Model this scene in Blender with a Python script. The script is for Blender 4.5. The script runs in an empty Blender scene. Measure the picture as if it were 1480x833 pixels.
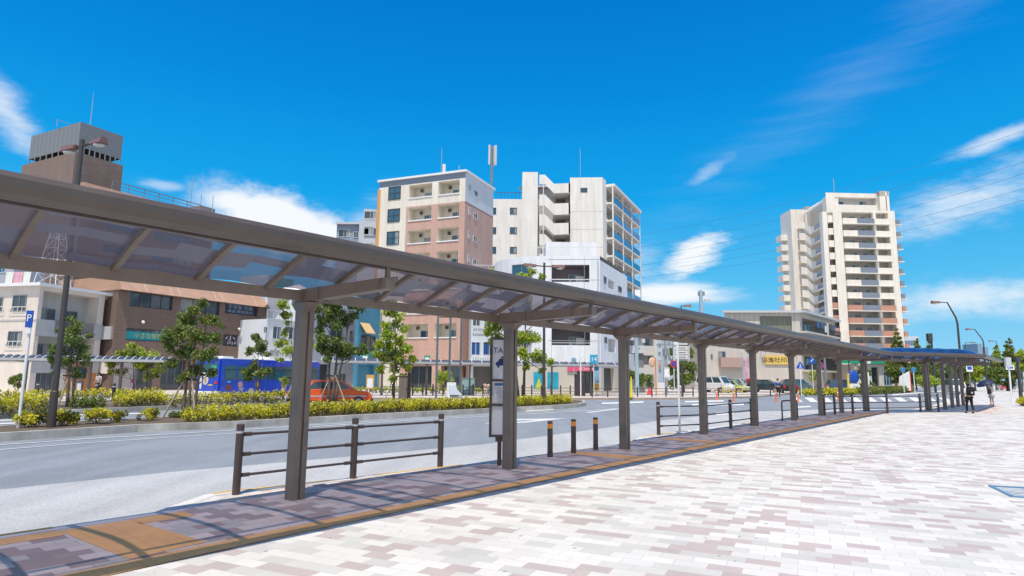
import bpy, bmesh, math, random
from math import sin, cos, tan, atan2, radians, pi, sqrt, exp
from mathutils import Vector, Matrix
S = bpy.context.scene
COL = S.collection
rnd = random.Random(7)
# ---------------------------------------------------------------- camera
FPX = 905.0; CX = 740.0; CY = 416.5; EYE = 1.70
PITCH = radians(8.0); ROLL = radians(0.6)
cf = Vector((0, cos(PITCH), sin(PITCH))); cu0 = Vector((0, -sin(PITCH), cos(PITCH))); cr0 = Vector((1, 0, 0))
cr = cos(ROLL)*cr0 + sin(ROLL)*cu0
cu = -sin(ROLL)*cr0 + cos(ROLL)*cu0
cam_d = bpy.data.cameras.new('camera'); cam = bpy.data.objects.new('camera', cam_d); COL.objects.link(cam)
M = Matrix((cr, cu, -cf)).transposed().to_4x4(); M.translation = Vector((0, 0, EYE)); cam.matrix_world = M
cam_d.sensor_fit = 'HORIZONTAL'; cam_d.sensor_width = 36.0; cam_d.lens = 36.0*FPX/1480.0
cam_d.clip_start = 0.1; cam_d.clip_end = 9000
S.camera = cam
S.view_settings.view_transform = 'Standard'; S.view_settings.look = 'None'
S.view_settings.exposure = 0.32; S.view_settings.gamma = 1; S.view_settings.use_curve_mapping = False
S.cycles.max_bounces = 8; S.cycles.transparent_max_bounces = 24; S.cycles.use_denoising = True
# ---------------------------------------------------------------- sun and sky
SUN_EL = radians(69.5); SUN_AZ = radians(188)      # azimuth the light comes FROM, measured from +Y towards +X
sd = Vector((sin(SUN_AZ)*cos(SUN_EL), cos(SUN_AZ)*cos(SUN_EL), sin(SUN_EL)))
sl = bpy.data.lights.new('sun', 'SUN'); sl.energy = 3.9; sl.angle = radians(0.5); sl.color = (1.0, .925, .83)
so = bpy.data.objects.new('sun', sl); COL.objects.link(so); so.rotation_euler = sd.to_track_quat('Z', 'Y').to_euler(); so.location = (0, 0, 60)
W = bpy.data.worlds.new('World'); S.world = W; W.use_nodes = True
nt = W.node_tree; nt.nodes.clear()
def wn(t, **k):
    n = nt.nodes.new(t)
    for a, b in k.items(): setattr(n, a, b)
    return n
L = nt.links.new
def wm(op, a, b=None, c=None, clamp=False):
    n = wn('ShaderNodeMath', operation=op); n.use_clamp = clamp
    for i, v in enumerate((a, b, c)):
        if v is None: continue
        if isinstance(v, (int, float)): n.inputs[i].default_value = v
        else: L(v, n.inputs[i])
    return n.outputs[0]
out = wn('ShaderNodeOutputWorld'); bg = wn('ShaderNodeBackground'); bg.inputs[1].default_value = 0.115
sky = wn('ShaderNodeTexSky', sky_type='NISHITA'); sky.sun_disc = False; sky.sun_elevation = SUN_EL; sky.sun_rotation = SUN_AZ
sky.altitude = 200; sky.air_density = 1.0; sky.dust_density = 0.3; sky.ozone_density = 3.0
hs = wn('ShaderNodeHueSaturation'); hs.inputs['Hue'].default_value = 0.488; hs.inputs['Saturation'].default_value = 1.34; hs.inputs['Value'].default_value = 1.0
L(sky.outputs[0], hs.inputs['Color'])
skr = wn('ShaderNodeValToRGB'); tcw = wn('ShaderNodeTexCoord'); sx = wn('ShaderNodeSeparateXYZ'); L(tcw.outputs['Generated'], sx.inputs[0])
az = wm('ARCTAN2', sx.outputs[0], sx.outputs[1]); el = wm('ARCSINE', sx.outputs[2])
cmb = wn('ShaderNodeCombineXYZ'); L(az, cmb.inputs[0]); L(el, cmb.inputs[1])
def sky_noise(scale, stretch, rot, detail, lac=2.0):
    mp = wn('ShaderNodeMapping'); mp.inputs['Rotation'].default_value = (0, 0, rot); mp.inputs['Scale'].default_value = stretch
    L(cmb.outputs[0], mp.inputs[0])
    n = wn('ShaderNodeTexNoise'); n.inputs['Scale'].default_value = scale; n.inputs['Detail'].default_value = detail
    n.inputs['Roughness'].default_value = 0.66; L(mp.outputs[0], n.inputs['Vector']); return n.outputs[0]
def lin3(c): return tuple(((v/255)/12.92 if v/255 <= .04045 else ((v/255+.055)/1.055)**2.4) for v in c)
for k_, (p_, c_) in enumerate(((0.0, (150, 212, 246)), (.05, (132, 208, 247)), (.14, (84, 192, 244)), (.27, (14, 166, 238)), (.42, (0, 140, 226)), (.58, (0, 116, 208)), (1.0, (0, 96, 186)))):
    if k_ > 1: skr.color_ramp.elements.new(p_)
    skr.color_ramp.elements[k_].position = p_; skr.color_ramp.elements[k_].color = (*lin3(c_), 1)
L(sx.outputs[2], skr.inputs[0])
sks = wn('ShaderNodeMixRGB', blend_type='MULTIPLY'); sks.inputs[0].default_value = 1; L(skr.outputs[0], sks.inputs[1]); sks.inputs[2].default_value = (6.9, 6.9, 6.9, 1)
skm = wn('ShaderNodeMixRGB'); skm.inputs[0].default_value = .95; L(hs.outputs[0], skm.inputs[1]); L(sks.outputs[0], skm.inputs[2])
n_puff = sky_noise(9, (1, 1.5, 1), 0, 7); n_wisp = sky_noise(7, (1, 5, 1), 0.5, 6); n_tuft = sky_noise(13, (1, 2.6, 1), .45, 10); n_streak = sky_noise(4, (1, 9, 1), -0.55, 6)
def azel(px, py):
    d = cf + cr*((px-CX)/FPX) - cu*((py-CY)/FPX); d.normalize(); return atan2(d.x, d.y), math.asin(d.z)
cover = None
def cloud(px, py, w, h, rot, noise, lo, hi, strength):
    """a bank of cloud round one direction of the sky"""
    global cover
    a, e = azel(px, py); w /= FPX; h /= FPX
    da = wm('SUBTRACT', az, a); de = wm('SUBTRACT', el, e)
    u = wm('ADD', wm('MULTIPLY', da, cos(rot)/w), wm('MULTIPLY', de, sin(rot)/w))
    v = wm('SUBTRACT', wm('MULTIPLY', de, cos(rot)/h), wm('MULTIPLY', da, sin(rot)/h))
    r2 = wm('ADD', wm('MULTIPLY', u, u), wm('MULTIPLY', v, v))
    g = wm('POWER', 2.718, wm('MULTIPLY', r2, -1.0))
    m = wm('ADD', noise, wm('MULTIPLY', wm('SUBTRACT', g, 1.0), 0.55))
    mr = wn('ShaderNodeMapRange'); mr.interpolation_type = 'SMOOTHSTEP'
    mr.inputs['From Min'].default_value = lo; mr.inputs['From Max'].default_value = hi; L(m, mr.inputs[0])
    k = wm('MULTIPLY', mr.outputs[0], wm('MULTIPLY', g, strength))
    cover = k if cover is None else wm('MAXIMUM', cover, k)
cloud(405, 322, 100, 46, -0.25, n_puff, .08, .36, 1.35)
cloud(340, 292, 45, 20, 0, n_puff, .12, .4, 1.1)
cloud(470, 345, 60, 40, 0, n_puff, .1, .35, 1.2)
cloud(1003, 372, 70, 34, 0.55, n_tuft, .17, .55, 1.2)
cloud(960, 425, 110, 20, 0, n_wisp, .05, .4, 1.1)
cloud(880, 385, 90, 60, 0, n_wisp, .1, .6, .5)
cloud(1400, 290, 175, 42, 0.3, n_tuft, .14, .72, .75)
cloud(1445, 200, 75, 14, 0.3, n_tuft, .14, .65, .65)
cloud(1420, 432, 160, 32, 0, n_tuft, .12, .62, .75)
cloud(12, 165, 26, 75, 0.75, n_tuft, .1, .62, .7)
cloud(1030, 245, 48, 14, 0.5, n_tuft, .12, .6, .4)
cloud(530, 330, 40, 70, -0.5, n_streak, .1, .6, .4)
cloud(1250, 110, 520, 60, 0.5, n_streak, .2, .9, .12)
cloud(235, 268, 40, 9, 0, n_tuft, .1, .5, .4)
cloud(1150, 560, 700, 50, 0, n_wisp, .0, .6, .35)
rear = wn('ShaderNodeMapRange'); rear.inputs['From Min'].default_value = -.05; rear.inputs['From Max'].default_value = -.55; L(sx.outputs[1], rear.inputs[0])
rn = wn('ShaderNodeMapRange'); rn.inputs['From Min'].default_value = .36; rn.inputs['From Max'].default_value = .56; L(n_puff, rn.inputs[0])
cover = wm('MAXIMUM', cover, wm('MULTIPLY', wm('MULTIPLY', rear.outputs[0], rn.outputs[0]), .95))      # broken cloud added unseen behind the viewer, as white fill light
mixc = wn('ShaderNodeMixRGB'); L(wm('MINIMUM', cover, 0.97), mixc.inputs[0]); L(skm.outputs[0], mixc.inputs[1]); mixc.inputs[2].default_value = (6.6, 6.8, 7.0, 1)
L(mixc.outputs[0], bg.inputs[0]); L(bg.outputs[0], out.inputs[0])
# ---------------------------------------------------------------- pixel <-> place
def ray(px, py): return cf + cr*((px-CX)/FPX) - cu*((py-CY)/FPX)
def G(px, py, z=0.0):
    d = ray(px, py); t = (z-EYE)/d.z; return Vector((d.x*t, d.y*t, z))
def A(px, py, Y):
    d = ray(px, py); t = Y/d.y; return Vector((d.x*t, Y, EYE+d.z*t))
def PX(p):
    d = Vector(p)-Vector((0, 0, EYE)); w = d.dot(cf); return CX+FPX*d.dot(cr)/w, CY-FPX*d.dot(cu)/w
def at(px, Y, z=0.0):
    """the point at depth Y and height z that stands on the picture column px"""
    lo, hi = -3.0, 3.0
    for _ in range(50):
        m = (lo+hi)/2
        if PX((m*Y, Y, z))[0] < px: lo = m
        else: hi = m
    return Vector((lo*Y, Y, z))
# ---------------------------------------------------------------- materials
MATS = {}
def lin(c): return tuple(((v/255)/12.92 if v/255 <= .04045 else ((v/255+.055)/1.055)**2.4) for v in c)
def mat(name, col, rough=.7, var=.0, scale=3.0, metal=0.0, spec=.5, bump=0.0, bscale=40, streak=0.0, coat=0):
    if name in MATS: return MATS[name]
    m = bpy.data.materials.new(name); m.use_nodes = True; n = m.node_tree.nodes; l = m.node_tree.links.new
    b = n['Principled BSDF']; b.inputs['Roughness'].default_value = rough; b.inputs['Metallic'].default_value = metal
    b.inputs['Specular IOR Level'].default_value = spec; b.inputs['Base Color'].default_value = (*col, 1); b.inputs['Coat Weight'].default_value = coat
    tc = n.new('ShaderNodeTexCoord')
    if var > 0 or streak > 0:
        src = None
        def mixin(vec, sc, amt, prev):
            t = n.new('ShaderNodeTexNoise'); t.inputs['Scale'].default_value = sc; t.inputs['Detail'].default_value = 6; t.inputs['Roughness'].default_value = .65
            l(vec, t.inputs['Vector'])
            mr = n.new('ShaderNodeMapRange'); mr.inputs['From Min'].default_value = .3; mr.inputs['From Max'].default_value = .7
            mr.inputs['To Min'].default_value = 1-amt; mr.inputs['To Max'].default_value = 1+amt*.6; l(t.outputs[0], mr.inputs[0])
            x = n.new('ShaderNodeMixRGB'); x.blend_type = 'MULTIPLY'; x.inputs[0].default_value = 1
            if prev is None: x.inputs[1].default_value = (*col, 1)
            else: l(prev, x.inputs[1])
            l(mr.outputs[0], x.inputs[2]); return x.outputs[0]
        if var > 0: src = mixin(tc.outputs['Object'], scale, var, src)
        if streak > 0:
            mp = n.new('ShaderNodeMapping'); mp.inputs['Scale'].default_value = (1, 1, .12); l(tc.outputs['Object'], mp.inputs[0])
            src = mixin(mp.outputs[0], 1.6, streak, src)
        l(src, b.inputs['Base Color'])
    if bump > 0:
        t = n.new('ShaderNodeTexNoise'); t.inputs['Scale'].default_value = bscale; t.inputs['Detail'].default_value = 4; l(tc.outputs['Object'], t.inputs['Vector'])
        bp = n.new('ShaderNodeBump'); bp.inputs['Strength'].default_value = bump; bp.inputs['Distance'].default_value = .02; l(t.outputs[0], bp.inputs['Height']); l(bp.outputs[0], b.inputs['Normal'])
    MATS[name] = m; return m
class NB:
    """small node-building helper"""
    def __init__(s, name, rough=.8):
        s.m = bpy.data.materials.new(name); s.m.use_nodes = True; s.n = s.m.node_tree.nodes; s.l = s.m.node_tree.links.new
        s.b = s.n['Principled BSDF']; s.b.inputs['Roughness'].default_value = rough; s.tc = s.n.new('ShaderNodeTexCoord'); MATS[name] = s.m
    def put(s, v, i):
        if isinstance(v, (int, float)): i.default_value = v
        elif isinstance(v, tuple): i.default_value = (*v, 1) if len(v) == 3 and i.type == 'RGBA' else v
        else: s.l(v, i)
    def math(s, op, a, b=None, clamp=False):
        x = s.n.new('ShaderNodeMath'); x.operation = op; x.use_clamp = clamp; s.put(a, x.inputs[0])
        if b is not None: s.put(b, x.inputs[1])
        return x.outputs[0]
    def mix(s, f, a, b, mode='MIX'):
        x = s.n.new('ShaderNodeMixRGB'); x.blend_type = mode; s.put(f, x.inputs[0]); s.put(a, x.inputs[1]); s.put(b, x.inputs[2]); return x.outputs[0]
    def noise(s, vec, scale, detail=4, rough=.6):
        x = s.n.new('ShaderNodeTexNoise'); x.inputs['Scale'].default_value = scale; x.inputs['Detail'].default_value = detail; x.inputs['Roughness'].default_value = rough; s.l(vec, x.inputs['Vector']); return x.outputs[0]
    def ramp(s, f, stops, const=False):
        x = s.n.new('ShaderNodeValToRGB'); x.color_ramp.interpolation = 'CONSTANT' if const else 'LINEAR'; e = x.color_ramp.elements
        while len(e) < len(stops): e.new(.5)
        for k, (p, c) in enumerate(stops): e[k].position = p; e[k].color = (*c, 1) if len(c) == 3 else c
        s.put(f, x.inputs[0]); return x.outputs[0]
    def mapr(s, v, a, b, c, d):
        x = s.n.new('ShaderNodeMapRange'); s.l(v, x.inputs[0])
        for i, q in zip((1, 2, 3, 4), (a, b, c, d)): x.inputs[i].default_value = q
        return x.outputs[0]
    def xyz(s, vec):
        x = s.n.new('ShaderNodeSeparateXYZ'); s.l(vec, x.inputs[0]); return x.outputs
    def comb(s, x, y, z=0.0):
        c = s.n.new('ShaderNodeCombineXYZ'); s.put(x, c.inputs[0]); s.put(y, c.inputs[1]); s.put(z, c.inputs[2]); return c.outputs[0]
    def mapping(s, rot=0, scale=(1, 1, 1), loc=(0, 0, 0)):
        x = s.n.new('ShaderNodeMapping'); x.inputs['Rotation'].default_value = (0, 0, rot); x.inputs['Scale'].default_value = scale; x.inputs['Location'].default_value = loc
        s.l(s.tc.outputs['Object'], x.inputs[0]); return x.outputs[0]
    def bump(s, h, st=.4, dist=.01):
        x = s.n.new('ShaderNodeBump'); x.inputs['Strength'].default_value = st; x.inputs['Distance'].default_value = dist; s.l(h, x.inputs['Height']); s.l(x.outputs[0], s.b.inputs['Normal'])
    def color(s, c): s.l(c, s.b.inputs['Base Color'])

def paver_mat(name, rot, w, h, stops, grout, chunk=1.2):
    q = NB(name, .75)
    v = q.mapping(rot); o = q.xyz(v)
    row = q.math('FLOOR', q.math('DIVIDE', o[1], h))
    sh = q.math('MULTIPLY', q.math('MODULO', q.math('ABSOLUTE', row), 2.0), .5)
    uu = q.math('ADD', q.math('DIVIDE', o[0], w), sh); colm = q.math('FLOOR', uu)
    wnz = q.n.new('ShaderNodeTexWhiteNoise'); wnz.noise_dimensions = '2D'; cell = q.comb(colm, row); q.l(cell, wnz.inputs['Vector'])
    cl = q.noise(cell, .35, 2)
    f = q.math('ADD', wnz.outputs[0], q.math('MULTIPLY', q.math('SUBTRACT', cl, .5), chunk), clamp=True)
    c = q.ramp(f, stops, True)
    wn2 = q.n.new('ShaderNodeTexWhiteNoise'); wn2.noise_dimensions = '3D'; q.l(q.comb(colm, row, 5.0), wn2.inputs['Vector'])
    c = q.mix(1, c, q.mapr(wn2.outputs[0], 0, 1, .93, 1.04), 'MULTIPLY')
    c = q.mix(1, c, q.mapr(q.noise(q.tc.outputs['Object'], .45, 7, .7), .3, .7, .89, 1.05), 'MULTIPLY')
    c = q.mix(1, c, q.mapr(q.noise(q.tc.outputs['Object'], 60, 3), .3, .7, .95, 1.04), 'MULTIPLY')
    fu = q.math('FRACT', uu); fv = q.math('FRACT', q.math('DIVIDE', o[1], h))
    du = q.math('MULTIPLY', q.math('MINIMUM', fu, q.math('SUBTRACT', 1.0, fu)), w); dv = q.math('MULTIPLY', q.math('MINIMUM', fv, q.math('SUBTRACT', 1.0, fv)), h)
    g = q.math('MINIMUM', du, dv); gm = q.mapr(g, .0015, .004, 0, 1)
    c = q.mix(gm, grout, c)
    sp = q.mapr(q.noise(q.tc.outputs['Object'], 13, 0), .815, .83, 0, 1)     # old chewing gum and dirt
    c = q.mix(q.math('MULTIPLY', sp, .6), c, (.12, .11, .1))
    q.color(c); q.bump(gm, .3, .004); return q.m
def asphalt_mat(name, c1, c2, rough=.85):
    q = NB(name, rough); v = q.tc.outputs['Object']
    c = q.mix(q.mapr(q.noise(v, .5, 5), .35, .65, 0, 1), c1, c2)
    c = q.mix(1, c, q.mapr(q.noise(v, 38, 3, .8), .25, .75, .62, 1.38), 'MULTIPLY')
    st = q.noise(q.mapping(-radians(50), (1, .08, 1)), 1.2, 3)
    c = q.mix(1, c, q.mapr(st, .3, .7, .86, 1.09), 'MULTIPLY')
    cr_ = q.n.new('ShaderNodeTexVoronoi'); cr_.feature = 'DISTANCE_TO_EDGE'; cr_.inputs['Scale'].default_value = .16; q.l(v, cr_.inputs['Vector'])
    q.l(q.noise(v, 3, 3), q.n.new('ShaderNodeMath').inputs[0])
    q.color(c); q.bump(q.noise(v, 120, 3), .3, .01); return q.m
def brickish(name, col, w, h, amt=.12, mort=.8, rough=.75, rot90=False):
    """wall tile on vertical faces: works on any facing because it runs on x+y and z"""
    q = NB(name, rough); o = q.xyz(q.tc.outputs['Object'])
    row = q.math('FLOOR', q.math('DIVIDE', o[2], h)); sh = q.math('MULTIPLY', q.math('MODULO', q.math('ABSOLUTE', row), 2.0), .5)
    u = q.math('ADD', q.math('DIVIDE', q.math('SUBTRACT', o[0], o[1]), w), sh); cm = q.math('FLOOR', u)
    z = q.n.new('ShaderNodeTexWhiteNoise'); z.noise_dimensions = '2D'; q.l(q.comb(cm, row), z.inputs['Vector'])
    c = q.mix(1, tuple(col), q.mapr(z.outputs[0], 0, 1, 1-amt, 1+amt), 'MULTIPLY')
    fv = q.math('FRACT', q.math('DIVIDE', o[2], h)); g = q.mapr(q.math('MINIMUM', fv, q.math('SUBTRACT', 1.0, fv)), .02, .06, mort, 1)
    c = q.mix(1, c, g, 'MULTIPLY')
    mp = q.mapping(0, (1, 1, .15)); c = q.mix(1, c, q.mapr(q.noise(mp, .9, 5), .3, .7, .88, 1.06), 'MULTIPLY')
    q.color(c); return q.m
def leaf_mat(name, cols):
    q = NB(name, .55); q.b.inputs['Specular IOR Level'].default_value = .35
    g = q.n.new('ShaderNodeNewGeometry')
    c = q.ramp(g.outputs['Random Per Island'], [(k/len(cols), c) for k, c in enumerate(cols)])
    q.color(c)
    tr = q.n.new('ShaderNodeBsdfTranslucent'); q.l(c, tr.inputs[0]); ms = q.n.new('ShaderNodeMixShader'); ms.inputs[0].default_value = .35
    q.l(q.b.outputs[0], ms.inputs[1]); q.l(tr.outputs[0], ms.inputs[2]); o = [n for n in q.n if n.type == 'OUTPUT_MATERIAL'][0]; q.l(ms.outputs[0], o.inputs[0])
    return q.m
def sheet_mat(name, tint, body, trans=.5, rough=.12):
    """smoked polycarbonate sheet"""
    q = NB(name, rough); n = q.n; q.b.inputs['Base Color'].default_value = (*body, 1)
    t = n.new('ShaderNodeBsdfTransparent'); t.inputs[0].default_value = (*tint, 1)
    tl = n.new('ShaderNodeBsdfTranslucent'); tl.inputs[0].default_value = (.12, .115, .15, 1)
    m0 = n.new('ShaderNodeMixShader'); m0.inputs[0].default_value = .35; q.l(q.b.outputs[0], m0.inputs[1]); q.l(tl.outputs[0], m0.inputs[2])
    fr = n.new('ShaderNodeFresnel'); fr.inputs[0].default_value = 1.5
    k = q.math('MULTIPLY', q.math('SUBTRACT', 1.0, fr.outputs[0]), trans)
    m1 = n.new('ShaderNodeMixShader'); q.l(k, m1.inputs[0]); q.l(m0.outputs[0], m1.inputs[1]); q.l(t.outputs[0], m1.inputs[2])
    o = [x for x in n if x.type == 'OUTPUT_MATERIAL'][0]; q.l(m1.outputs[0], o.inputs[0]); return q.m
def glass_mat(name, c, rough=.06):
    q = NB(name, rough); v = q.noise(q.tc.outputs['Object'], .35, 2); q.color(q.mix(q.mapr(v, .35, .65, 0, 1), tuple(x*.6 for x in c), tuple(c))); q.b.inputs['Specular IOR Level'].default_value = .9; return q.m
# ---------------------------------------------------------------- mesh builder
class MB:
    def __init__(s): s.v = []; s.f = []; s.mi = []; s.mats = []
    def _m(s, m):
        if m not in s.mats: s.mats.append(m)
        return s.mats.index(m)
    def poly(s, pts, m):
        i = len(s.v); s.v += [tuple(p) for p in pts]; s.f.append(tuple(range(i, i+len(pts)))); s.mi.append(s._m(m))
    def box(s, c, d, m, rz=0.0, R=None):
        i = len(s.v); c = Vector(c); R = R or Matrix.Rotation(rz, 3, 'Z')
        for z in (-.5, .5):
            for x, y in ((-.5, -.5), (.5, -.5), (.5, .5), (-.5, .5)): s.v.append(tuple(c + R @ Vector((x*d[0], y*d[1], z*d[2]))))
        k = s._m(m)
        for q in ((3, 2, 1, 0), (4, 5, 6, 7), (0, 1, 5, 4), (1, 2, 6, 5), (2, 3, 7, 6), (3, 0, 4, 7)): s.f.append(tuple(i+a for a in q)); s.mi.append(k)
        return s
    def bar(s, a, b, w, h, m):
        a = Vector(a); b = Vector(b); d = (b-a); L_ = d.length; d.normalize()
        up = Vector((0, 0, 1)) if abs(d.z) < .95 else Vector((1, 0, 0)); x = d.cross(up).normalized(); z = x.cross(d)
        s.box((a+b)/2, (w, L_, h), m, R=Matrix((x, d, z)).transposed()); return s
    def tube(s, pts, r, m, n=8, caps=True):
        pts = [Vector(p) for p in pts]; rs = r if isinstance(r, (list, tuple)) else [r]*len(pts); k = s._m(m); base = len(s.v); prev = None
        for j, p in enumerate(pts):
            d = (pts[min(j+1, len(pts)-1)]-pts[max(j-1, 0)]).normalized()
            if prev is None: x = d.orthogonal().normalized()
            else: x = (prev-d*prev.dot(d)).normalized()
            prev = x; y = d.cross(x)
            for q in range(n): t = 2*pi*q/n; s.v.append(tuple(p+(x*cos(t)+y*sin(t))*rs[j]))
        for j in range(len(pts)-1):
            for q in range(n):
                a = base+j*n+q; b = base+j*n+(q+1) % n; s.f.append((a, b, b+n, a+n)); s.mi.append(k)
        if caps:
            s.f.append(tuple(base+q for q in range(n))[::-1]); s.mi.append(k); e = base+(len(pts)-1)*n; s.f.append(tuple(e+q for q in range(n))); s.mi.append(k)
        return s
    def prism(s, poly2, z0, z1, m, msides=None):
        n = len(poly2); i = len(s.v)
        s.v += [(p[0], p[1], z0) for p in poly2]+[(p[0], p[1], z1) for p in poly2]
        k = s._m(m); ks = s._m(msides or m)
        s.f.append(tuple(range(i, i+n))[::-1]); s.mi.append(k); s.f.append(tuple(range(i+n, i+2*n))); s.mi.append(k)
        for q in range(n): a = i+q; b = i+(q+1) % n; s.f.append((a, b, b+n, a+n)); s.mi.append(ks)
        return s
    def extr(s, prof, path_a, path_b, m):
        """profile (list of 3D point pairs) loft between two lists of points of equal length"""
        k = s._m(m); n = len(path_a); i = len(s.v); s.v += [tuple(p) for p in path_a]+[tuple(p) for p in path_b]
        for q in range(n): a = i+q; b = i+(q+1) % n; s.f.append((a, b, b+n, a+n)); s.mi.append(k)
        s.f.append(tuple(range(i, i+n))[::-1]); s.mi.append(k); s.f.append(tuple(range(i+n, i+2*n))); s.mi.append(k); return s
    def ball(s, c, r, m, n=10, sc=(1, 1, 1)):
        k = s._m(m); i = len(s.v); rings = n//2
        for a in range(rings+1):
            t = pi*a/rings
            for b in range(n): p = 2*pi*b/n; s.v.append((c[0]+r*sc[0]*sin(t)*cos(p), c[1]+r*sc[1]*sin(t)*sin(p), c[2]+r*sc[2]*cos(t)))
        for a in range(rings):
            for b in range(n): q = i+a*n+b; w = i+a*n+(b+1) % n; s.f.append((q, q+n, w+n, w)); s.mi.append(k)
        return s
    def off(s, o): s.v = [(a[0]-o[0], a[1]-o[1], a[2]-o[2]) for a in s.v]; return s
    def build(s, name, parent=None, loc=(0, 0, 0), rot=0.0, smooth=False, bevel=0, origin=None, fix=True):
        if origin is not None: s.off(origin); loc = origin if parent is None else loc
        me = bpy.data.meshes.new(name); me.from_pydata(s.v, [], s.f)
        for m in s.mats: me.materials.append(m)
        me.polygons.foreach_set('material_index', s.mi)
        if fix:
            bm = bmesh.new(); bm.from_mesh(me)
            if bevel:
                bmesh.ops.remove_doubles(bm, verts=bm.verts, dist=1e-5)
            bmesh.ops.recalc_face_normals(bm, faces=bm.faces)
            if bevel: bmesh.ops.bevel(bm, geom=[e for e in bm.edges if e.calc_face_angle(0) > .5], offset=bevel, segments=2, affect='EDGES', clamp_overlap=True)
            bm.to_mesh(me); bm.free()
        if smooth: me.shade_smooth() if smooth is True else me.shade_smooth()
        me.update()
        o = bpy.data.objects.new(name, me); COL.objects.link(o); o.location = loc; o.rotation_euler = (0, 0, rot)
        if parent: o.parent = parent
        return o
def tag(o, label=None, cat=None, group=None, kind=None):
    if label: o['label'] = label
    if cat: o['category'] = cat
    if group: o['group'] = group
    if kind: o['kind'] = kind
    return o
def thing(name, label, cat, loc, rot=0.0, group=None):
    o = bpy.data.objects.new(name, None); COL.objects.link(o); o.location = loc; o.rotation_euler = (0, 0, rot); o.empty_display_size = .3
    return tag(o, label, cat, group)
def kids(o): return [c for c in COL.objects if c.parent == o]
def copy_tree(o, parent=None):
    c = o.copy(); COL.objects.link(c)
    if parent: c.parent = parent
    for ch in [x for x in COL.objects if x.parent == o]: copy_tree(ch, c)
    return c
def struct(name, mb, **k): return tag(mb.build(name, **k), kind='structure')
def text(s, size, m, parent, loc, R, name='lettering', thick=.004, sx=1.0, align='CENTER'):
    """lettering as a thin mesh; R: 3x3 whose columns are right, up, out"""
    c = bpy.data.curves.new(name, 'FONT'); c.body = s; c.size = size; c.extrude = thick; c.align_x = align; c.align_y = 'CENTER'; c.resolution_u = 2
    t = bpy.data.objects.new('tmp', c); COL.objects.link(t); dg = bpy.context.evaluated_depsgraph_get()
    me = bpy.data.meshes.new_from_object(t.evaluated_get(dg)); bpy.data.objects.remove(t)
    me.materials.clear(); me.materials.append(m); o = bpy.data.objects.new(name, me); COL.objects.link(o)
    Mx = R.to_4x4() @ Matrix.Diagonal((sx, 1, 1, 1)); Mx.translation = Vector(loc); o.matrix_local = Mx
    if parent: o.parent = parent
    return o
def frameR(dx):
    """right, up, out for a vertical face whose left-to-right direction (seen from outside) is dx"""
    dx = Vector((dx[0], dx[1], 0)).normalized(); return Matrix((dx, Vector((0, 0, 1)), Vector((dx.y, -dx.x, 0)))).transposed()
# common materials
TAUPE = mat('taupe powder coated steel', (.195, .155, .125), .45, .14, 5, spec=.5, streak=.14)
FASC = mat('fascia steel', (.092, .073, .062), .38, .12, 3, spec=.5, streak=.12)
BROWN = mat('dark brown painted steel', (.070, .047, .042), .4, .08, 6)
DKBROWN = mat('lamp post brown paint', (.06, .048, .044), .45, .08, 3)
LAMPRED = mat('red brown lamp housing', (.21, .11, .09), .4, .08, 5)
WHITE = mat('white paint', (.78, .78, .77), .5, .05, 2)
GALV = mat('galvanised steel', (.42, .47, .50), .4, .12, 4, metal=.4)
LGREY = mat('light grey paint', (.52, .54, .56), .5, .08, 3)
BLACK = mat('black rubber', (.015, .015, .016), .6)
GLASS = glass_mat('window glass dark', (.05, .085, .11))
GLASSB = glass_mat('window glass blue', (.03, .12, .20))
YELLOW = mat('yellow road paint', (.75, .42, .05), .6, .12, 5)
ROADW = mat('white road paint', (.70, .70, .69), .6, .16, 4)
CONC = mat('kerb concrete', (.50, .47, .42), .85, .38, 1.1, streak=.25)
CONCW = mat('pale kerb concrete', (.62, .60, .56), .8, .1, 3)
ORANGE = mat('orange reflective band', (.85, .30, .02), .4)
# ================================================================= ground
def P2(L_, z=0.0): return [G(x, y, z) for x, y in L_]
RZ = -.15
ASPH = asphalt_mat('asphalt carriageway', (.21, .235, .26), (.235, .26, .285))
LANE = asphalt_mat('pale concrete bus bay', (.40, .405, .40), (.44, .445, .44))
m = MB(); m.poly([(-900, -60, RZ), (900, -60, RZ), (900, 2500, RZ), (-900, 2500, RZ)], ASPH); struct('road', m)
TILE = paver_mat('plaza paving blocks', radians(25), .30, .18, [(0, (.465, .395, .37)), (.22, (.53, .52, .48)), (.45, (.635, .615, .57))], (.44, .42, .38))
TILE2 = paver_mat('walkway paving blocks', -radians(50), .30, .20, [(0, (.43, .32, .28)), (.34, (.56, .50, .43)), (.55, (.72, .59, .50))], (.28, .25, .22), .9)
TACT = None
q = NB('tactile paving ochre', .8); v = q.mapping(-radians(50)); o = q.xyz(v)
f1 = q.math('FRACT', q.math('DIVIDE', o[1], .075)); bar_ = q.mapr(q.math('ABSOLUTE', q.math('SUBTRACT', f1, .5)), .22, .3, 1, 0)
f2 = q.math('FRACT', q.math('DIVIDE', o[0], .3)); gr = q.mapr(q.math('MINIMUM', f2, q.math('SUBTRACT', 1.0, f2)), .004, .015, .7, 1)
c = q.mix(1, (.86, .46, .17), q.mapr(q.noise(q.tc.outputs['Object'], 2, 5), .3, .7, .85, 1.1), 'MULTIPLY'); c = q.mix(1, c, gr, 'MULTIPLY')
q.color(c); q.bump(bar_, .7, .005); TACT = q.m
AD = Vector((.64, .768, 0)).normalized(); AN = Vector((AD.y, -AD.x, 0))       # along the canopy, and to its plaza side
def SL(s, lat, z=0.0): p = AD*s + AN*lat; return Vector((p.x, p.y, z))
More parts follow.
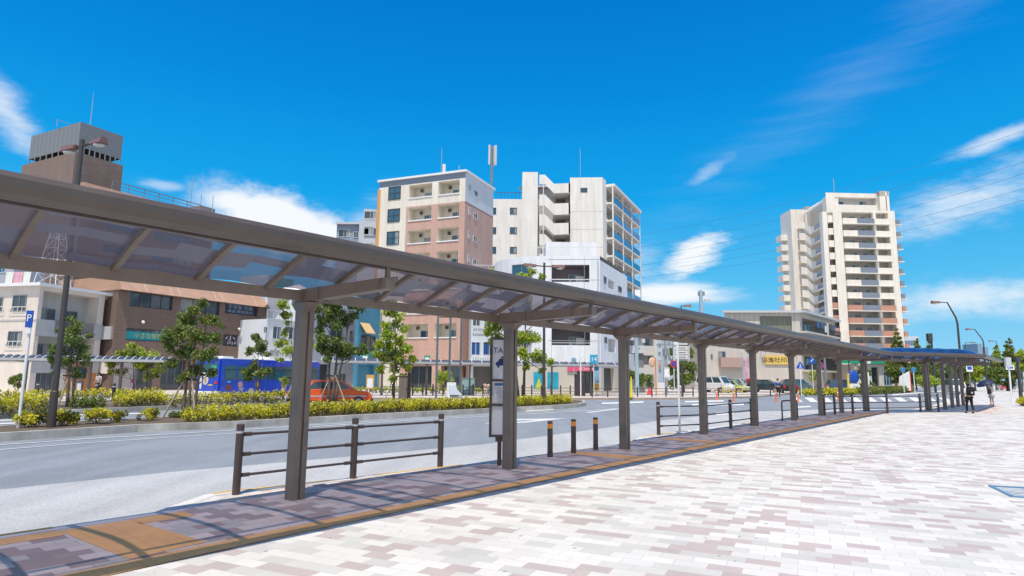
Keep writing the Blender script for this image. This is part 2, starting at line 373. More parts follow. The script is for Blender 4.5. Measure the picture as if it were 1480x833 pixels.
KERB = [SL(-14, -8.46), SL(1.5, -8.46), SL(3.35, -8.46), SL(4.25, -9.14)] + P2([(340, 709), (420, 701), (640, 675), (720, 665), (800, 655.5), (870, 646), (908, 640.3)]) + [SL(16.6, -8.95), SL(18, -9.0), SL(25, -8.75), SL(32, -8.65), SL(36.5, -8.55)] + [Vector((19.5, 35.6, 0)), Vector((23.5, 37.2, 0)), Vector((30, 45, 0)), Vector((45, 64, 0)), Vector((80, 112, 0)), Vector((150, 210, 0))]
m = MB(); m.poly([(p.x, p.y, 0) for p in KERB] + [(400, 210, 0), (400, -60, 0), (-25, -60, 0)], TILE)
struct('plaza', m, fix=False)
def strip(pts, w, z, mt, name, h=0.0, side=1):
    """ribbon w wide to the right of pts; h: depth of its outer face"""
    m = MB(); pts = [Vector((p.x, p.y, 0)) for p in pts]; nn = []
    for i in range(len(pts)):
        d = (pts[min(i+1, len(pts)-1)]-pts[max(i-1, 0)]).normalized(); nn.append(Vector((d.y, -d.x, 0))*side)
    for i in range(len(pts)-1):
        a, b = pts[i], pts[i+1]; c, d = b+nn[i+1]*w, a+nn[i]*w
        m.poly([(a.x, a.y, z), (b.x, b.y, z), (c.x, c.y, z), (d.x, d.y, z)], mt)
        if h: m.poly([(a.x, a.y, z-h), (b.x, b.y, z-h), (b.x, b.y, z), (a.x, a.y, z)], mt)
    return m
struct('kerb', strip(KERB, .19, .004, CONCW, 'kerb', .155), fix=False)
# ochre tactile line along the shaded edge with branches to the kerb
tl = [SL(-10, -6.62), SL(41.0, -6.62)]
struct('walkway_paving', strip([SL(-14, -8.26), SL(3.6, -8.26), SL(4.6, -8.8), SL(7, -8.8), SL(10, -8.4), SL(14.6, -8.2), SL(16.9, -8.65), SL(36, -8.35)], .02, .003, TILE2, ''), fix=False)
bpy.data.objects['walkway_paving'].hide_render = False
m = MB(); wl = [SL(-14, -8.26), SL(3.5, -8.26), SL(4.5, -8.75), SL(7, -8.7), SL(10, -8.3), SL(14.6, -8.15), SL(16.9, -8.6), SL(36.3, -8.3), Vector((19.4, 35.2, 0)), Vector((23.4, 36.8, 0)), SL(48.0, -5.3), SL(57.0, -5.3), SL(57, -2.0), SL(42.2, -2.0)]
edge = [SL(40.7, -6.5), SL(-14, -6.5)]
m.poly([(p.x, p.y, .004) for p in wl+edge], TILE2)
bpy.data.objects.remove(bpy.data.objects['walkway_paving']); struct('walkway_paving', m, fix=False)
m = MB()
def q4(a, b, c, d, z, mt): m.poly([(p.x, p.y, z) for p in (a, b, c, d)], mt)
tk = strip([SL(-10, -6.42), SL(.5, -6.42), SL(2.2, -6.44), SL(3.7, -6.53), SL(6.2, -6.6), SL(11, -6.68), SL(20, -6.74), SL(41, -6.62)], .3, .009, TACT, ''); i = len(m.v); m.v += tk.v; m._m(TACT); m.f += [tuple(a+i for a in f) for f in tk.f]; m.mi += tk.mi
for s in (2.4, 11.9, 16.4, 28.6, 36.0):
    w_ = .74 if s < 4 else .6
    q4(SL(s-.1, -8.2), SL(s+w_-.15, -8.2), SL(s+w_, -6.60), SL(s, -6.52), .007, TACT)
    if s < 4: q4(SL(s-1.0, -8.24), SL(s-.11, -8.24), SL(s-.11, -7.95), SL(s-1.0, -7.95), .007, TACT); q4(SL(s+w_-.14, -8.24), SL(s+1.2, -8.24), SL(s+1.2, -7.9), SL(s+w_-.14, -7.9), .007, TACT)
struct('tactile_paving', m, fix=False)
# painted marks on the kerb
m = MB()
def along(poly, s0, s1):
    out_ = []; acc = 0
    for a, b in zip(poly, poly[1:]):
        L_ = (b-a).length
        for t in (0, 1):
            pass
        lo = max(s0, acc); hi = min(s1, acc+L_)
        if lo < hi:
            if not out_: out_.append(a+(b-a)*((lo-acc)/L_))
            out_.append(a+(b-a)*((hi-acc)/L_))
        acc += L_
    return out_
for s0, s1 in ((12.0, 16.3), (18.6, 20.4), (21.2, 23.2), (25.0, 27.6), (28.6, 30.0), (31.0, 33.8), (38.5, 40.0), (44, 46)):
    pp = along(KERB, s0, s1); k = strip(pp, .07, .008, YELLOW, '')
    i = len(m.v); m.v += k.v; m._m(YELLOW); m.f += [tuple(a+i for a in f) for f in k.f]; m.mi += k.mi
struct('kerb_paint', m, fix=False)
# pale bus bay and lane between kerb and carriageway
KR = [Vector((p.x, p.y, 0)) for p in KERB[:-3]]
bay = [SL(-16, -12.7), SL(5, -12.65), SL(10, -12.0), SL(13, -11.75), SL(20, -12.3), SL(26, -12.8), SL(36, -12.6), SL(46, -9.2)]
m = MB(); m.poly([(p.x, p.y, RZ+.004) for p in [SL(-16, -8.3)]+KR[1:-1]+[SL(46, -5.9)]+bay[::-1]], LANE); struct('bus_bay', m, fix=False)
GUT = mat('gutter concrete', (.56, .55, .52), .8, .1, 2)
m = strip([SL(-14, -9.0), SL(1.5, -8.98), SL(3.3, -9.02), SL(4.6, -9.5), SL(7, -9.35), SL(11, -9.0), SL(15, -8.85), SL(17, -9.4), SL(25, -9.15), SL(36, -9.0)], .52, RZ+.008, GUT, ''); struct('gutter', m, fix=False)
# ---- islands
def island(name, pts, z=0.08, soil=None):
    soil = soil or SOIL
    m = MB(); P = [(p.x, p.y) for p in pts]; n = len(P)
    m.poly([(x, y, z-.03) for x, y in P], soil)
    o = struct(name, m, fix=False)
    ar = sum(P[i][0]*P[(i+1) % n][1]-P[(i+1) % n][0]*P[i][1] for i in range(n))
    ring = [Vector((x, y, 0)) for x, y in P]
    if ar < 0: ring = ring[::-1]
    k = MB(); nn = []
    for i in range(n):
        d1 = (ring[i]-ring[i-1]).normalized(); d2 = (ring[(i+1) % n]-ring[i]).normalized(); t = d1+d2
        t.normalize(); nn.append(Vector((-t.y, t.x, 0))*(.17/max(.5, d1.dot(t))))
    for i in range(n):
        a, b = ring[i], ring[(i+1) % n]; c, d = b+nn[(i+1) % n], a+nn[i]
        k.poly([(a.x, a.y, z), (b.x, b.y, z), (c.x, c.y, z), (d.x, d.y, z)], CONC)
        k.poly([(a.x, a.y, RZ-.02), (b.x, b.y, RZ-.02), (b.x, b.y, z), (a.x, a.y, z)], CONC)
        k.poly([(c.x, c.y, z-.04), (c.x, c.y, z), (d.x, d.y, z), (d.x, d.y, z-.04)], CONC)
    struct('kerb', k, fix=False)
SOIL = mat('planting soil', (.12, .09, .06), .95, .3, 3)
PAVE = paver_mat('far pavement', radians(24), .3, .3, [(0, (.50, .44, .40)), (.35, (.56, .52, .47)), (.7, (.62, .58, .53))], (.4, .38, .35))
STONE = mat('island paving', (.50, .47, .43), .8, .1, .7)
I1 = [SL(-18, -21.3), SL(-4, -22.3)] + P2([(0, 626), (120, 619), (200, 614), (342, 609), (450, 603.3), (560, 597.5), (710, 590.5), (800, 586)], .08) + [G(838, 583.5, .08), G(847, 581.5, .08), G(844, 579, .08), G(800, 575, .08), G(650, 575, .08), G(560, 583, .08), G(440, 592, .08), G(280, 600, .08), G(120, 608, .08), G(0, 615, .08)] + [SL(-4, -24.4), SL(-18, -23.6)]
island('median_island', I1)
I2 = [G(-250, 622), G(0, 599), G(240, 589), G(420, 581.0), G(480, 577.8), G(400, 578.5), G(240, 582.5), G(0, 588.5), G(-250, 606)]
island('median_island', I2)
# far pavement in front of the buildings
FP = [G(-350, 596, 0), G(0, 581.5, 0), G(240, 577.5, 0), G(480, 574.8, 0), G(780, 575.5, 0), G(980, 575.2, 0), G(1090, 573.0, 0), G(1165, 567, 0), G(1172, 560.5, 0), G(1060, 556, 0), Vector((40, 260, 0)), Vector((-260, 260, 0)), Vector((-190, 40, 0))]
m = MB(); m.poly([(p.x, p.y, 0) for p in FP], PAVE); struct('pavement', m, fix=False)
struct('kerb', strip(FP[:9], .2, .004, mat('rusty kerb stone', (.40, .30, .23), .85, .2, 1), '', .155, side=-1), fix=False)
FP2 = [G(1150, 570.5, 0), G(1236, 568.5, 0), G(1300, 561.5, 0), G(1390, 556.3, 0), G(1430, 553.5, 0), Vector((220, 420, 0)), Vector((70, 330, 0)), G(1165, 562, 0)]
m = MB(); m.poly([(p.x, p.y, -.02) for p in FP2], PAVE); struct('pavement', m, fix=False)
struct('kerb', strip(FP2[:5], .2, -.016, CONCW, '', .135, side=-1), fix=False)
# ---- road markings
m = MB(); z = RZ+.012
def ln(px_pts, w):
    k = strip([G(x, y, RZ) for x, y in px_pts], w, z, ROADW, ''); i = len(m.v); m._m(ROADW); m.v += k.v; m.f += [tuple(a+i for a in f) for f in k.f]; m.mi += k.mi
ln([(-160, 655), (0, 643.5), (120, 635), (240, 628), (342, 622), (450, 615), (560, 608), (700, 600), (840, 592.5)], .12)
ln([(-120, 662), (0, 650.5), (120, 641), (240, 633), (342, 626.5)], .09)
ln([(450, 617.2), (560, 610), (700, 602), (840, 594.5), (895, 590.6)], .16)
ln([(845, 596.8), (895, 590.6)], .3)
# diamond-like stop arrow
a, b, c, d = G(700, 613, RZ), G(736, 606.5, RZ), G(819, 605.3, RZ), G(760, 611.5, RZ)
m.poly([(p.x, p.y, z) for p in (a, b, c, d)], ROADW); a2, b2, c2, d2 = [p*.35+(a+b+c+d)/4*.65 for p in (a, b, c, d)]
m.poly([(p.x, p.y, z+.003) for p in (a2, b2, c2, d2)], ASPH)
for k in range(11):       # zebra beyond the fences
    t = k/10; a = G(1150+t*215, 581.5-t*1.0, RZ); b = G(1150+t*215+11, 581.5-t*1.0, RZ); c = G(1150+t*215+2, 575.0, RZ); d = G(1150+t*215-9, 575.0, RZ)
    m.poly([(p.x, p.y, z) for p in (a, b, c, d)], ROADW)
for k in range(6):        # stripes in the lane on the far left
    y = 596.5+k*5.0; a = G(-40, y+2, RZ); b = G(235-k*26, y-4.2, RZ); c = G(235-k*26, y-2.9, RZ); d = G(-40, y+3.6, RZ)
    m.poly([(p.x, p.y, z) for p in (a, b, c, d)], ROADW)
for x0, y0, x1, y1, dy in ((1000, 586, 1075, 584.5, 1.6), (1035, 599, 1060, 597, 2), (870, 583.5, 930, 581.5, 1.0), (990, 581, 1046, 579.8, 1.0), (760, 594.5, 800, 592, .9), (1290, 571, 1400, 562.5, .7), (1150, 589, 1172, 588, 1.0)):
    a, b, c, d = G(x0, y0+dy, RZ), G(x1, y1+dy, RZ), G(x1, y1-dy, RZ), G(x0, y0-dy, RZ); m.poly([(p.x, p.y, z) for p in (a, b, c, d)], ROADW)
struct('road_markings', m, fix=False)
# drain grate in the plaza
g = thing('drain_grate', 'blue grey steel drain grate set in the plaza paving at the right edge', 'grate', G(1470, 712, .0))
m = MB(); ar = radians(22); a0 = g.location
BL = mat('blue grey grating steel', (.12, .26, .42), .4, metal=.1)
ux = Vector((cos(ar), -sin(ar), 0)); uy = Vector((sin(ar), cos(ar), 0))
for k in range(7): p = uy*((k-3)*.15); m.box((p.x+ux.x*.45, p.y+ux.y*.45, .008), (1.3, .016, .004), BL, -ar)
m.build('bars', g)
m = MB()
for s in (-1, 1):
    p = uy*(s*.5)+ux*.45; m.box((p.x, p.y, .01), (1.36, .05, .018), BL, -ar)
    p = ux*(.45+s*.66); m.box((p.x, p.y, .01), (.05, 1.0, .018), BL, -ar)
m.build('frame', g)
# ================================================================= the long bus stop canopy
SHEET = sheet_mat('smoked polycarbonate', (.60, .53, .58), (.085, .088, .12), .46)
SHEETB = sheet_mat('polycarbonate with painted sky reflection', (.20, .32, .52), (.01, .07, .26), .45, .1)  # far bend panels: the sky's blue reflection is put into the sheet colour
ZB = 2.70; LW = 2.2; 
ALOC = Vector((0, 0, 0))
K1 = Vector((18.55, 33.95, 0)); K2 = Vector((23.6, 35.1, 0)); K3 = K2+Vector((.66, .75, 0)).normalized()*11.5
CLINE = [SL(-8.5, -7.9), SL(38.0, -7.9), K2, K3]
# make the first corner exact
t = 38.0
def line_pts():
    """stations along the column line: (point, right normal scaled for the mitre)"""
    P = [SL(-8.5, -7.9), SL(38.1, -7.9), Vector((24.4, 36.1, 0)), Vector((24.4, 36.1, 0))+Vector((.66, .75, 0)).normalized()*11.0]
    return P
CP = line_pts(); seg = [(CP[i+1]-CP[i]) for i in range(3)]; sn = [Vector((d.y, -d.x, 0)).normalized() for d in seg]
def mit(i):
    if i == 0: return sn[0]
    if i == 3: return sn[2]
    t = (sn[i-1]+sn[i]).normalized(); return t/max(.4, t.dot(sn[i]))
stations = []
for i in range(3):
    L_ = seg[i].length; n = max(1, round(L_/.92)); 
    for k in range(n+(1 if i == 2 else 0)):
        t = k/n; p = CP[i]+seg[i]*t
        nr = mit(i) if k == 0 else (mit(i+1) if k == n else sn[i])
        if k in (0,) or k == n: nn_ = nr
        else: nn_ = sn[i]
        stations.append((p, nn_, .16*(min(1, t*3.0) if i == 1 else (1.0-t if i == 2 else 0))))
canopy = thing('bus_stop_canopy', 'long taupe steel canopy with smoked panels over the shaded walkway along the plaza', 'canopy', SL(4.93, -7.9))
o0 = canopy.location
def arc(u):   # u 0 at the gutter, 1 at the fascia: height of the sheet
    return 2.86+.20*u+.30*sin(pi*min(1, u)**1.15)
def cpt(st, off, z): p = st[0]+st[1]*off-o0; return Vector((p.x, p.y, z))
OFF0, OFF1 = -.02, 2.13
NR = 9
def rafter(st, nm='rafter'):
    m = MB(); d = Vector((-st[1].y, st[1].x, 0)).normalized()*.03
    for k in range(NR):
        u0, u1 = k/NR, (k+1)/NR; a = cpt(st, OFF0+(OFF1-OFF0)*u0, arc(u0)+st[2]*sin(pi*u0)); b = cpt(st, OFF0+(OFF1-OFF0)*u1, arc(u1)+st[2]*sin(pi*u1)); h = Vector((0, 0, .075))
        m.extr(None, [a-d, a+d, a+d-h, a-d-h], [b-d, b+d, b+d-h, b-d-h], TAUPE)
    return m
for i, st in enumerate(stations):
    rafter(st).build('rafter', canopy)
def sheet(s0, s1):
    m = MB(); k_ = 14
    for k in range(k_):
        u0, u1 = k/k_, (k+1)/k_
        for j in range(2):
            def P_(f, u): sa = cpt(s0, OFF0+(OFF1-OFF0)*u, arc(u)+.006+s0[2]*sin(pi*u)); sb = cpt(s1, OFF0+(OFF1-OFF0)*u, arc(u)+.006+s1[2]*sin(pi*u)); q_ = sa.lerp(sb, f); q_.z += .022*4*f*(1-f); return q_
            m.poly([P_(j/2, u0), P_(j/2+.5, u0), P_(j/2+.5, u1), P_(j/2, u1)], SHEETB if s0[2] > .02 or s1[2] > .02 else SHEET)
    return m
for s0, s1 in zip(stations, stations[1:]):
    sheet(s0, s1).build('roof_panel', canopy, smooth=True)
def longbar(prof, mt, name, s_list=None):
    m = MB(); st = s_list or stations
    keys = [0]+[i for i in range(1, len(st)-1) if (st[i][1]-st[i-1][1]).length > 1e-4 or (st[i][1]-st[i+1][1]).length > 1e-4]+[len(st)-1]
    for a, b in zip(keys, keys[1:]):
        m.extr(None, [cpt(st[a], o_, z_) for o_, z_ in prof], [cpt(st[b], o_, z_) for o_, z_ in prof], mt)
    return m
longbar([(-.14, 2.735), (.03, 2.715), (.05, 2.86), (-.15, 2.88), (-.17, 2.83)], TAUPE, 'gutter').build('gutter', canopy)
# rounded fascia with a sloping underside
fp = [(2.10, 2.96), (2.20, 2.945), (2.30, 2.97), (2.345, 3.02), (2.35, 3.08), (2.32, 3.125), (2.25, 3.145), (2.12, 3.14), (2.10, 3.06)]
longbar(fp, FASC, 'fascia').build('fascia', canopy)
longbar([(1.74, 2.97+.03), (1.79, 2.97+.03), (1.79, 3.10), (1.74, 3.11)], FASC, 'purlin').build('purlin', canopy)
# columns with capital and cantilever beam
def column(p, d, n, w=.19):
    m = MB(); p = p-o0; rz = atan2(d.y, d.x)
    for z0, z1, s in ((0, ZB, 1), ):
        m.box((p.x, p.y, (z0+z1)/2), (w, w*.72, z1-z0), TAUPE, rz)
    for s in (-1, 1):   # flanges leave a groove
        q_ = p+n*(s*(w*.36+.012)); 
        for t_ in (-1, 1):
            r_ = q_+d*(t_*w*.3); m.box((r_.x, r_.y, ZB/2), (w*.4, .03, ZB-.004), TAUPE, rz)
    c_ = m.build('column', canopy)
    b = MB(); 
    def bx(o_a, o_b, za, zb, wd, mm=TAUPE):
        a = p+n*o_a; e = p+n*o_b; b.extr(None, [a+d*wd+Vector((0, 0, za[0])), a-d*wd+Vector((0, 0, za[0])), a-d*wd+Vector((0, 0, za[1])), a+d*wd+Vector((0, 0, za[1]))], [e+d*wd+Vector((0, 0, zb[0])), e-d*wd+Vector((0, 0, zb[0])), e-d*wd+Vector((0, 0, zb[1])), e+d*wd+Vector((0, 0, zb[1]))], mm)
    bx(-.24, 1.86, (ZB, ZB+.19), (ZB+.05, ZB+.19), .075)
    bx(.42, .425, (ZB+.008, ZB+.193), (ZB+.008, ZB+.193), .079, BROWN)
    b.build('beam', canopy)
    k = MB(); a = p-n*.22; e = p+n*.22
    k.extr(None, [a+d*.1+Vector((0, 0, ZB-.004)), a-d*.1+Vector((0, 0, ZB-.004)), p-n*.08-d*.1+Vector((0, 0, ZB-.13)), p-n*.08+d*.1+Vector((0, 0, ZB-.13))], [e+d*.1+Vector((0, 0, ZB-.004)), e-d*.1+Vector((0, 0, ZB-.004)), p+n*.08-d*.1+Vector((0, 0, ZB-.13)), p+n*.08+d*.1+Vector((0, 0, ZB-.13))], TAUPE)
    k.build('capital', canopy)
    s_ = MB(); q_ = p+n*1.80; s_.box((q_.x, q_.y, ZB+.26), (.05, .05, .16), TAUPE, rz); s_.build('bracket', canopy)
dA = AD; nA = AN
for s, lt in ((-4.3, -7.9), (.33, -7.9), (4.93, -7.93), (9.13, -7.63), (13.47, -7.68), (18.74, -7.95), (23.3, -7.95), (27.76, -7.88), (32.3, -7.95), (36.0, -7.87)):
    column(SL(s, lt), dA, nA)
dB = seg[1].normalized(); dC = seg[2].normalized()
column(CP[1]+seg[1]*.17, dB, sn[1], .24)
column(CP[1]+seg[1]*.86, dB, sn[1], .24)
for t in (1.7, 4.9, 7.6, 10.3): column(CP[2]+dC*t, dC, sn[2])
# ================================================================= plaza furniture
def fence_post(root, p, h=.98, r=.055):
    m = MB(); m.tube([p, p+Vector((0, 0, h-.13))], r, BROWN, 14); m.tube([p+Vector((0, 0, h-.095)), p+Vector((0, 0, h-.01)), p+Vector((0, 0, h))], [r, r, r*.7], BROWN, 14)
    o = m.build('post', root, smooth=False)
    b = MB(); b.tube([p+Vector((0, 0, h-.13)), p+Vector((0, 0, h-.095))], r*.93, LGREY, 14); b.build('reflector_ring', o)
def fence(label, pts, h=.98, zs=(.83, .55, .26), name='guard_fence', r=.055, rr=.02):
    root = thing(name, label, 'guard fence', pts[0], group='dark brown guard fences along the kerb'); o = pts[0]
    pts = [p-o for p in pts]
    for p in pts: fence_post(root, p, h, r)
    for a, b in zip(pts, pts[1:]):
        d = (b-a).normalized()
        for z in zs:
            m = MB(); A_ = a+d*r+Vector((0, 0, z)); B_ = b-d*r+Vector((0, 0, z)); m.tube([A_, B_], rr, BROWN, 8)
            m.tube([A_, A_+d*.12], rr*1.5, BROWN, 8); m.tube([B_-d*.12, B_], rr*1.5, BROWN, 8); m.build('rail', root)
fence('dark brown three rail guard fence nearest the camera beside the first canopy column', [G(341, 715), G(510, 692), G(636, 675)])
fence('brown guard fence behind the white bus stop pole where the kerb widens', [G(952, 629), G(1020, 625.5)])
fence('brown guard fence section between the fourth and fifth canopy columns', [G(1021.5, 625), G(1056.5, 620), G(1087, 615.5)])
fence('brown guard fence with close posts behind the seventh and eighth canopy columns', [G(1192, 601), G(1207, 599.5), G(1233, 598.5), G(1283, 598), G(1331, 596.3), G(1357, 595.5)], zs=(.86, .56, .28))
for k, (x, y, lb) in enumerate(((795, 661, 'brown bollard with orange band, nearest of three by the taxi sign'), (829, 655.5, 'brown bollard with orange band, middle one of three at the kerb'), (861, 650.5, 'brown bollard with orange band beside the third canopy column'))):
    b = thing('bollard', lb, 'bollard', G(x, y), group='brown bollards with orange bands')
    m = MB(); m.tube([(0, 0, 0), (0, 0, .12)], .062, BROWN, 16); m.tube([(0, 0, .125), (0, 0, .60)], .058, BROWN, 16); m.tube([(0, 0, .70), (0, 0, .745), (0, 0, .75)], [.056, .056, .045], BROWN, 16); m.build('post', b)
    m = MB(); m.tube([(0, 0, .60), (0, 0, .70)], .0565, ORANGE, 16); m.build('reflective_band', b)
# low bent-tube rail
r_ = thing('cycle_rail', 'low bent tube rail in dark brown behind the sixth canopy column', 'rail', G(1131, 608.5))
a = Vector((0, 0, 0)); b = G(1153, 605.5)-G(1131, 608.5)
m = MB(); up = Vector((0, 0, .80)); d = b.normalized()
m.tube([a, a+up*.86, a+up*.96+d*.04, a+up+d*.14, b+up-d*.14, b+up*.96-d*.04, b+up*.86, b], .032, BROWN, 8); m.build('hoop', r_); m = MB(); m.tube([a+up*.5, b+up*.5], .018, BROWN, 6); m.build('cross_bar', r_)
# taxi stop sign board behind the second column
Y0 = 12.35; pL = at(710, Y0, 1.6); pR = at(742, Y0, 1.6)
tx = thing('taxi_stop_sign', 'tall brown framed taxi stop sign board behind the second canopy column', 'sign', Vector(((pL.x+pR.x)/2, Y0, 0)))
NAVY = mat('navy print', (.02, .035, .16), .5); PAPER = mat('white sign face', (.74, .76, .78), .4, .04, 2)
w = pR.x-pL.x+.06; zt = A(720, 488, Y0).z; zb = A(722, 632, Y0).z
m = MB(); H = zt-zb
for s in (-1, 1): m.box((s*(w/2-.025), 0, (zt+zb)/2), (.05, .09, H), BROWN)
for z in (zt-.025, zt-H*.435, zt-H*.68, zb+.025): m.box((0, 0, z), (w-.1, .09, .045), BROWN)
fr = m.build('frame', tx)
m = MB(); m.box((0, 0, (zt+zb)/2), (w-.11, .03, H-.06), PAPER); m.build('sign_panel', tx)
m = MB(); m.box((-.02, 0, zb-.04), (.2, .06, .08), BROWN); m.box((-.04, 0, (zb-.08)/2), (.08, .06, zb-.08), BROWN); m.build('leg', tx)
R0 = frameR((1, 0))
text("TAXI", .15, NAVY, tx, (-.015, -.018, zt-.26), R0)
m = MB(); zc = zt-.5      # taxi pictogram
m.prism([(-.13, zc-.05), (-.13, zc+.01), (-.09, zc+.03), (-.055, zc+.085), (.055, zc+.085), (.09, zc+.03), (.13, zc+.01), (.13, zc-.05)], 0, .004, NAVY)
m.v = [(x, -.016-z_, y) for x, y, z_ in m.v]
m.box((0, -.018, zc+.11), (.06, .004, .03), NAVY); m.box((-.08, -.018, zc-.07), (.04, .004, .04), NAVY); m.box((.08, -.018, zc-.07), (.04, .004, .04), NAVY)
m.build('taxi_symbol', tx)
m = MB(); zc = zt-H*.435-.06
m.box((0, -.017, zc-.02), (.30, .004, .05), mat('blue print', (.05, .16, .42), .5))
for k in range(16): m.box((-.02+.01*(k % 3), -.017, zc-.08-k*.024), (.26-.03*(k % 4), .004, .006), mat('grey print', (.25, .26, .3), .6))
m.build('timetable', tx)
# white bus stop pole with stacked boards
p0 = G(982.5, 627.5); bs = thing('bus_stop_sign', 'white bus stop pole with stacked white boards behind the fourth column', 'sign', p0)
m = MB(); m.tube([(0, 0, 0), (0, 0, 3.0)], .035, WHITE, 10); m.box((0, 0, .01), (.24, .24, .02), LGREY); m.build('pole', bs)
m = MB()
m.box((.10, 0, 2.78), (.42, .03, .12), WHITE); m.box((.12, .03, 2.46), (.52, .04, .46), LGREY); m.box((.12, -.0, 2.62), (.36, .025, .1), WHITE); m.box((.12, -.0, 2.48), (.36, .025, .1), WHITE); m.box((.12, -.0, 2.34), (.36, .025, .1), WHITE); m.build('sign_board', bs)
m = MB()
for z in (2.78, 2.62, 2.48, 2.34): m.box((.12, -.016, z), (.26, .004, .03), mat('grey print', (.25, .26, .3), .6))
m.build('lettering', bs)
# ---- street lamps
def lamp_head(root, a, d, L_, arm, w=.30, h=.26):
    """lamp head on an arm: a = arm root, d = unit direction"""
    m = MB(); m.tube([a, a+d*arm+Vector((0, 0, .02))], .035, DKBROWN, 8); o = m.build('arm', root)
    s = Vector((-d.y, d.x, 0)); q_ = a+d*(arm-.02); e = a+d*(arm+L_)
    m = MB(); z0 = Vector((0, 0, -h*.35)); z1 = Vector((0, 0, h*.5))
    m.extr(None, [q_-s*w*.32+z0*.6, q_+s*w*.32+z0*.6, q_+s*w*.22+z1*.7, q_-s*w*.22+z1*.7], [e-s*w*.5+z0, e+s*w*.5+z0, e+s*w*.3+z1, e-s*w*.3+z1], LAMPRED)
    c = m.build('lamp_head', root, bevel=.02)
    m = MB(); c0 = q_.lerp(e, .62)+z0; m.ball((c0.x, c0.y, c0.z-.0), 1, mat('lamp glass', (.62, .62, .58), .3), 12, (L_*.3, L_*.3*.55 if abs(d.x) > .5 else L_*.3, .07)); m.build('lamp_glass', c, smooth=True)
def two_lamp(label, base, H, dvec, arm=(.42, .42), L_=(.75, .75)):
    root = thing('street_lamp', label, 'street lamp', base, group='brown street lamps')
    m = MB(); m.tube([(0, 0, 0), (0, 0, 1.1), (0, 0, 1.12), (0, 0, H)], [.115, .11, .09, .065], DKBROWN, 12); m.build('pole', root)
    d = Vector(dvec).normalized(); lamp_head(root, Vector((0, 0, H-.22)), d, L_[0], arm[0]); lamp_head(root, Vector((0, 0, H-.22)), -d, L_[1], arm[1])
    return root
b = G(73, 620.5, 0); two_lamp('tall brown street lamp with two heads standing on the median at far left', b, A(125, 202, b.y).z, (.9, -.42, 0), (.5, .3), (.62, .62))
b = at(786, 37, 0); two_lamp('brown two headed street lamp behind the right end of the hedge', b, A(790, 380, 37).z, (.98, .2, 0), (.5, .5), (.75, .75))
def one_lamp(label, base, H, dvec, lean=.5, arm=.7, L_=.9):
    root = thing('street_lamp', label, 'street lamp', base, group='brown street lamps'); d = Vector(dvec).normalized()
    m = MB(); m.tube([(0, 0, 0), (0, 0, H*.78), tuple(-d*-.0+Vector((0, 0, H*.84))+d*.08), tuple(d*lean+Vector((0, 0, H)))], [.1, .08, .07, .05], DKBROWN, 10); m.build('pole', root)
    lamp_head(root, d*lean+Vector((0, 0, H-.05)), d, L_, arm)
b = at(1394, 52, -.1); one_lamp('street lamp with bent pole rising above the far bend of the canopy', b, A(1381, 437, 52).z+.1, (-1, -.05, 0), .75, .6, .75)
b = at(1428.5, 82, -.1); one_lamp('street lamp with bent pole beyond the end of the canopy', b, A(1415, 476, 82).z+.1, (-1, -.1, 0), 1.1, .5, .7)
b = at(1399, 115, -.1); one_lamp('distant street lamp whose head points right above the canopy end', b, A(1401, 495, 115).z+.1, (1, 0, 0), .4, .8, .9)
b = at(1449, 125, -.1); one_lamp('distant street lamp at the tall tree on the right', b, A(1447, 493, 125).z+.1, (-1, 0, 0), .4, .5, .9)
b = at(986.5, 57, 0); one_lamp('street lamp behind the fourth column whose head shows above the canopy', b, A(986, 442, 57).z, (1, -.3, 0), .1, .2, .7)
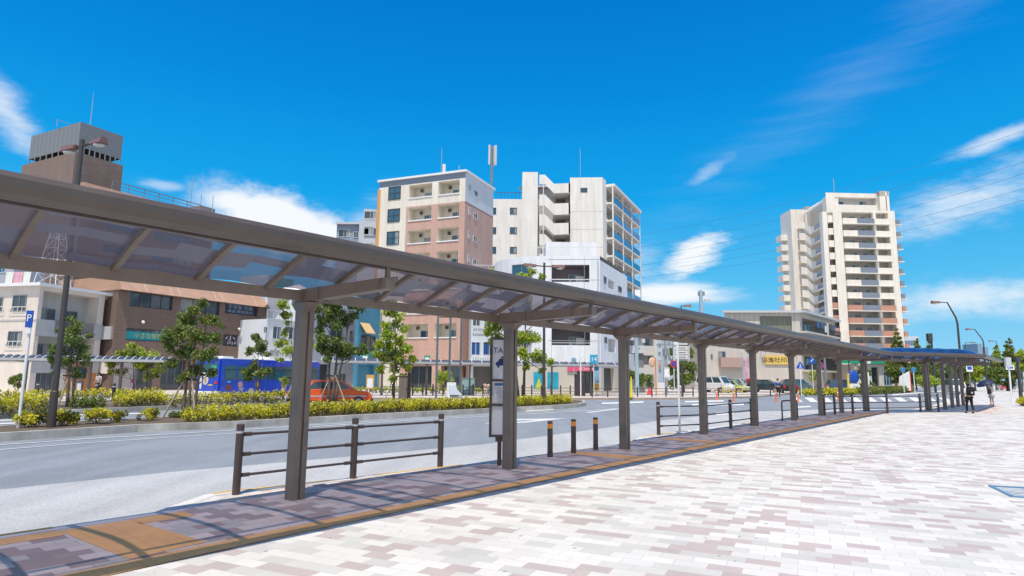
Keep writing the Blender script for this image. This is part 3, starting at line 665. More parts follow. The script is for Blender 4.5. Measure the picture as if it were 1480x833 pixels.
# ================================================================= buildings
def hit(px, py, P0, d):
    """where the sight line through a pixel meets the vertical plane through P0 along d: (t along d, z)"""
    r = ray(px, py); n = Vector((-d.y, d.x)); den = r.x*n.x+r.y*n.y; k = (P0.x*n.x+P0.y*n.y)/den
    p = Vector((r.x*k, r.y*k)); return (p-Vector((P0.x, P0.y))).dot(Vector((d.x, d.y))), EYE+r.z*k
class Bld:
    def __init__(s, name, label, C, group=None, cat='building'):
        s.C = Vector((C.x, C.y, 0)); s.root = thing(name, label, cat, s.C, group=group); s.win = {}
    def face(s, mb, P0, d, L0, L1, z0, z1, m, holes=(), dep=1.2, back=None, inner=None, reveal=True):
        """wall from t=L0..L1 on the plane through P0 (world) along d, with recesses; outside is to the right of... -normal"""
        n = Vector((d.y, -d.x, 0)); o = P0-s.C; xs = sorted({L0, L1}|{h[0] for h in holes}|{h[1] for h in holes}); zs = sorted({z0, z1}|{h[2] for h in holes}|{h[3] for h in holes})
        xs = [x for x in xs if L0 <= x <= L1]; zs = [z for z in zs if z0 <= z <= z1]
        def P(t, z, q=0): p = o+d*t-n*q; return (p.x, p.y, z)
        for a, b in zip(xs, xs[1:]):
            for c, e in zip(zs, zs[1:]):
                mx, mz = (a+b)/2, (c+e)/2
                if any(h[0] < mx < h[1] and h[2] < mz < h[3] for h in holes): continue
                mb.poly([P(a, c), P(b, c), P(b, e), P(a, e)], m)
        for h in holes:
            a, b, c, e = h[:4]; dd = h[4] if len(h) > 4 else dep; bk = (h[5] if len(h) > 5 else back) or m; inn = inner or m
            mb.poly([P(a, c, dd), P(b, c, dd), P(b, e, dd), P(a, e, dd)], bk)
            mb.poly([P(a, c), P(b, c), P(b, c, dd), P(a, c, dd)], inn); mb.poly([P(a, e, dd), P(b, e, dd), P(b, e), P(a, e)], inn)
            mb.poly([P(a, c, dd), P(a, e, dd), P(a, e), P(a, c)], inn); mb.poly([P(b, c), P(b, e), P(b, e, dd), P(b, c, dd)], inn)
    def block(s, mb, P0, dR, LR, dL, LL, z1, m, roof=None, z0=-.2, hr=(), hl=(), mr=None, par=0.0, **k):
        """box with its near corner at P0, right face along dR (length LR), left face along dL (length LL)"""
        A_ = P0+dL*LL; s.face(mb, A_, -dL, 0, LL, z0, z1, m, [(LL-h[1], LL-h[0])+tuple(h[2:]) for h in hl], **k)
        s.face(mb, P0, dR, 0, LR, z0, z1, mr or m, hr, **k)
        B_ = P0+dR*LR; C_ = B_+dL*LL; o = s.C; q = lambda p, z: (p.x-o.x, p.y-o.y, z)
        mb.poly([q(B_, z0), q(C_, z0), q(C_, z1), q(B_, z1)], m); mb.poly([q(C_, z0), q(A_, z0), q(A_, z1), q(C_, z1)], m)
        zr = z1-par; mb.poly([q(P0, zr), q(B_, zr), q(C_, zr), q(A_, zr)], roof or m)
    def window(s, P0, d, t0, t1, z0, z1, glass=None, frame=None, mull=1, hm=0, inset=0.0, name='window', ft=.07, parent=None, sill=False):
        d = d.normalized(); n = Vector((d.y, -d.x, 0)); w = abs(t1-t0); h = z1-z0; glass = glass or GLASS; frame = frame or FRM
        var = rnd.choice((0, 0, 1, 2, 3)) if (w > .9 and h > .8 and name in ('window', 'balcony_door')) else 0
        key = (var, round(w, 2), round(h, 2), glass.name, frame.name, mull, hm, name, ft)
        c = P0+d*min(t0, t1)-n*inset+n*.012-s.C
        if key in s.win:
            o = s.win[key].copy(); COL.objects.link(o)
        else:
            m = MB(); m.poly([(0, -.0, 0), (w, -.0, 0), (w, -.0, h), (0, -.0, h)], glass)
            if var: ca, cb = ((0, .48), (.52, 1), (.7, 1))[var-1]; m.poly([(w*ca, -.004, 0), (w*cb, -.004, 0), (w*cb, -.004, h), (w*ca, -.004, h)], CURT)
            for a in (0, h-ft): m.box((w/2, -.02, a+ft/2), (w, .07, ft), frame)
            for a in [0, w-ft]+[(k+1)*w/(mull+1)-ft*.4 for k in range(mull)]: m.box((a+ft/2, -.02 if a in (0, w-ft) else -.015, h/2), (ft if a in (0, w-ft) else ft*.8, .07 if a in (0, w-ft) else .055, h-2*ft), frame)
            for k in range(hm): m.box((w/2, -.012, (k+1)*h/(hm+1)), (w-2*ft, .04, ft*.7), frame)
            o = m.build(name, fix=False); s.win[key] = o
        o.parent = parent or s.root; o.location = (c.x, c.y, z0); o.rotation_euler = (0, 0, atan2(d.y, d.x)); return o
    def rail(s, P0, d, t0, t1, z0, z1, mt, step=.25, name='railing', out_=0.06, th=.03, parent=None):
        n = Vector((d.y, -d.x, 0)); m = MB(); o = P0-s.C+n*out_; a = o+d*t0; b = o+d*t1; V = lambda p, z: (p.x, p.y, z)
        m.bar(V(a, z1), V(b, z1), th*1.6, th*1.6, mt); m.bar(V(a, z0), V(b, z0), th, th, mt); k = int(abs(t1-t0)/step)
        for i in range(k+1): p = o+d*(t0+(t1-t0)*i/max(k, 1)); m.bar(V(p, z0), V(p, z1), th, th, mt)
        return m.build(name, parent or s.root, fix=False)
    def slab(s, P0, d, t0, t1, z0, z1, proj, mt, name='balcony', back=0.0):
        """a box standing off the wall by proj"""
        n = Vector((d.y, -d.x, 0)); m = MB(); c = P0-s.C+d*((t0+t1)/2)+n*((proj-back)/2); m.box((c.x, c.y, (z0+z1)/2), (abs(t1-t0), proj+back, z1-z0), mt, atan2(d.y, d.x)); return m.build(name, s.root, fix=False)
CURT = mat('curtain behind glass', (.30, .32, .32), .25, .15, 4)
FRM = mat('aluminium window frame', (.22, .23, .24), .4); FRMW = mat('white window frame', (.6, .62, .62), .5); FRMD = mat('dark window frame', (.05, .05, .055), .4)
def dirs(th): th = radians(th); return Vector((sin(th), cos(th), 0)), Vector((-cos(th), sin(th), 0))
def lenpx(P0, d, px, z):
    """length along d from P0 until the vertical at that point stands at column px at height z"""
    lo, hi = 0.0, 400.0; s0 = PX((P0.x, P0.y, z))[0]; sgn = 1 if px > s0 else -1
    for _ in range(60):
        m_ = (lo+hi)/2; p = P0+d*m_
        if (PX((p.x, p.y, z))[0]-px)*sgn < 0: lo = m_
        else: hi = m_
    return lo
def ztop(px, py, Y): return A(px, py, Y).z
ROOFG = mat('grey roof', (.3, .3, .3), .9, .1, 1)
# ---------- white three storey apartment house at far left
CREAM = mat('cream stucco', (.74, .66, .58), .85, .08, .6, streak=.12); STUC = mat('pale grey stucco', (.47, .47, .46), .85, .08, .6, streak=.12)
C = at(53, 50, 6); b = Bld('apartment_house', 'cream three storey apartment house with laundry on its roof, at far left', C)
dR, dL = dirs(13); LR = lenpx(C, dR, 148, 6); zt = ztop(50, 409, 50)
LL = 16; mb = MB(); fl = 3.0; F = [zt-.9-k*2.95 for k in (1, 2, 3)]
def h2(x0, y0, x1, y1, P, d):
    a = hit(x0, y0, P, d); e = hit(x1, y1, P, d); return min(a[0], e[0]), max(a[0], e[0]), min(a[1], e[1]), max(a[1], e[1])
t0, t1, z0, z1 = h2(56, 419, 141, 459, C, dR); z0 = F[0]+.15; z1 = zt-.55
hr = [(.35, LR-.6, z0, z1, 1.3), (.35, LR-.6, z0-2.95, z1-3.1, 1.3), (.5, LR*.42, .1, 2.5, .25, FRMD)]
ORW = mat('orange shop wall', (.55, .22, .08), .8, .08, 2)
b.block(mb, C, dR, LR, dL, LL, zt-.25, CREAM, hr=hr, mr=CREAM, back=STUC); mb.build('wall', b.root, fix=False)
m = MB(); o = C-b.C
V = [C+dR*(LR+.5)-dL*.35-dR*0, C+dR*(LR+.5)+dL*LL, C+dL*LL-dR*.35, C-dR*.35-dL*.35]
m.prism([(p.x-C.x, p.y-C.y) for p in V], zt-.25, zt, WHITE); m.build('roof', b.root)
for k in range(2):
    zz = F[k]
    for a, e in ((.14, .44), (.54, .84)):
        b.window(C, dR, .35+(LR-.95)*a, .35+(LR-.95)*e, zz+.3, zz+2.0, GLASS, FRM, inset=1.29, name='balcony_door')
    b.slab(C, dR, -.02, 1.6, zz-.35, zz+.95, .06, STUC, 'balcony_parapet'); b.slab(C, dR, LR-.9, LR+.02, zz-.35, zz+.95, .06, STUC, 'balcony_parapet')
    b.slab(C, dR, 0, LR, zz-.4, zz-.1, .05, STUC, 'floor_band')
    b.rail(C, dR, 1.6, LR-.9, zz-.05, zz+.95, FRM, .13)
for (x0, y0, x1, y1) in ((20, 427, 37, 450), (-3, 430, 3, 450), (13, 479, 30, 500)):
    a = h2(x0, y0, x1, y1, C, dL); w = b.window(C+dL*a[1], -dL, 0, a[1]-a[0], a[2], a[3], GLASS, FRM); b.rail(C+dL*a[1], -dL, -.2, a[1]-a[0]+.2, a[2]-.1, a[2]+.35, WHITE, .4, 'window_guard', .12, .03)
for y in (462, 520):
    zz = hit(30, y, C, dL)[1]; b.slab(C+dL*LL, -dL, 0, LL, zz-.12, zz, .04, STUC, 'floor_band')
b.slab(C, dR, LR*.50, LR*.98, .0, 2.6, .05, ORW, 'shop_wall')
b.window(C, dR, LR*.54, LR*.80, 1.1, 2.0, GLASSB, FRMD, inset=-.09, name='shop_window')
b.window(C, dR, .55, LR*.42, .1, 2.45, GLASS, FRM, mull=3, inset=.23, name='shop_window')
# balcony bay on the right end
e0 = C+dR*LR
m = MB(); c = e0+dR*1.0-dL*.3-C; m.box((c.x, c.y, F[0]+.25), (1.9, 1.3, 1.15), STUC, atan2(dR.y, dR.x)); m.build('stair_landing', b.root); m = MB(); m.box((c.x, c.y, F[1]+.1), (1.6, 1.0, 1.0), CREAM, atan2(dR.y, dR.x)); m.build('stair_landing', b.root)
m = MB(); c = e0+dR*1.0-C; m.box((c.x, c.y, zt/2-.3), (.25, .2, zt-.7), CREAM, atan2(dR.y, dR.x)); m.build('pillar', b.root)
# laundry, steel lattice mast base and dish on the roof
def P3(px, py, Y): return A(px, py, Y)
PINK = mat('pink cloth', (.62, .35, .42), .9, .2, 3); CLW = mat('white patterned cloth', (.68, .70, .64), .9, .15, 6)
for k, (x0, x1, mt, lb) in enumerate(((9, 20, CLW, 'white patterned sheet hanging leftmost on the roof railing'), (20, 34, PINK, 'pink blanket hanging on the roof railing of the cream house'), (34, 45, CLW, 'pale green sheet hanging right of the pink blanket on the roof'))):
    m = MB(); Yq = 51.5; p0 = P3(x0, 393, Yq); p1 = P3(x1, 391, Yq); q0 = P3(x0-2, 409, Yq)
    nx = 6; o_ = Vector((p0.x, p0.y, q0.z-.05))
    for i in range(nx):
        u0, u1 = i/nx, (i+1)/nx; w0, w1 = .05*sin(u0*11), .05*sin(u1*11)
        a_, b_ = p0.lerp(p1, u0), p0.lerp(p1, u1)
        for dy in (0, .12):
            m.poly([(a_.x-o_.x, w0+dy, 0), (b_.x-o_.x, w1+dy, 0), (b_.x-o_.x, w1*.3+.06, p0.z-o_.z), (a_.x-o_.x, w0*.3+.06, p0.z-o_.z)], mt)
    tag(m.build('laundry', loc=o_, fix=False), lb, 'laundry', 'laundry on the roof railing')
tw = thing('lattice_mast', 'white steel lattice mast standing behind the cream house roof', 'mast', P3(76, 410, 58)-Vector((0, 0, .3)))
m = MB(); LW_ = mat('white galvanised lattice', (.6, .62, .63), .5); z1 = 5.2
for sx_ in (-1, 1):
    for sy_ in (-1, 1): m.tube([(1.15*sx_, 1.15*sy_, -1), (.4*sx_, .4*sy_, z1)], .05, LW_, 5)
m.build('legs', tw); m = MB()
for z in (0, 1.2, 2.4, 3.6, 4.6):
    r = 1.15-.75*(z+1)/(z1+1); r2 = 1.15-.75*(z+2.2)/(z1+1)
    for a, c_ in (((-r, -r), (r, -r)), ((r, -r), (r, r)), ((r, r), (-r, r)), ((-r, r), (-r, -r))):
        m.tube([(*a, z), (*c_, z)], .03, LW_, 4)
        k_ = r2/r; m.tube([(*a, z), (c_[0]*k_, c_[1]*k_, min(z+1.2, z1))], .025, LW_, 4)
m.build('bracing', tw)
# ---------- brown building with sloped tile band
BR = brickish('brown wall tile', (.20, .135, .105), .25, .09, .10); BRL = brickish('tan brown wall tile', (.33, .20, .13), .25, .09, .08); BRR = brickish('light tan roof tile', (.42, .26, .18), .3, .14, .08)
C = at(167, 56, 6); b = Bld('brown_office', 'brown tiled three storey office with a sloping tan tile band and window posters', C)
dR, dL = dirs(27); zt = ztop(171, 396, 56); ze = ztop(178, 419, 56); LR = lenpx(C, dR, 383, 5); mb = MB()
holes = []; wins = []
for (x0, y0, x1, y1, gl, mu) in ((189, 421, 249, 449, GLASS, 3), (262, 430, 317, 456, GLASS, 2), (183, 474, 243, 495, GLASS, 4)):
    a = h2(x0, y0, x1, y1, C, dR); wins.append((a, gl, mu))
p_w = [h2(326, 437, 372, 458, C, dR), h2(323, 483, 376, 503, C, dR)]
for a, gl, mu in wins: holes.append((a[0], a[1], a[2], a[3], .3))
for a in p_w: holes.append((a[0], a[1], a[2], a[3], .3))
gfl = [(LR*f, LR*f+2.6, .1, 2.9, .5, FRMD) for f in (.08, .28, .5, .72)]
b.block(mb, C, dR, LR, dL, 12, ze+.1, BR, hr=holes+gfl, inner=BR, back=FRMD); mb.build('wall', b.root, fix=False)
for a, gl, mu in wins: b.window(C, dR, a[0], a[1], a[2], a[3], gl, FRMD, mull=mu, inset=.28)
m = MB(); n = Vector((dR.y, -dR.x, 0)); V = lambda p, z: (p.x-C.x, p.y-C.y, z)
A0 = C-dR*.1+n*.55; A1 = C+dR*(LR+.2)+n*.55; B0 = C+dR*.35-n*.9; B1 = C+dR*(LR-.3)-n*.9
m.poly([V(A0, ze), V(A1, ze), V(B1, zt), V(B0, zt)], BRR); m.poly([V(A0, ze), V(B0, zt), V(B0-n*9, zt), V(A0-n*12, ze)], BRL)
m.poly([V(A1, ze), V(A1-n*12, ze), V(B1-n*9, zt), V(B1, zt)], BRL); m.poly([V(A0, ze), V(A0-n*12, ze), V(A1-n*12, ze), V(A1, ze)], BR); m.poly([V(B0, zt), V(B1, zt), V(B1-n*9, zt), V(B0-n*9, zt)], ROOFG)
rf = m.build('sloping_roof', b.root, fix=False)
LTN = mat('pale joint', (.55, .45, .38), .8)
for px_ in (209, 246, 258, 311, 321, 369):
    t = hit(px_, 425, C, dR)[0]; m = MB(); m.bar(V(A0+dR*t+n*.02, ze+.03), V(B0+dR*(t-.3)+n*.04, zt+.03), .05, .05, LTN); m.build('roof_joint', rf)
TEAL = mat('teal poster', (.02, .34, .36), .5, .1, 1); POST = mat('dark poster', (.05, .045, .06), .5)
a = wins[2][0]; m = MB(); m.box(((a[0]+a[1])/2, -.02, 0), (a[1]-a[0], .03, .75), TEAL); w_ = m.build('teal_poster', b.root); q_ = C+dR*0-n*.22-C; w_.location = (q_.x, q_.y, a[2]+.45); w_.rotation_euler = (0, 0, atan2(dR.y, dR.x))
text('小さな保育園', .55, mat('yellow white lettering', (.7, .68, .25), .6), b.root, V(C+dR*(a[0]*.4+a[1]*.6)-n*.16, a[2]+.45), frameR(dR))
for a, rows, col_ in ((p_w[0], ('学習塾 受験', '英語 教室案内'), (.25, .42, .6)), (p_w[1], ('小児科', '内科 歯科'), (.66, .60, .66))):
    wi = b.window(C, dR, a[0], a[1], a[2], a[3], POST, FRMD, mull=3, inset=.28, name='poster_window'); LM = mat('poster lettering %.2f' % col_[0], col_, .6)
    for k, r_ in enumerate(rows): text(r_, (a[3]-a[2])*.46/(1+.5*k), LM, b.root, V(C+dR*((a[0]+a[1])/2)-n*.2, a[3]-(a[3]-a[2])*(.32+.42*k)), frameR(dR), sx=(a[1]-a[0])/((a[3]-a[2])*.46/(1+.5*k)*len(r_))*.86)
for k, (x, y) in enumerate(((203, 466), (342, 476))):
    a = hit(x, y, C, dR); m = MB(); q_ = C+dR*a[0]+n*.4; m.ball(V(q_, a[1]), .16, WHITE, 8); m.bar(V(q_-n*.4, a[1]-.1), V(q_, a[1]), .05, .05, FRMD); m.build('wall_lamp', b.root)
for k, f in enumerate((.08, .28, .5, .72)): b.window(C, dR, LR*f+.1, LR*f+2.5, .15, 2.85, GLASS, FRM, mull=2, inset=.48, name='shop_window')
# ---------- tall brown building behind it, with rooftop tower
C = at(108, 78, 15); b = Bld('brown_tower_block', 'large brown building with a mesh screened tower on its roof, at upper left', C)
dR, dL = dirs(27); zt = ztop(122, 262, 78)-.6; LR = lenpx(C, dR, 306, zt); LL = lenpx(C, dL, -60, 14); mb = MB(); wl = []
TAN = brickish('tan parapet tile', (.40, .24, .17), .3, .1, .06)
for (x0, y0, x1, y1) in ((146, 386, 193, 396), (218, 395, 276, 408)):
    a = h2(x0, y0, x1, y1+8, C, dR)
    for k in range(-1, 3): wl.append((a[0], a[1], a[2]+k*3.1, a[3]+k*3.1))
b.block(mb, C, dR, LR, dL, LL, zt, BR, hr=[w+(.2,) for w in wl], mr=BR, back=FRMD); mb.build('wall', b.root, fix=False)
for w in wl: b.window(C, dR, *w, GLASSB, FRMD, mull=4, inset=.18)
n = Vector((dR.y, -dR.x, 0)); V = lambda p, z: (p.x-C.x, p.y-C.y, z)
m = MB(); m.poly([V(C+n*.5, zt-1.1), V(C+dR*LR+n*.5, zt-1.1), V(C+dR*LR, zt+.5), V(C, zt+.5)], TAN); m.poly([V(C+n*.5, zt-1.1), V(C, zt+.5), V(C-n*2, zt+.5), V(C-n*2, zt-1.1)], TAN); m.poly([V(C, zt+.5), V(C+dR*LR, zt+.5), V(C+dR*LR-n*1, zt+.5), V(C-n*1, zt+.5)], TAN); m.poly([V(C+n*.5, zt-1.1), V(C+dR*LR+n*.5, zt-1.1), V(C+dR*LR, zt-1.1), V(C, zt-1.1)], TAN); m.build('parapet', b.root, fix=False)
b.rail(C-n*.8, dR, 4.0, LR*.92, zt+.5, zt+1.9, FRM, 2.2, 'roof_railing', 0, .07); b.rail(C-n*.8, dR, 4.0, LR*.92, zt+.95, zt+1.4, FRM, 40, 'roof_railing', 0, .05)
T0 = at(103, 80, zt); 
zl = ztop(110, 219, 80); zm = ztop(112, 222, 80); zT = ztop(113, 174, 80)
BRT = brickish('tower tile', (.22, .155, .125), .4, .14, .1)
lr = lenpx(T0, dR, 178, zl); ll = lenpx(T0, dL, 32, zl)
m = MB(); b.block(m, T0, dR, lr, dL, ll, zl, BRT, z0=zt-1); tb = m.build('tower', b.root, fix=False)
# perforated screen: posts and fine grid in front of a plant room
MESH = NB('perforated metal screen', .6); v = MESH.xyz(MESH.tc.outputs['Object']); 
u_ = MESH.math('ADD', v[0], v[1]); gx = MESH.math('ABSOLUTE', MESH.math('SUBTRACT', MESH.math('FRACT', MESH.math('MULTIPLY', u_, 2.2)), .5)); gz = MESH.math('ABSOLUTE', MESH.math('SUBTRACT', MESH.math('FRACT', MESH.math('MULTIPLY', v[2], 2.2)), .5))
MESH.color(MESH.mix(MESH.mapr(MESH.math('MINIMUM', gx, gz), .05, .12, 0, 1), (.26, .23, .20), (.17, .19, .21)))
T1 = T0+dR*.4+dL*.3; m = MB(); b.block(m, T1, dR, lr-.6, dL, ll-1.0, zT, MESH.m, z0=zl+.9); sc_ = m.build('plant_screen', tb, fix=False)
for k in range(9):
    for d_, L_ in ((dR, lr-.8), (dL, ll-1.2)): m = MB(); p = T1+d_*(.1+L_*k/8); m.bar(V(p, zl-.1), V(p, zl+1.1), .12, .12, FRM); m.build('screen_post', tb, fix=False)
m = MB(); p = T0+dR*(lr*.35)+dL*1.5; m.tube([V(p, zT), V(p, zT+5.2)], [.07, .02], GALV, 5); m.build('antenna', tb)
m = MB(); p = T0+dL*(ll*.4); m.tube([V(p, zT+1.0), V(p+dR*4, zT+1.0)], .04, GALV, 4); m.tube([V(p, zT), V(p, zT+1.1)], .04, GALV, 4)
for k in range(6): m.tube([V(p+dR*(k*.6)+dL*.3, zT+1.0), V(p+dR*(k*.6)-dL*.3, zT+1.0)], .02, GALV, 4)
m.build('aerial', tb)
def dish(root, p, r, mt=WHITE, dv=(.1, -1, .3), name='dish_antenna'):
    m = MB(); dv = Vector(dv).normalized(); x = dv.orthogonal().normalized(); y = dv.cross(x); rings = 4; N = 14; k = m._m(mt)
    for a in range(rings+1):
        rr = r*a/rings
        for q_ in range(N): t = 2*pi*q_/N; m.v.append(tuple(Vector(p)+(x*cos(t)+y*sin(t))*rr+dv*(.35*rr*rr/r)))
    for a in range(rings):
        for q_ in range(N): i = a*N+q_; j = a*N+(q_+1) % N; m.f.append((i, i+N, j+N, j)); m.mi.append(k)
    m.tube([Vector(p), Vector(p)+dv*r*.9], r*.04, GALV, 4); m.tube([Vector(p), Vector(p)+Vector((0, 0, -r*1.6))], r*.07, GALV, 5); return m.build(name, root, fix=False)
p = P3(140, 248, 77.5); dish(b.root, p-C, .75); p = P3(141, 397, 62)
p = P3(245, 287, 84); m = MB(); q_ = p-C; m.box(q_, (2.6, 2.2, 1.6), FRMD, .4); m.box(q_+Vector((-1.5, .4, .1)), (1.2, 1.6, 1.3), BRT, .4); m.build('roof_unit', b.root)
# roof house further right
C2 = at(285, 97, 20); r2 = Bld('roof_house_block', 'grey brown block with thin antennas right of the brown building roof', C2); zt2 = ztop(295, 297, 97); m = MB()
r2.block(m, C2, dR, lenpx(C2, dR, 311, zt2), dL, 6, zt2, mat('grey brown render', (.27, .24, .24), .8, .1, 1)); m.build('wall', r2.root, fix=False); r2.window(C2, dR, 1.8, 3.8, zt2-2.4, zt2-1.3, GLASS, FRMD)
m = MB(); 
for px_, t_ in ((275, 256), (290, 281), (307, 283)): p = at(px_, 98, zt2); q_ = p-C2; m.tube([(q_.x, q_.y, zt2-2), (q_.x, q_.y, ztop(px_, t_, 98))], .05, GALV, 4)
m.build('antenna', r2.root)
# tan block with railings right of the sloping band
C = at(279, 84, 10); b = Bld('tan_block', 'light tan tiled block with railings, seen between the canopy gutter and the sloping tan band', C); zt = ztop(281, 402, 84); m = MB()
b.block(m, C, dR, lenpx(C, dR, 375, 12), dL, 8, zt+.2, TAN); m.build('wall', b.root, fix=False)
b.rail(C, dR, .3, 22, zt-1.6, zt-.2, FRMD, 1.6, 'railing', .5, .07)
# grey house at the very left edge
C = at(13, 66, 8); b = Bld('grey_house', 'blue grey house with small windows at the left edge under the canopy gutter', C); zt = ztop(8, 366, 66); m = MB()
b.block(m, C, dR, 3, dL, 12, zt, mat('blue grey render', (.38, .40, .46), .8, .05, 1)); m.build('wall', b.root, fix=False)
a = h2(0, 382, 8, 394, C, dL); b.window(C+dL*a[1], -dL, 0, a[1]-a[0], a[2], a[3], GLASSB, FRMW); b.slab(C+dL*12, -dL, 0, 12, a[3]+.8, a[3]+1.05, .5, WHITE, 'awning')
# ---------- teal scaffold net block
C = at(382, 82, 8); b = Bld('scaffold_block', 'block wrapped in bright teal scaffold netting left of the first canopy column', C); zt = ztop(384, 398, 82); zb_ = ztop(384, 443, 82); m = MB()
NET = mat('teal scaffold net', (.01, .42, .40), .7, .1, .5); PBL = mat('pale blue panel', (.42, .60, .70), .7, .05, 1)
b.block(m, C, dR, 14, dL, 5, zb_, mat('grey building side', (.36, .36, .35), .8, .1, 1)); m.build('wall', b.root, fix=False)
m = MB(); b.block(m, C+dR*.6-dL*.1, dR, lenpx(C, dR, 416, 10), dL, 5, zt, NET, z0=zb_-.2); m.build('scaffold_net', b.root, fix=False)
m = MB(); b.block(m, C-dL*.2, dR, .75, dL, 5.2, zt+.1, PBL, z0=zb_-.1); m.build('corner_panel', b.root, fix=False)
# ---------- pale blue white two storey house
PW = mat('pale blue white render', (.68, .72, .76), .8, .05, .5, streak=.06)
C = at(384, 66, 5); b = Bld('white_house', 'pale blue white two storey house behind the blue bus', C); zt = ztop(386, 461, 66); LR = lenpx(C, dR, 462, 6); m = MB()
b.block(m, C, dR, LR, dL, 8, zt, PW, roof=ROOFG); m.build('wall', b.root, fix=False)
for (x0, y0, x1, y1) in ((394, 471, 406, 491), (417, 472, 429, 492), (381, 472, 386, 482), (389, 505, 404, 517), (411, 506, 427, 518)):
    a = h2(x0, y0, x1, y1, C, dR); b.window(C, dR, *a, GLASSB if y0 < 500 else mat('grey shutter', (.4, .42, .43), .6), FRMW, mull=1)
b.rail(C, dR, .2, LR-.2, zt, zt+1.0, LGREY, .8, 'roof_railing', -.2, .05); b.slab(C, dR, 0, LR, zt-.15, zt+.08, .12, LGREY, 'roof_edge')
m = MB(); q_ = C+dR*(LR*.78)+dL*2-C; m.box((q_.x, q_.y, zt+1.6), (5, 5, 3.2), PW, -.4); m.poly([(q_.x-3, q_.y-3, zt+3.2), (q_.x+3, q_.y-3, zt+3.2), (q_.x, q_.y, zt+4.6)], WHITE); m.poly([(q_.x+3, q_.y-3, zt+3.2), (q_.x+3, q_.y+3, zt+3.2), (q_.x, q_.y, zt+4.6)], WHITE); m.poly([(q_.x-3, q_.y+3, zt+3.2), (q_.x-3, q_.y-3, zt+3.2), (q_.x, q_.y, zt+4.6)], WHITE); m.build('penthouse', b.root, fix=False)
# ---------- lavender grey row building and blue building left of the pink block
LV = mat('lavender grey render', (.34, .37, .45), .8, .05, .5, streak=.08)
C = at(452, 70, 5); b = Bld('grey_row_building', 'lavender grey row building behind the large tree left of the taxi', C); zt = ztop(452, 441, 70); LR = lenpx(C, dR, 517, 8); m = MB()
b.block(m, C, dR, LR, dL, 3, zt, LV, hr=[(1.2, LR-3, 7.6, 9.8, .8, FRMD), (LR*.1, LR*.4, .1, 2.8, .5, FRMD)]); m.build('wall', b.root, fix=False)
for (x0, y0, x1, y1) in ((458, 468, 465, 490), (478, 470, 494, 492), (505, 478, 509, 489), (503, 505, 508, 520), (490, 540, 498, 566)):
    a = h2(x0, y0, x1, y1, C, dR); b.window(C, dR, *a, GLASS, FRM)
b.rail(C, dR, 1.2, LR-3, 7.6, 8.6, FRM, .5)
BLU = mat('blue painted wall', (.06, .24, .38), .7, .08, .6, streak=.1)
C = at(517, 72, 5); b = Bld('blue_building', 'narrow blue painted building squeezed against the pink apartment block', C); zt = ztop(520, 424, 72); LR = lenpx(C, dR, 548, 6); m = MB()
b.block(m, C, dR, LR, dL, .5, zt, BLU, hr=[(.4, LR*.95, 10.4, 11.9, .5, FRMD), (.3, LR*.8, .1, 2.8, .6, mat('dark shop front', (.16, .15, .14), .7))]); m.build('wall', b.root, fix=False)
a = h2(517, 441, 539, 456, C, dR); b.window(C, dR, .5, LR*.9, 10.45, 11.8, GLASS, FRMW, mull=3, inset=.4); b.window(C, dR, .5, LR*.8, 4.4, 6.2, GLASS, FRMD, mull=2)
m = MB(); a = hit(527, 472, C, dR); nn_ = Vector((dR.y, -dR.x, 0)); q_ = C+dR*a[0]-C
AW = mat('ochre awning', (.58, .40, .20), .8, .1, 3); w_ = .8
m.extr(None, [q_+dR*-w_+Vector((0, 0, a[1]+.4)), q_+dR*w_+Vector((0, 0, a[1]+.4)), q_+dR*w_+Vector((0, 0, a[1]+.32)), q_+dR*-w_+Vector((0, 0, a[1]+.32))], [q_+dR*-w_+nn_*1.0+Vector((0, 0, a[1]-.8)), q_+dR*w_+nn_*1.0+Vector((0, 0, a[1]-.8)), q_+dR*w_+nn_*1.0+Vector((0, 0, a[1]-.9)), q_+dR*-w_+nn_*1.0+Vector((0, 0, a[1]-.9))], AW); m.build('awning', b.root)
# ---------- grey apartment block behind
GA = mat('pale grey apartment render', (.52, .54, .57), .8, .05, .4)
GA2 = mat('blue grey apartment render', (.28, .33, .42), .8, .05, .4)
C = at(523, 100, 20); b = Bld('grey_apartment', 'stepped grey and white apartment block behind the left side of the pink block', C); m = MB()
z1 = ztop(520, 302, 100); z2 = ztop(500, 325, 100)
dRx, dLx = dirs(62); 
b.block(m, C, dirs(80)[0], 8, dirs(80)[1], 4, z1, GA); m.build('wall', b.root, fix=False)
W0 = at(484.5, 100, 20); dW = Vector((1, .0, 0)); 
m = MB(); b.face(m, W0, dW, 0, lenpx(W0, dW, 519, 22), 0, z2, GA2); b.face(m, W0+dW*lenpx(W0, dW, 519, 22)+Vector((0, -.6, 0)), dW, 0, 4.2, 0, z2+.4, GA); o_ = W0-C; m.box((o_.x+2.5, 4, z2/2), (5, 7.9, z2-.02), GA2); m.build('wing', b.root, fix=False)
b.slab(W0, dW, -.1, 7, z2, z2+.35, .5, GA, 'roof_edge')
for k in range(3):
    for (x0, y0, x1, y1, P_, out_) in ((489, 332, 505, 343, W0, 0), (511, 335, 518, 344, W0, 0), (528, 307, 545, 318, W0, .7), (528, 329, 541, 341, W0, .7)):
        a = h2(x0, y0+k*24, x1, y1+k*24, W0, dW); 
        if y0+k*24 < 370: b.window(W0-Vector((0, out_, 0)), dW, *a, GLASS, FRMW)
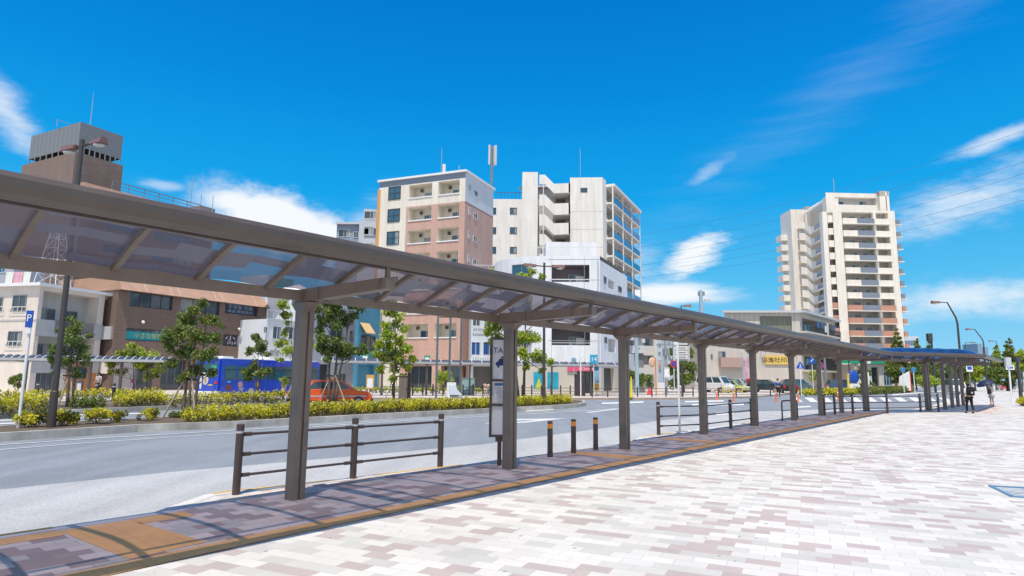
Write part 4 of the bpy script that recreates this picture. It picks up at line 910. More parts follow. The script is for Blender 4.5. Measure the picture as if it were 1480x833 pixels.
# ---------- pink and cream apartment block
PK = brickish('pink wall tile', (.56, .35, .28), .25, .10, .07, .93); CR = mat('cream panel wall', (.76, .70, .60), .8, .04, .4, streak=.13); GRY = mat('blue grey top band', (.22, .26, .32), .7, .04, .5)
WG = mat('white grey side panel', (.60, .62, .65), .75, .05, .5, streak=.05)
C = at(670, 72, 14); b = Bld('pink_apartment', 'eight storey apartment block in pink tile and cream panels with recessed balconies', C)
uR, uL = dirs(23); dLp = dirs(22)[1]; dRp = uR
zt = ztop(674, 248.5, 72); LL = lenpx(C, dLp, 548, 24); LR = lenpx(C, dRp, 713, 24)
row = h2(592, 265, 624, 284, C, dLp); row2 = h2(634, 260, 664, 279, C, dLp); wr = h2(562, 271, 579, 288, C, dLp)
ph = 2.86; hl = []; fl = []
za_ = (row[2]+row2[2])/2; row = (row[0], row[1], za_, za_+1.62); row2 = (row2[0], row2[1], za_, za_+1.62); zg_ = za_+1.8
for k in range(8):
    for r_ in (row, row2): hl.append((r_[0], r_[1], r_[2]-k*ph, r_[3]-k*ph+.05, 1.5))
hl = [h for h in hl if h[2] > 3.2]
mb = MB(); A_ = C+dLp*LL; d_ = -dLp; H_ = [(LL-h[1], LL-h[0])+h[2:] for h in hl]
z_c = row[2]-1.05; tc_ = LL-(row[1]+.35)      # cream column on the left, cream top storey
def clipf(t0, t1, z0, z1, mt):
    hh = [h for h in H_ if h[0] < t1 and h[1] > t0 and h[2] < z1 and h[3] > z0]
    b.face(mb, A_, d_, t0, t1, z0, z1, mt, hh, inner=CR, back=CR)
clipf(0, tc_, -.2, zg_, CR); clipf(tc_, LL, z_c, zg_, CR); clipf(tc_, LL, 3.3, z_c, PK); clipf(0, LL, zg_, zt, GRY)
b.face(mb, A_, d_, tc_, LL, -.2, 3.3, PK, [(tc_+1, tc_+4.2, .1, 2.8, .8, FRMD), (tc_+5.4, tc_+8.6, .1, 2.8, .8, FRMD)])
b.face(mb, C, dRp, 0, LR, z_c, zt, WG); b.face(mb, C, dRp, 0, LR, -.2, z_c-.2, PK); b.face(mb, C, dRp, 0, LR, z_c-.2, z_c, mat('dark pink band', (.26, .16, .14), .8))
q = lambda p, z: (p.x-C.x, p.y-C.y, z); B_ = C+dRp*LR; D_ = B_+dLp*LL
mb.poly([q(C, zt), q(B_, zt), q(D_, zt), q(A_, zt)], ROOFG); mb.poly([q(B_, 0), q(D_, 0), q(D_, zt), q(B_, zt)], WG); mb.poly([q(D_, 0), q(A_, 0), q(A_, zt), q(D_, zt)], PK)
mb.build('wall', b.root, fix=False)
b.slab(A_, d_, -.15, LL+.2, zt-.02, zt+.22, .25, WHITE, 'roof_edge', .2); b.slab(C, dRp, 0, LR+.1, zt-.02, zt+.22, .25, WHITE, 'roof_edge', .2)
for k in range(8):
    z = -k*ph
    if wr[2]+z > 3: b.window(A_, d_, LL-wr[1], LL-wr[0], wr[2]+z, wr[3]+z, GLASSB, FRMD, mull=1, hm=1)
    for r_ in (row, row2):
        if r_[2]+z > 3.2:
            w_ = r_[1]-r_[0]; b.window(A_, d_, LL-r_[1]+w_*.42, LL-r_[1]+w_*.95, r_[2]+z+.0, r_[2]+z+1.0, GLASSB, FRMW, inset=1.48, name='balcony_door')
            b.slab(A_, d_, LL-r_[1]-.05, LL-r_[0]+.05, r_[2]+z-.08, r_[2]+z+.06, .08, WHITE, 'balcony_coping')
            m = MB(); p = A_+d_*(LL-r_[1]+w_*.32)-Vector((d_.y, -d_.x, 0))*1.3-C; m.box((p.x, p.y, r_[3]+z-.35), (.3, .3, .35), mat('brown vent', (.12, .08, .07), .7), .4); m.build('vent', b.root)
    for (x0, y0, x1, y1) in ((685, 274, 690, 286), (677.5, 266, 680, 278)):
        a = h2(x0, y0, x1, y1, C, dRp)
        if a[2]+z > 12: b.window(C, dRp, a[0], a[1], a[2]+z, a[3]+z, GLASS, FRMW)
b.slab(A_, d_, tc_, LL, 3.1, 3.35, .1, mat('dark pink band', (.26, .16, .14), .8), 'floor_band')
for k in range(2): b.window(A_, d_, tc_+1+k*4.4, tc_+4.2+k*4.4, .1, 2.75, GLASS, FRM, mull=2, inset=.78, name='shop_window')
m = MB(); p = A_-C+d_*-.02; m.box((p.x, p.y, zt/2), (.35, .35, zt-2), mat('orange edge trim', (.62, .32, .12), .7), .4); m.build('edge_trim', b.root)
m = MB()
for px_, y0, r in ((637, 215, .04), (641, 238, .22), (663, 240, .08)): p = at(px_, 77, 25)-C; m.tube([(p.x, p.y, zt-.2), (p.x, p.y, ztop(px_, y0, 77))], r, WHITE if r > .1 else GALV, 6)
m.build('antenna', b.root)
mt_ = at(709, 86, 20); b2 = thing('cell_mast', 'cell phone mast with white panel antennas behind the pink block', 'mast', Vector((mt_.x, mt_.y, 20)))
z0_ = 0; m = MB(); zz = ztop(708, 240, 86)-20; m.tube([(0, 0, z0_), (0, 0, ztop(708, 212, 86)-20)], .2, FRM, 6); m.build('pole', b2)
for x_, y_ in ((-.35, -.3), (.3, .2), (.55, -.2)):
    m = MB(); zc_ = ztop(708, 225, 86)-20; m.box((x_, y_, zc_), (.28, .2, 2.9), LGREY); m.bar((0, 0, zc_-1.4), (x_, y_, zc_-1.2), .08, .08, FRM); m.build('panel_antenna', b2)
# ---------- large white and cream apartment block
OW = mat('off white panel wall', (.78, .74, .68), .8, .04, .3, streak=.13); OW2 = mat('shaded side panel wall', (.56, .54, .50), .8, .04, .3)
JNT = mat('wall joint', (.42, .41, .39), .8)
C = at(872, 100, 20); b = Bld('white_apartment', 'large off white apartment block with outside stairs and blue glass balconies', C); dX = dirs(25)[0]; dWt = Vector((-1, .06, 0)).normalized()
zt = ztop(868, 256.5, 100); LL = lenpx(C, dWt, 824, 30); LR = lenpx(C, dX, 917, 22); mb = MB()
b.face(mb, C+dWt*LL, -dWt, 0, LL, -.2, zt, OW); b.face(mb, C, dX, 0, 2.0, -.2, zt, OW)
P1 = C+dX*2.0; ph = 3.0; z_r = ztop(881, 268, 101); LR2 = LR-2.0
hl = []
for k in range(9):
    for j in range(3): hl.append((LR2*j/3+.25, LR2*(j+1)/3-.25, z_r-2.3-k*ph, z_r-.25-k*ph, 1.7))
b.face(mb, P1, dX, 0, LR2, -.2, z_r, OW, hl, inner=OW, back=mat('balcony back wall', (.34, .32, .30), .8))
q = lambda p, z: (p.x-C.x, p.y-C.y, z); bk = Vector((-.2, 1, 0))
E0 = C+dX*LR; F0 = E0+dWt*40; G0 = C+dWt*LL
mb.poly([q(C, zt-.02), q(C+dX*2, zt-.02), q(C+dX*2+dWt*LL, zt-.02), q(G0, zt-.02)], ROOFG); mb.poly([q(P1, z_r), q(E0, z_r), q(E0+dWt*15, z_r), q(P1+dWt*15, z_r)], ROOFG)
mb.poly([q(E0, 0), q(E0+dWt*30, 0), q(E0+dWt*30, z_r), q(E0, z_r)], OW)
b_wall = mb.build('wall', b.root, fix=False)
b.slab(P1, dX, -.1, LR2+.4, z_r-.1, z_r+.35, 1.5, OW, 'roof_slab')
for k in range(9):
    zf = z_r-2.9-k*ph
    if zf < 12: continue
    b.slab(P1, dX, -.1, LR2+.3, zf-.15, zf+.12, 1.2, OW, 'balcony_slab')
    for j in range(3):
        m = MB(); n = Vector((dX.y, -dX.x, 0)); p = P1-C+dX*(LR2*(j+.5)/3)+n*1.15; m.box((p.x, p.y, zf+.68), (LR2/3-.25, .05, 1.05), GLASSB if 0 else mat('blue glass balustrade', (.015, .17, .36), .12), atan2(dX.y, dX.x)); m.build('balustrade', b.root)
    for j in range(4):
        m = MB(); p = P1-C+dX*(LR2*j/3)+n*1.15; m.box((p.x, p.y, zf+1.4), (.18, .2, ph-.3), OW, atan2(dX.y, dX.x)); m.build('balcony_pillar', b.root)
# stair bay with sloping parapets
sw0 = at(776, 101, 25); dS = Vector((1, 0, 0)); Ls = lenpx(sw0, dS, 824, 28)
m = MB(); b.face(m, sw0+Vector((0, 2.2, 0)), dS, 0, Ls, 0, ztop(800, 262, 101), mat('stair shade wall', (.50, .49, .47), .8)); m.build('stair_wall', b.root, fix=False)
yl = [254+k*28.3 for k in range(9)]
for k, y in enumerate(yl):
    za = ztop(783, y+2, 101); zb2 = ztop(800, y+15, 101); zc2 = ztop(823, y+14, 101)
    if zc2 < 8: break
    xa, xb, xc, xd = [lenpx(sw0, dS, p_, za) if p_ > 777 else 0 for p_ in (779, 787, 800, 823)]; h_ = 1.9 if k else 1.6
    m = MB(); o_ = sw0-C
    def V3(x, y_, z): return (o_.x+x, o_.y+y_, z)
    prof = [(xa, za), (xb, za), (xc, zb2), (xd, zc2)]
    for (x0, z0), (x1, z1_) in zip(prof, prof[1:]):
        m.extr(None, [Vector(V3(x0, -1.2, z0)), Vector(V3(x0, -.95, z0)), Vector(V3(x0, -.95, z0-h_)), Vector(V3(x0, -1.2, z0-h_))], [Vector(V3(x1, -1.2, z1_)), Vector(V3(x1, -.95, z1_)), Vector(V3(x1, -.95, z1_-h_)), Vector(V3(x1, -1.2, z1_-h_))], OW)
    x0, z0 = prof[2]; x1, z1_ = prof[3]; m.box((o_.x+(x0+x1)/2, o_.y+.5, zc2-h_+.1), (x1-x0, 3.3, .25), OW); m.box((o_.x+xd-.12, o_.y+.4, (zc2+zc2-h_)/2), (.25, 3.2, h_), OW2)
    st = m.build('stair_flight', b.root, fix=False); m = MB(); m.box((o_.x+(xc+xd)/2, o_.y+2.1, zc2-h_-1.0), (1.6, .1, 1.6), mat('brown stair door', (.14, .11, .09), .6)); m.build('door', st)
m = MB(); p = at(785, 99.6, 20)-C; m.tube([(p.x, p.y, 8), (p.x, p.y, ztop(785, 256, 99.6))], .07, WHITE, 5); m.build('drain_pipe', b.root)
# stair core
c0 = at(777, 100, 25); m = MB(); w_ = c0.x-at(754.5, 100, 25).x; zc_ = ztop(765, 249, 100); m.box((c0.x-C.x-w_/2, c0.y-C.y+3, zc_/2), (w_, 6, zc_), OW)
m.build('stair_core', b.root)
w0 = at(708, 101, 20); w1 = at(755, 101, 20); zw = ztop(735, 288, 101); m = MB(); m.box(((w0.x+w1.x)/2-C.x, 101-C.y+4, zw/2), (w1.x-w0.x, 8, zw), OW)
m.build('wing', b.root); dS = Vector((1, 0, 0))
for k in range(4):
    for (x0, x1) in ((737, 747), (712, 717)):
        a = h2(x0, 300.5+k*28.3, x1, 310+k*28.3, w0, dS); b.window(w0, dS, *a, GLASSB, FRMD)
b.rail(w0, dS, 1, w1.x-w0.x, zw, zw+1.2, FRMD, .6, 'roof_railing', -.3, .05)
a = h2(839, 272, 849, 278, G0, -dWt); b.window(G0, -dWt, *a, GLASSB, FRMD)
mj = MB()
for k in range(8): z = zt-5.8-k*3.0*1.0; p = G0-C; mj.bar((p.x, p.y-.0, z), (C.x-C.x, 0, z), .02, .05, JNT)
for t in (.33, .75): p = (G0+(-dWt)*(LL*t))-C; mj.bar((p.x, p.y, 2), (p.x, p.y, zt-.3), .05, .03, JNT)
mj.build('wall_joint', b_wall, fix=False)
m = MB(); p = at(839, 101, 30)-C; m.tube([(p.x, p.y, zt), (p.x, p.y, ztop(839, 215, 101))], .04, GALV, 4); m.build('antenna', b.root)
# ---------- narrow building with blue panels
C = at(681, 68, 6); b = Bld('narrow_building', 'narrow white building with blue panels and lattice rails between pink block and white block', C); zt = ztop(715, 400, 68); dN = Vector((1, .12, 0)).normalized(); LN = lenpx(C, dN, 758, 8); m = MB()
WB = mat('bluish white render', (.58, .64, .70), .8, .04, .5, streak=.05)
b.block(m, C, dN, LN, Vector((-.12, 1, 0)).normalized(), 10, zt, WB, hr=[(.3, LN*.92, .1, 2.7, .5, mat('dark shop front', (.16, .15, .14), .7))]); m.build('wall', b.root, fix=False)
BP = mat('deep blue panel', (.01, .07, .24), .5)
for (x0, y0, x1, y1, g_) in ((681, 494, 694, 514, BP), (698, 494, 716, 514, BP), (683, 452, 694, 472, GLASS), (700, 452, 714, 472, GLASS), (720, 494, 740, 512, BP), (720, 452, 740, 470, GLASS)):
    a = h2(x0, y0, x1, y1, C, dN); b.window(C, dN, *a, g_, FRMW, name='blue_panel' if g_ == BP else 'window')
for y in (480, 522): a = h2(682, y-7, 745, y+1, C, dN); b.rail(C, dN, .15, LN*.75, a[2], a[3], WHITE, .25, 'lattice_rail', .12, .06)
b.rail(C, dN, .2, LN, zt, zt+1.3, LGREY, .8, 'roof_railing', -.1, .05); b.slab(C, dN, 0, LN, 2.75, 3.3, .9, WHITE, 'shop_canopy')
# ---------- white corner building with rounded left side
C = at(868, 61, 6); b = Bld('corner_building', 'white four storey corner building with rounded side, recessed grey balconies and a shop', C); zt = ztop(860, 370, 61)
dF = Vector((-1, .06, 0)).normalized(); dX = dirs(24)[0]; Lf = lenpx(C, dF, 792, 10); mb = MB(); W2 = mat('cool white wall', (.78, .79, .81), .75, .04, .4, streak=.13)
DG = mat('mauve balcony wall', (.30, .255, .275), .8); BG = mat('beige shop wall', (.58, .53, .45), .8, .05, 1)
hb = [h2(797, 383, 852, 408, C, dF), h2(797, 475, 853, 500, C, dF)]; hb.insert(1, (hb[0][0], hb[0][1], (hb[0][2]+hb[1][2])/2, (hb[0][3]+hb[1][3])/2))
z1f = ztop(830, 527, 61)
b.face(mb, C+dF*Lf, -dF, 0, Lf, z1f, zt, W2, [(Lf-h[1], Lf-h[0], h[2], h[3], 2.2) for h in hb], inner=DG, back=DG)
b.face(mb, C+dF*Lf, -dF, 0, Lf, -.2, z1f, BG, [(Lf*.55, Lf*.86, .1, 2.75, .9, FRMD)])
o = C
ctr = C+dF*Lf+Vector((0, 5.5, 0)); prev = C+dF*Lf; N = 8
Lc = 5.5
for k in range(1, N+1):
    t = k/N*pi/2; p = ctr+Vector((-sin(t)*Lc, -cos(t)*Lc, 0)); m_ = [(prev.x-o.x, prev.y-o.y), (p.x-o.x, p.y-o.y)]
    mb.poly([(*m_[0], z1f), (*m_[1], z1f), (*m_[1], zt), (*m_[0], zt)], W2); mb.poly([(*m_[0], -.2), (*m_[1], -.2), (*m_[1], z1f), (*m_[0], z1f)], BG); prev = p
arcp = [(ctr.x-sin(k/N*pi/2)*Lc-o.x, ctr.y-cos(k/N*pi/2)*Lc-o.y) for k in range(N+1)]
LRx = lenpx(C, dX, 918, 8); 
sd_w = [h2(872, 399, 876, 411, C, dX), h2(879, 403, 888, 420, C, dX), h2(893, 413, 898, 424, C, dX), h2(879, 489, 890, 510, C, dX), h2(873, 487, 877, 497, C, dX), h2(893, 493, 898, 503, C, dX)]
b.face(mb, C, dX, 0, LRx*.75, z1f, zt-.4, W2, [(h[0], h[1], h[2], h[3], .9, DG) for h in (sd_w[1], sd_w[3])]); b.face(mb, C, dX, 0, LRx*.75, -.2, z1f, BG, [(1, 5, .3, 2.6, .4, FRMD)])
E1 = C+dX*LRx*.75
mb.poly([(x, y, zt) for x, y in arcp]+[(arcp[-1][0], 12, zt), (E1.x-o.x, E1.y-o.y, zt), (0, 0, zt)], ROOFG)
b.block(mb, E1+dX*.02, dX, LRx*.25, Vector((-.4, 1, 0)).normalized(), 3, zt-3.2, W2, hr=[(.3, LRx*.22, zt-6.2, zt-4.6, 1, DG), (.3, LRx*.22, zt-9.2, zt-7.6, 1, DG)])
mb.build('wall', b.root, fix=False)
for h in hb:
    w_ = h[1]-h[0]; b.window(C+dF*Lf, -dF, Lf-h[1]+w_*.46, Lf-h[1]+w_*.78, h[2]+.15, h[3]-.65, GLASSB, FRMW, inset=2.15, name='balcony_door'); b.rail(C+dF*Lf, -dF, Lf-h[1], Lf-h[0], h[2]+.02, h[2]+.28, WHITE, 1.5, 'railing', -.1, .05)
for a in (sd_w[0], sd_w[2], sd_w[4], sd_w[5]): b.window(C, dX, *a, GLASS, FRM)
pR_ = at(868, 60.8, 5)-C; m = MB(); m.tube([(pR_.x-.2, pR_.y-.1, 0), (pR_.x-.2, pR_.y-.1, zt-.6)], .09, LGREY, 6); m.build('drain_pipe', b.root)
a = h2(768, 387, 788, 405, C, dF)
for y in (390, 437, 484):
    z_ = ztop(778, y+17, 64); th = .5; p = ctr+Vector((-sin(th)*Lc, -cos(th)*Lc, 0)); d_ = Vector((cos(th), -sin(th), 0)); b.window(p-d_*1.0, d_, 0, 2.2, z_, z_+1.4, GLASSB, FRM, inset=-.1)
rp = MB(); p = at(845, 64, 14)-C; rp.box((p.x-1.5, p.y+1, zt+.9), (5.2, 4, 1.8), W2); rp.build('roof_house', b.root)
mj = MB(); nJ = Vector((-dF.y, dF.x, 0)); nJ = nJ if nJ.y < 0 else -nJ
for z in (z1f+.05, z1f+2.3, z1f+5.4, z1f+8.3, zt-.35): p0 = C+dF*Lf+nJ*.0-C; mj.bar((p0.x, p0.y, z), (0, 0, z), .03, .04, JNT)
for t in (.04, .30, .93): p0 = C+dF*(Lf*t)-C; mj.bar((p0.x, p0.y, z1f), (p0.x, p0.y, zt-.05), .04, .03, JNT)
mj.build('wall_joint', b.root, fix=False)
for z in (hb[0][2]+.1, hb[1][2]+.1, hb[2][2]+.1):
    m = MB(); p0 = C+dF*(hb[0][0]+.9)-nJ*1.6-C; m.box((p0.x, p0.y, z+.4), (.8, .35, .65), WHITE); m.build('air_conditioner', b.root)
b.rail(C+dF*Lf, -dF, -2, Lf, zt, zt+1.0, WHITE, .35, 'roof_railing', -.5, .04)
for x, y, r in ((819.5, 344, .55), (873, 350, .5)): p = P3(x, y, 63); dish(b.root, p-C, r, dv=(-.5, -1, .4))
SG = mat('pink shop sign', (.75, .10, .20), .5); a = h2(820, 530, 858, 537, C, dF); b.slab(C+dF*Lf, -dF, Lf-a[1], Lf-a[0], a[2], a[3], .15, SG, 'shop_sign')
nF = Vector((-dF.y, dF.x, 0)); nF = nF if nF.y < 0 else -nF
text('I.Cherish', .34, WHITE, b.root, C+dF*((a[0]+a[1])/2-.6)+nF*.17-C+Vector((0, 0, (a[2]+a[3])/2)), frameR(-dF), sx=1.2)
a = h2(826, 540, 855, 568, C, dF); b.window(C+dF*Lf, -dF, Lf-a[1], Lf-a[0], .1, 2.5, GLASS, FRM, mull=2, inset=.85, name='shop_window')
CYANP = mat('cyan poster', (.02, .35, .50), .5, .3, 1.5); YG = mat('yellow green print', (.55, .58, .06), .5)
PBK = [('cyan_poster', 771, 786, CYANP), ('cyan_poster', 791, 807, CYANP)]
for nm, x0, x1, mt in PBK:
    a0 = at(x0, 60.0, 2); a1 = at(x1, 60.0, 2); z0_, z1_ = ztop(780, 563, 60), ztop(780, 538, 60); m = MB(); m.box(((a0.x+a1.x)/2-C.x, a0.y-C.y-.2, (z0_+z1_)/2), (a1.x-a0.x, .1, z1_-z0_), mt)
    if x0 < 780: m.extr(None, [Vector((a0.x+.15-C.x, a0.y-C.y-.27, z0_+.05)), Vector((a1.x-.1-C.x, a0.y-C.y-.27, z0_+.05)), Vector(((a0.x+a1.x)/2-C.x, a0.y-C.y-.27, z0_+1.1))], [Vector((a0.x+.15-C.x, a0.y-C.y-.25, z0_+.05)), Vector((a1.x-.1-C.x, a0.y-C.y-.25, z0_+.05)), Vector(((a0.x+a1.x)/2-C.x, a0.y-C.y-.25, z0_+1.1))], YG)
    m.build(nm, b.root)
# ---------- buildings seen under the canopy right of the corner building
def simple_block(name, label, px0, px1, ytop, Y, mt, wins=(), d=None, depth=12, gl=None, group=None):
    C = at(px0, Y, 5); b = Bld(name, label, C, group=group); d = (d or Vector((1, 0, 0))).normalized(); zt = ztop(px0, ytop, Y); L_ = lenpx(C, d, px1, 5); m = MB()
    b.block(m, C, d, L_, Vector((-d.y, d.x, 0)), depth, zt, mt, roof=ROOFG); m.build('wall', b.root, fix=False)
    for w in wins: a = h2(*w, C, d); b.window(C, d, *a, gl or GLASS, FRM)
    return b, C, d, L_, zt
DKC = mat('shaded concrete', (.20, .20, .21), .8, .1, 1)
b, C, d, L_, zt = simple_block('parking_deck', 'dark grey open parking deck right of the white corner building', 909, 930, 478, 74, DKC)
for k in range(3): b.slab(C, d, 0, L_, 1.9+k*2.6, 2.8+k*2.6, .3, mat('pale parapet', (.55, .56, .57), .8), 'parapet')
CRM = mat('cream balcony block', (.60, .57, .52), .8, .06, .6)
b, C, d, L_, zt = simple_block('cream_block', 'cream apartment block behind the orange traffic mirror pole', 926, 950, 440, 84, CRM)
for k in range(5):
    a = h2(930, 461+k*27, 943, 473+k*27, C, d); 
    if a[2] > 1: b.window(C, d, *a, GLASS, FRM); b.slab(C, d, .1, L_*.75, a[2]-1.3, a[2]-.05, .7, CRM, 'balcony')
for k, (x0, x1, yt, Y) in enumerate(((944, 958, 452, 240), (959, 972, 444, 270), (973, 986, 458, 300))):
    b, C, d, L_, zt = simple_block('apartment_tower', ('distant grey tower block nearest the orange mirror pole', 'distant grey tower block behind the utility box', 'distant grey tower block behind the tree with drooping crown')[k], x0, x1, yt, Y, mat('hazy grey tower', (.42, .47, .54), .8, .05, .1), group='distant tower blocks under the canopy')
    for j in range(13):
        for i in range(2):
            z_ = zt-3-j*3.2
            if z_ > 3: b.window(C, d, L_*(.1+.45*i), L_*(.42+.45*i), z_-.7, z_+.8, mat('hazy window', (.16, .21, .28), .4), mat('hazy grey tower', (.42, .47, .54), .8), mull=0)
# ---------- low grey apartment with parking
GC = mat('warm grey corrugated wall', (.56, .52, .47), .8, .06, .4, streak=.1)
C = at(1157, 98, 8); b = Bld('low_apartment', 'low grey apartment house with flat roof behind the parking lot, yellow banner on its wall', C); dX = dirs(41)[0]; dF = Vector((-1, .10, 0)).normalized()
zt = ztop(1158, 452, 98); Lf = lenpx(C, dF, 1048, 8); LR = lenpx(C, dX, 1208, 8); GRN = mat('grey green panel', (.20, .21, .16), .7, .05, 1)
mb = MB(); hg = h2(1098, 457, 1145, 479, C, dF); hs_ = [(LR*.06, LR*.97, zt-2.9, zt-.7, 1.8), (LR*.06, LR*.97, zt-5.9, zt-3.7, 1.8), (LR*.06, LR*.97, zt-8.9, zt-6.7, 1.8)]
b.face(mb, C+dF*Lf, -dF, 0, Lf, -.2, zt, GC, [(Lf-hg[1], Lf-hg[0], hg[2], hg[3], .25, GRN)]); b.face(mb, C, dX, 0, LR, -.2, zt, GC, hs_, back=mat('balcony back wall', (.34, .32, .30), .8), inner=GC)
q = lambda p, z: (p.x-C.x, p.y-C.y, z); E0 = C+dX*LR; G0 = C+dF*Lf; mb.poly([q(C, zt), q(E0, zt), q(E0+dF*Lf, zt), q(G0, zt)], ROOFG); mb.poly([q(G0, 0), q(G0+dX*8, 0), q(G0+dX*8, zt), q(G0, zt)], GC)
mb.build('wall', b.root, fix=False)
b.slab(G0, -dF, -.4, Lf+.5, zt-.05, zt+.3, .5, LGREY, 'roof_edge'); b.slab(C, dX, -.3, LR+.3, zt-.05, zt+.3, 1.0, LGREY, 'roof_edge')
for k in range(3):
    b.slab(C, dX, 0, LR, zt-3.2-k*3, zt-2.9-k*3, 1.0, GC, 'balcony_slab'); b.rail(C, dX, .2, LR-.2, zt-2.9-k*3, zt-1.9-k*3, FRMD, .35, 'railing', .95, .05)
    for j in range(3): b.window(C, dX, LR*(.1+.3*j), LR*(.28+.3*j), zt-2.8-k*3, zt-.9-k*3, GLASSB, FRM, inset=1.78, name='balcony_door')
for k in range(3): m = MB(); p = G0+(-dF)*(Lf*(.16+.0*k))-C; 
for t in range(12): pass
m = MB(); 
for t in range(1, 15):
    p = G0+(-dF)*(Lf*t/15)-C; m.bar((p.x, p.y-.01, 4.5), (p.x, p.y-.01, zt-.1), .05, .03, mat('panel joint', (.30, .28, .26), .8))
m.build('wall_joint', b.root, fix=False)
LAUN = mat('blue laundry', (.03, .16, .42), .9)
nX = Vector((dX.y, -dX.x, 0))
for k, (f, mt) in enumerate(((.30, LAUN), (.42, LAUN), (.52, CLW), (.57, CLW), (.68, mat('dark laundry', (.08, .1, .12), .9)), (.78, LAUN))):
    p = C+dX*(LR*f)+nX*1.05; m = MB(); m.box((0, 0, -.5), (.8 if k != 2 else 1.5, .06, 1.1 if k != 3 else 2.2), mt, atan2(dX.y, dX.x)); tag(m.build('laundry', loc=(p.x, p.y, zt-1.0-(.5 if k in (2, 3) else 0))), ('dark blue laundry piece leftmost on the top balcony of the low grey house', 'dark blue laundry piece second from left on the top balcony of the low grey house', 'wide white sheet on the top balcony of the low grey house', 'long white cloth hanging beside the wide white sheet', 'blackish laundry piece right of the long white cloth', 'dark blue laundry piece rightmost on the top balcony of the low grey house')[k], 'laundry', 'laundry on the grey apartment balcony')
YB = mat('yellow banner', (.72, .50, .12), .6); a = h2(1105, 514, 1141, 527, C, dF); b.slab(G0, -dF, Lf-a[1], Lf-a[0], a[2], a[3], .2, YB, 'banner')
nF = Vector((dF.y, -dF.x, 0)); nF = nF if nF.y < 0 else -nF
text('協進社印刷', (a[3]-a[2])*.62, mat('black lettering', (.03, .02, .02), .6), b.root, C+dF*((a[0]+a[1])/2)+nF*.22-C+Vector((0, 0, (a[2]+a[3])/2-.05)), frameR(-dF), sx=1.15)
p = P3(1118.5, 447, 100); m = MB(); m.ball(p-C, .7, WHITE, 10); m.build('water_tank', b.root, smooth=True)
# grey step block left of it
b2, C2, d2, L2, zt2 = simple_block('grey_annex', 'grey annex house with a pinkish balcony behind the parked white van', 1021, 1078, 478, 92, GC, d=Vector((1, .05, 0)))
for (x0, y0, x1, y1) in ((1038, 481, 1049, 500), (1038, 508, 1049, 526), (1027, 512, 1030, 519)): a = h2(x0, y0, x1, y1, C2, d2); b2.window(C2, d2, *a, GLASS, FRM, inset=-.02)
b2.slab(C2, d2, L2*.3, L2*.95, 3.3, 4.7, .9, mat('pinkish balcony', (.42, .30, .26), .8), 'balcony')
# ---------- tall tower on the right
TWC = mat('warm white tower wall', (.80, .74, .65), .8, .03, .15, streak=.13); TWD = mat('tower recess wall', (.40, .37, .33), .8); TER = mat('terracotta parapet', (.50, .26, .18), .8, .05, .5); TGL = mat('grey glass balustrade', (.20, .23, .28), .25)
C = at(1209, 140, 25); b = Bld('residential_tower', 'tall warm white residential tower with balcony rows and terracotta lower parapets', C); dF = Vector((1, .045, 0)).normalized()
LF = lenpx(C, dF, 1293, 40); zt = ztop(1250, 303.5, 140); a = h2(1216, 306.5, 1284, 317, C, dF); ph = 2.86; hs_ = []
N = 14
for k in range(N): hs_.append((a[0], a[1], a[3]-1.55-k*ph, a[3]-k*ph, 1.6))
hs_ = [h for h in hs_ if h[2] > 1]
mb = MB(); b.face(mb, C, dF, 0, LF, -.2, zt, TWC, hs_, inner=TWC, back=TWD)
bkv = Vector((-.045, 1, 0)).normalized(); q = lambda p, z: (p.x-C.x, p.y-C.y, z); E0 = C+dF*LF
mb.poly([q(E0, -.2), q(E0+bkv*16, -.2), q(E0+bkv*16, zt), q(E0, zt)], TWC); mb.poly([q(C, zt-.05), q(E0, zt-.05), q(E0+bkv*16, zt-.05), q(C+Vector((9, 16, 0)), zt-.05)], ROOFG); slv = Vector((9, 16, 0)); mb.poly([q(C, -.2), q(C, zt), q(C+slv, zt), q(C+slv, -.2)], TWC)
mb.build('wall', b.root, fix=False)
for k, h in enumerate(hs_):
    pm = TER if k >= 7 else TWC
    w_ = h[1]-h[0]
    m = MB(); o_ = C-b.C; n = Vector((dF.y, -dF.x, 0)); ang = atan2(dF.y, dF.x)
    for t0, t1, mt, pr in ((0, .30, pm, .5), (.30, .56, TGL, .62), (.56, .66, TGL, .62), (.66, 1, pm, .5)):
        c = o_+dF*(h[0]+w_*(t0+t1)/2)+n*(pr/2); m.box((c.x, c.y, h[2]-.62), (w_*(t1-t0), pr, 1.25), mt, ang)
    c = o_+dF*(h[0]+w_/2)+n*.36; m.box((c.x, c.y, h[2]-1.32), (w_+.1, .72, .16), TWC, ang); m.build('balcony', b.root, fix=False)
    for t0, t1 in ((.02, .10), (.24, .36), (.50, .58)): b.window(C, dF, h[0]+w_*t0, h[0]+w_*t1, h[2]-.2, h[2]+.85, GLASSB, FRM, mull=0 if t1-t0 < .1 else 1, inset=1.55)
    m = MB(); c = o_+dF*(h[0]+w_*.70)-n*.3; m.box((c.x, c.y, h[2]+.75), (w_*.06, .7, 1.6), TWC, ang); m.build('partition', b.root, fix=False)
    m = MB(); c = o_+dF*(LF+.4)+n*.2; m.box((c.x, c.y+1, h[2]-.62), (.8, 2.2, 1.1), TER if k >= 7 else TGL, ang); m.box((c.x+.1, c.y+1, h[2]-1.3), (1.3, 2.4, .16), TWC, ang); m.build('side_balcony', b.root, fix=False)
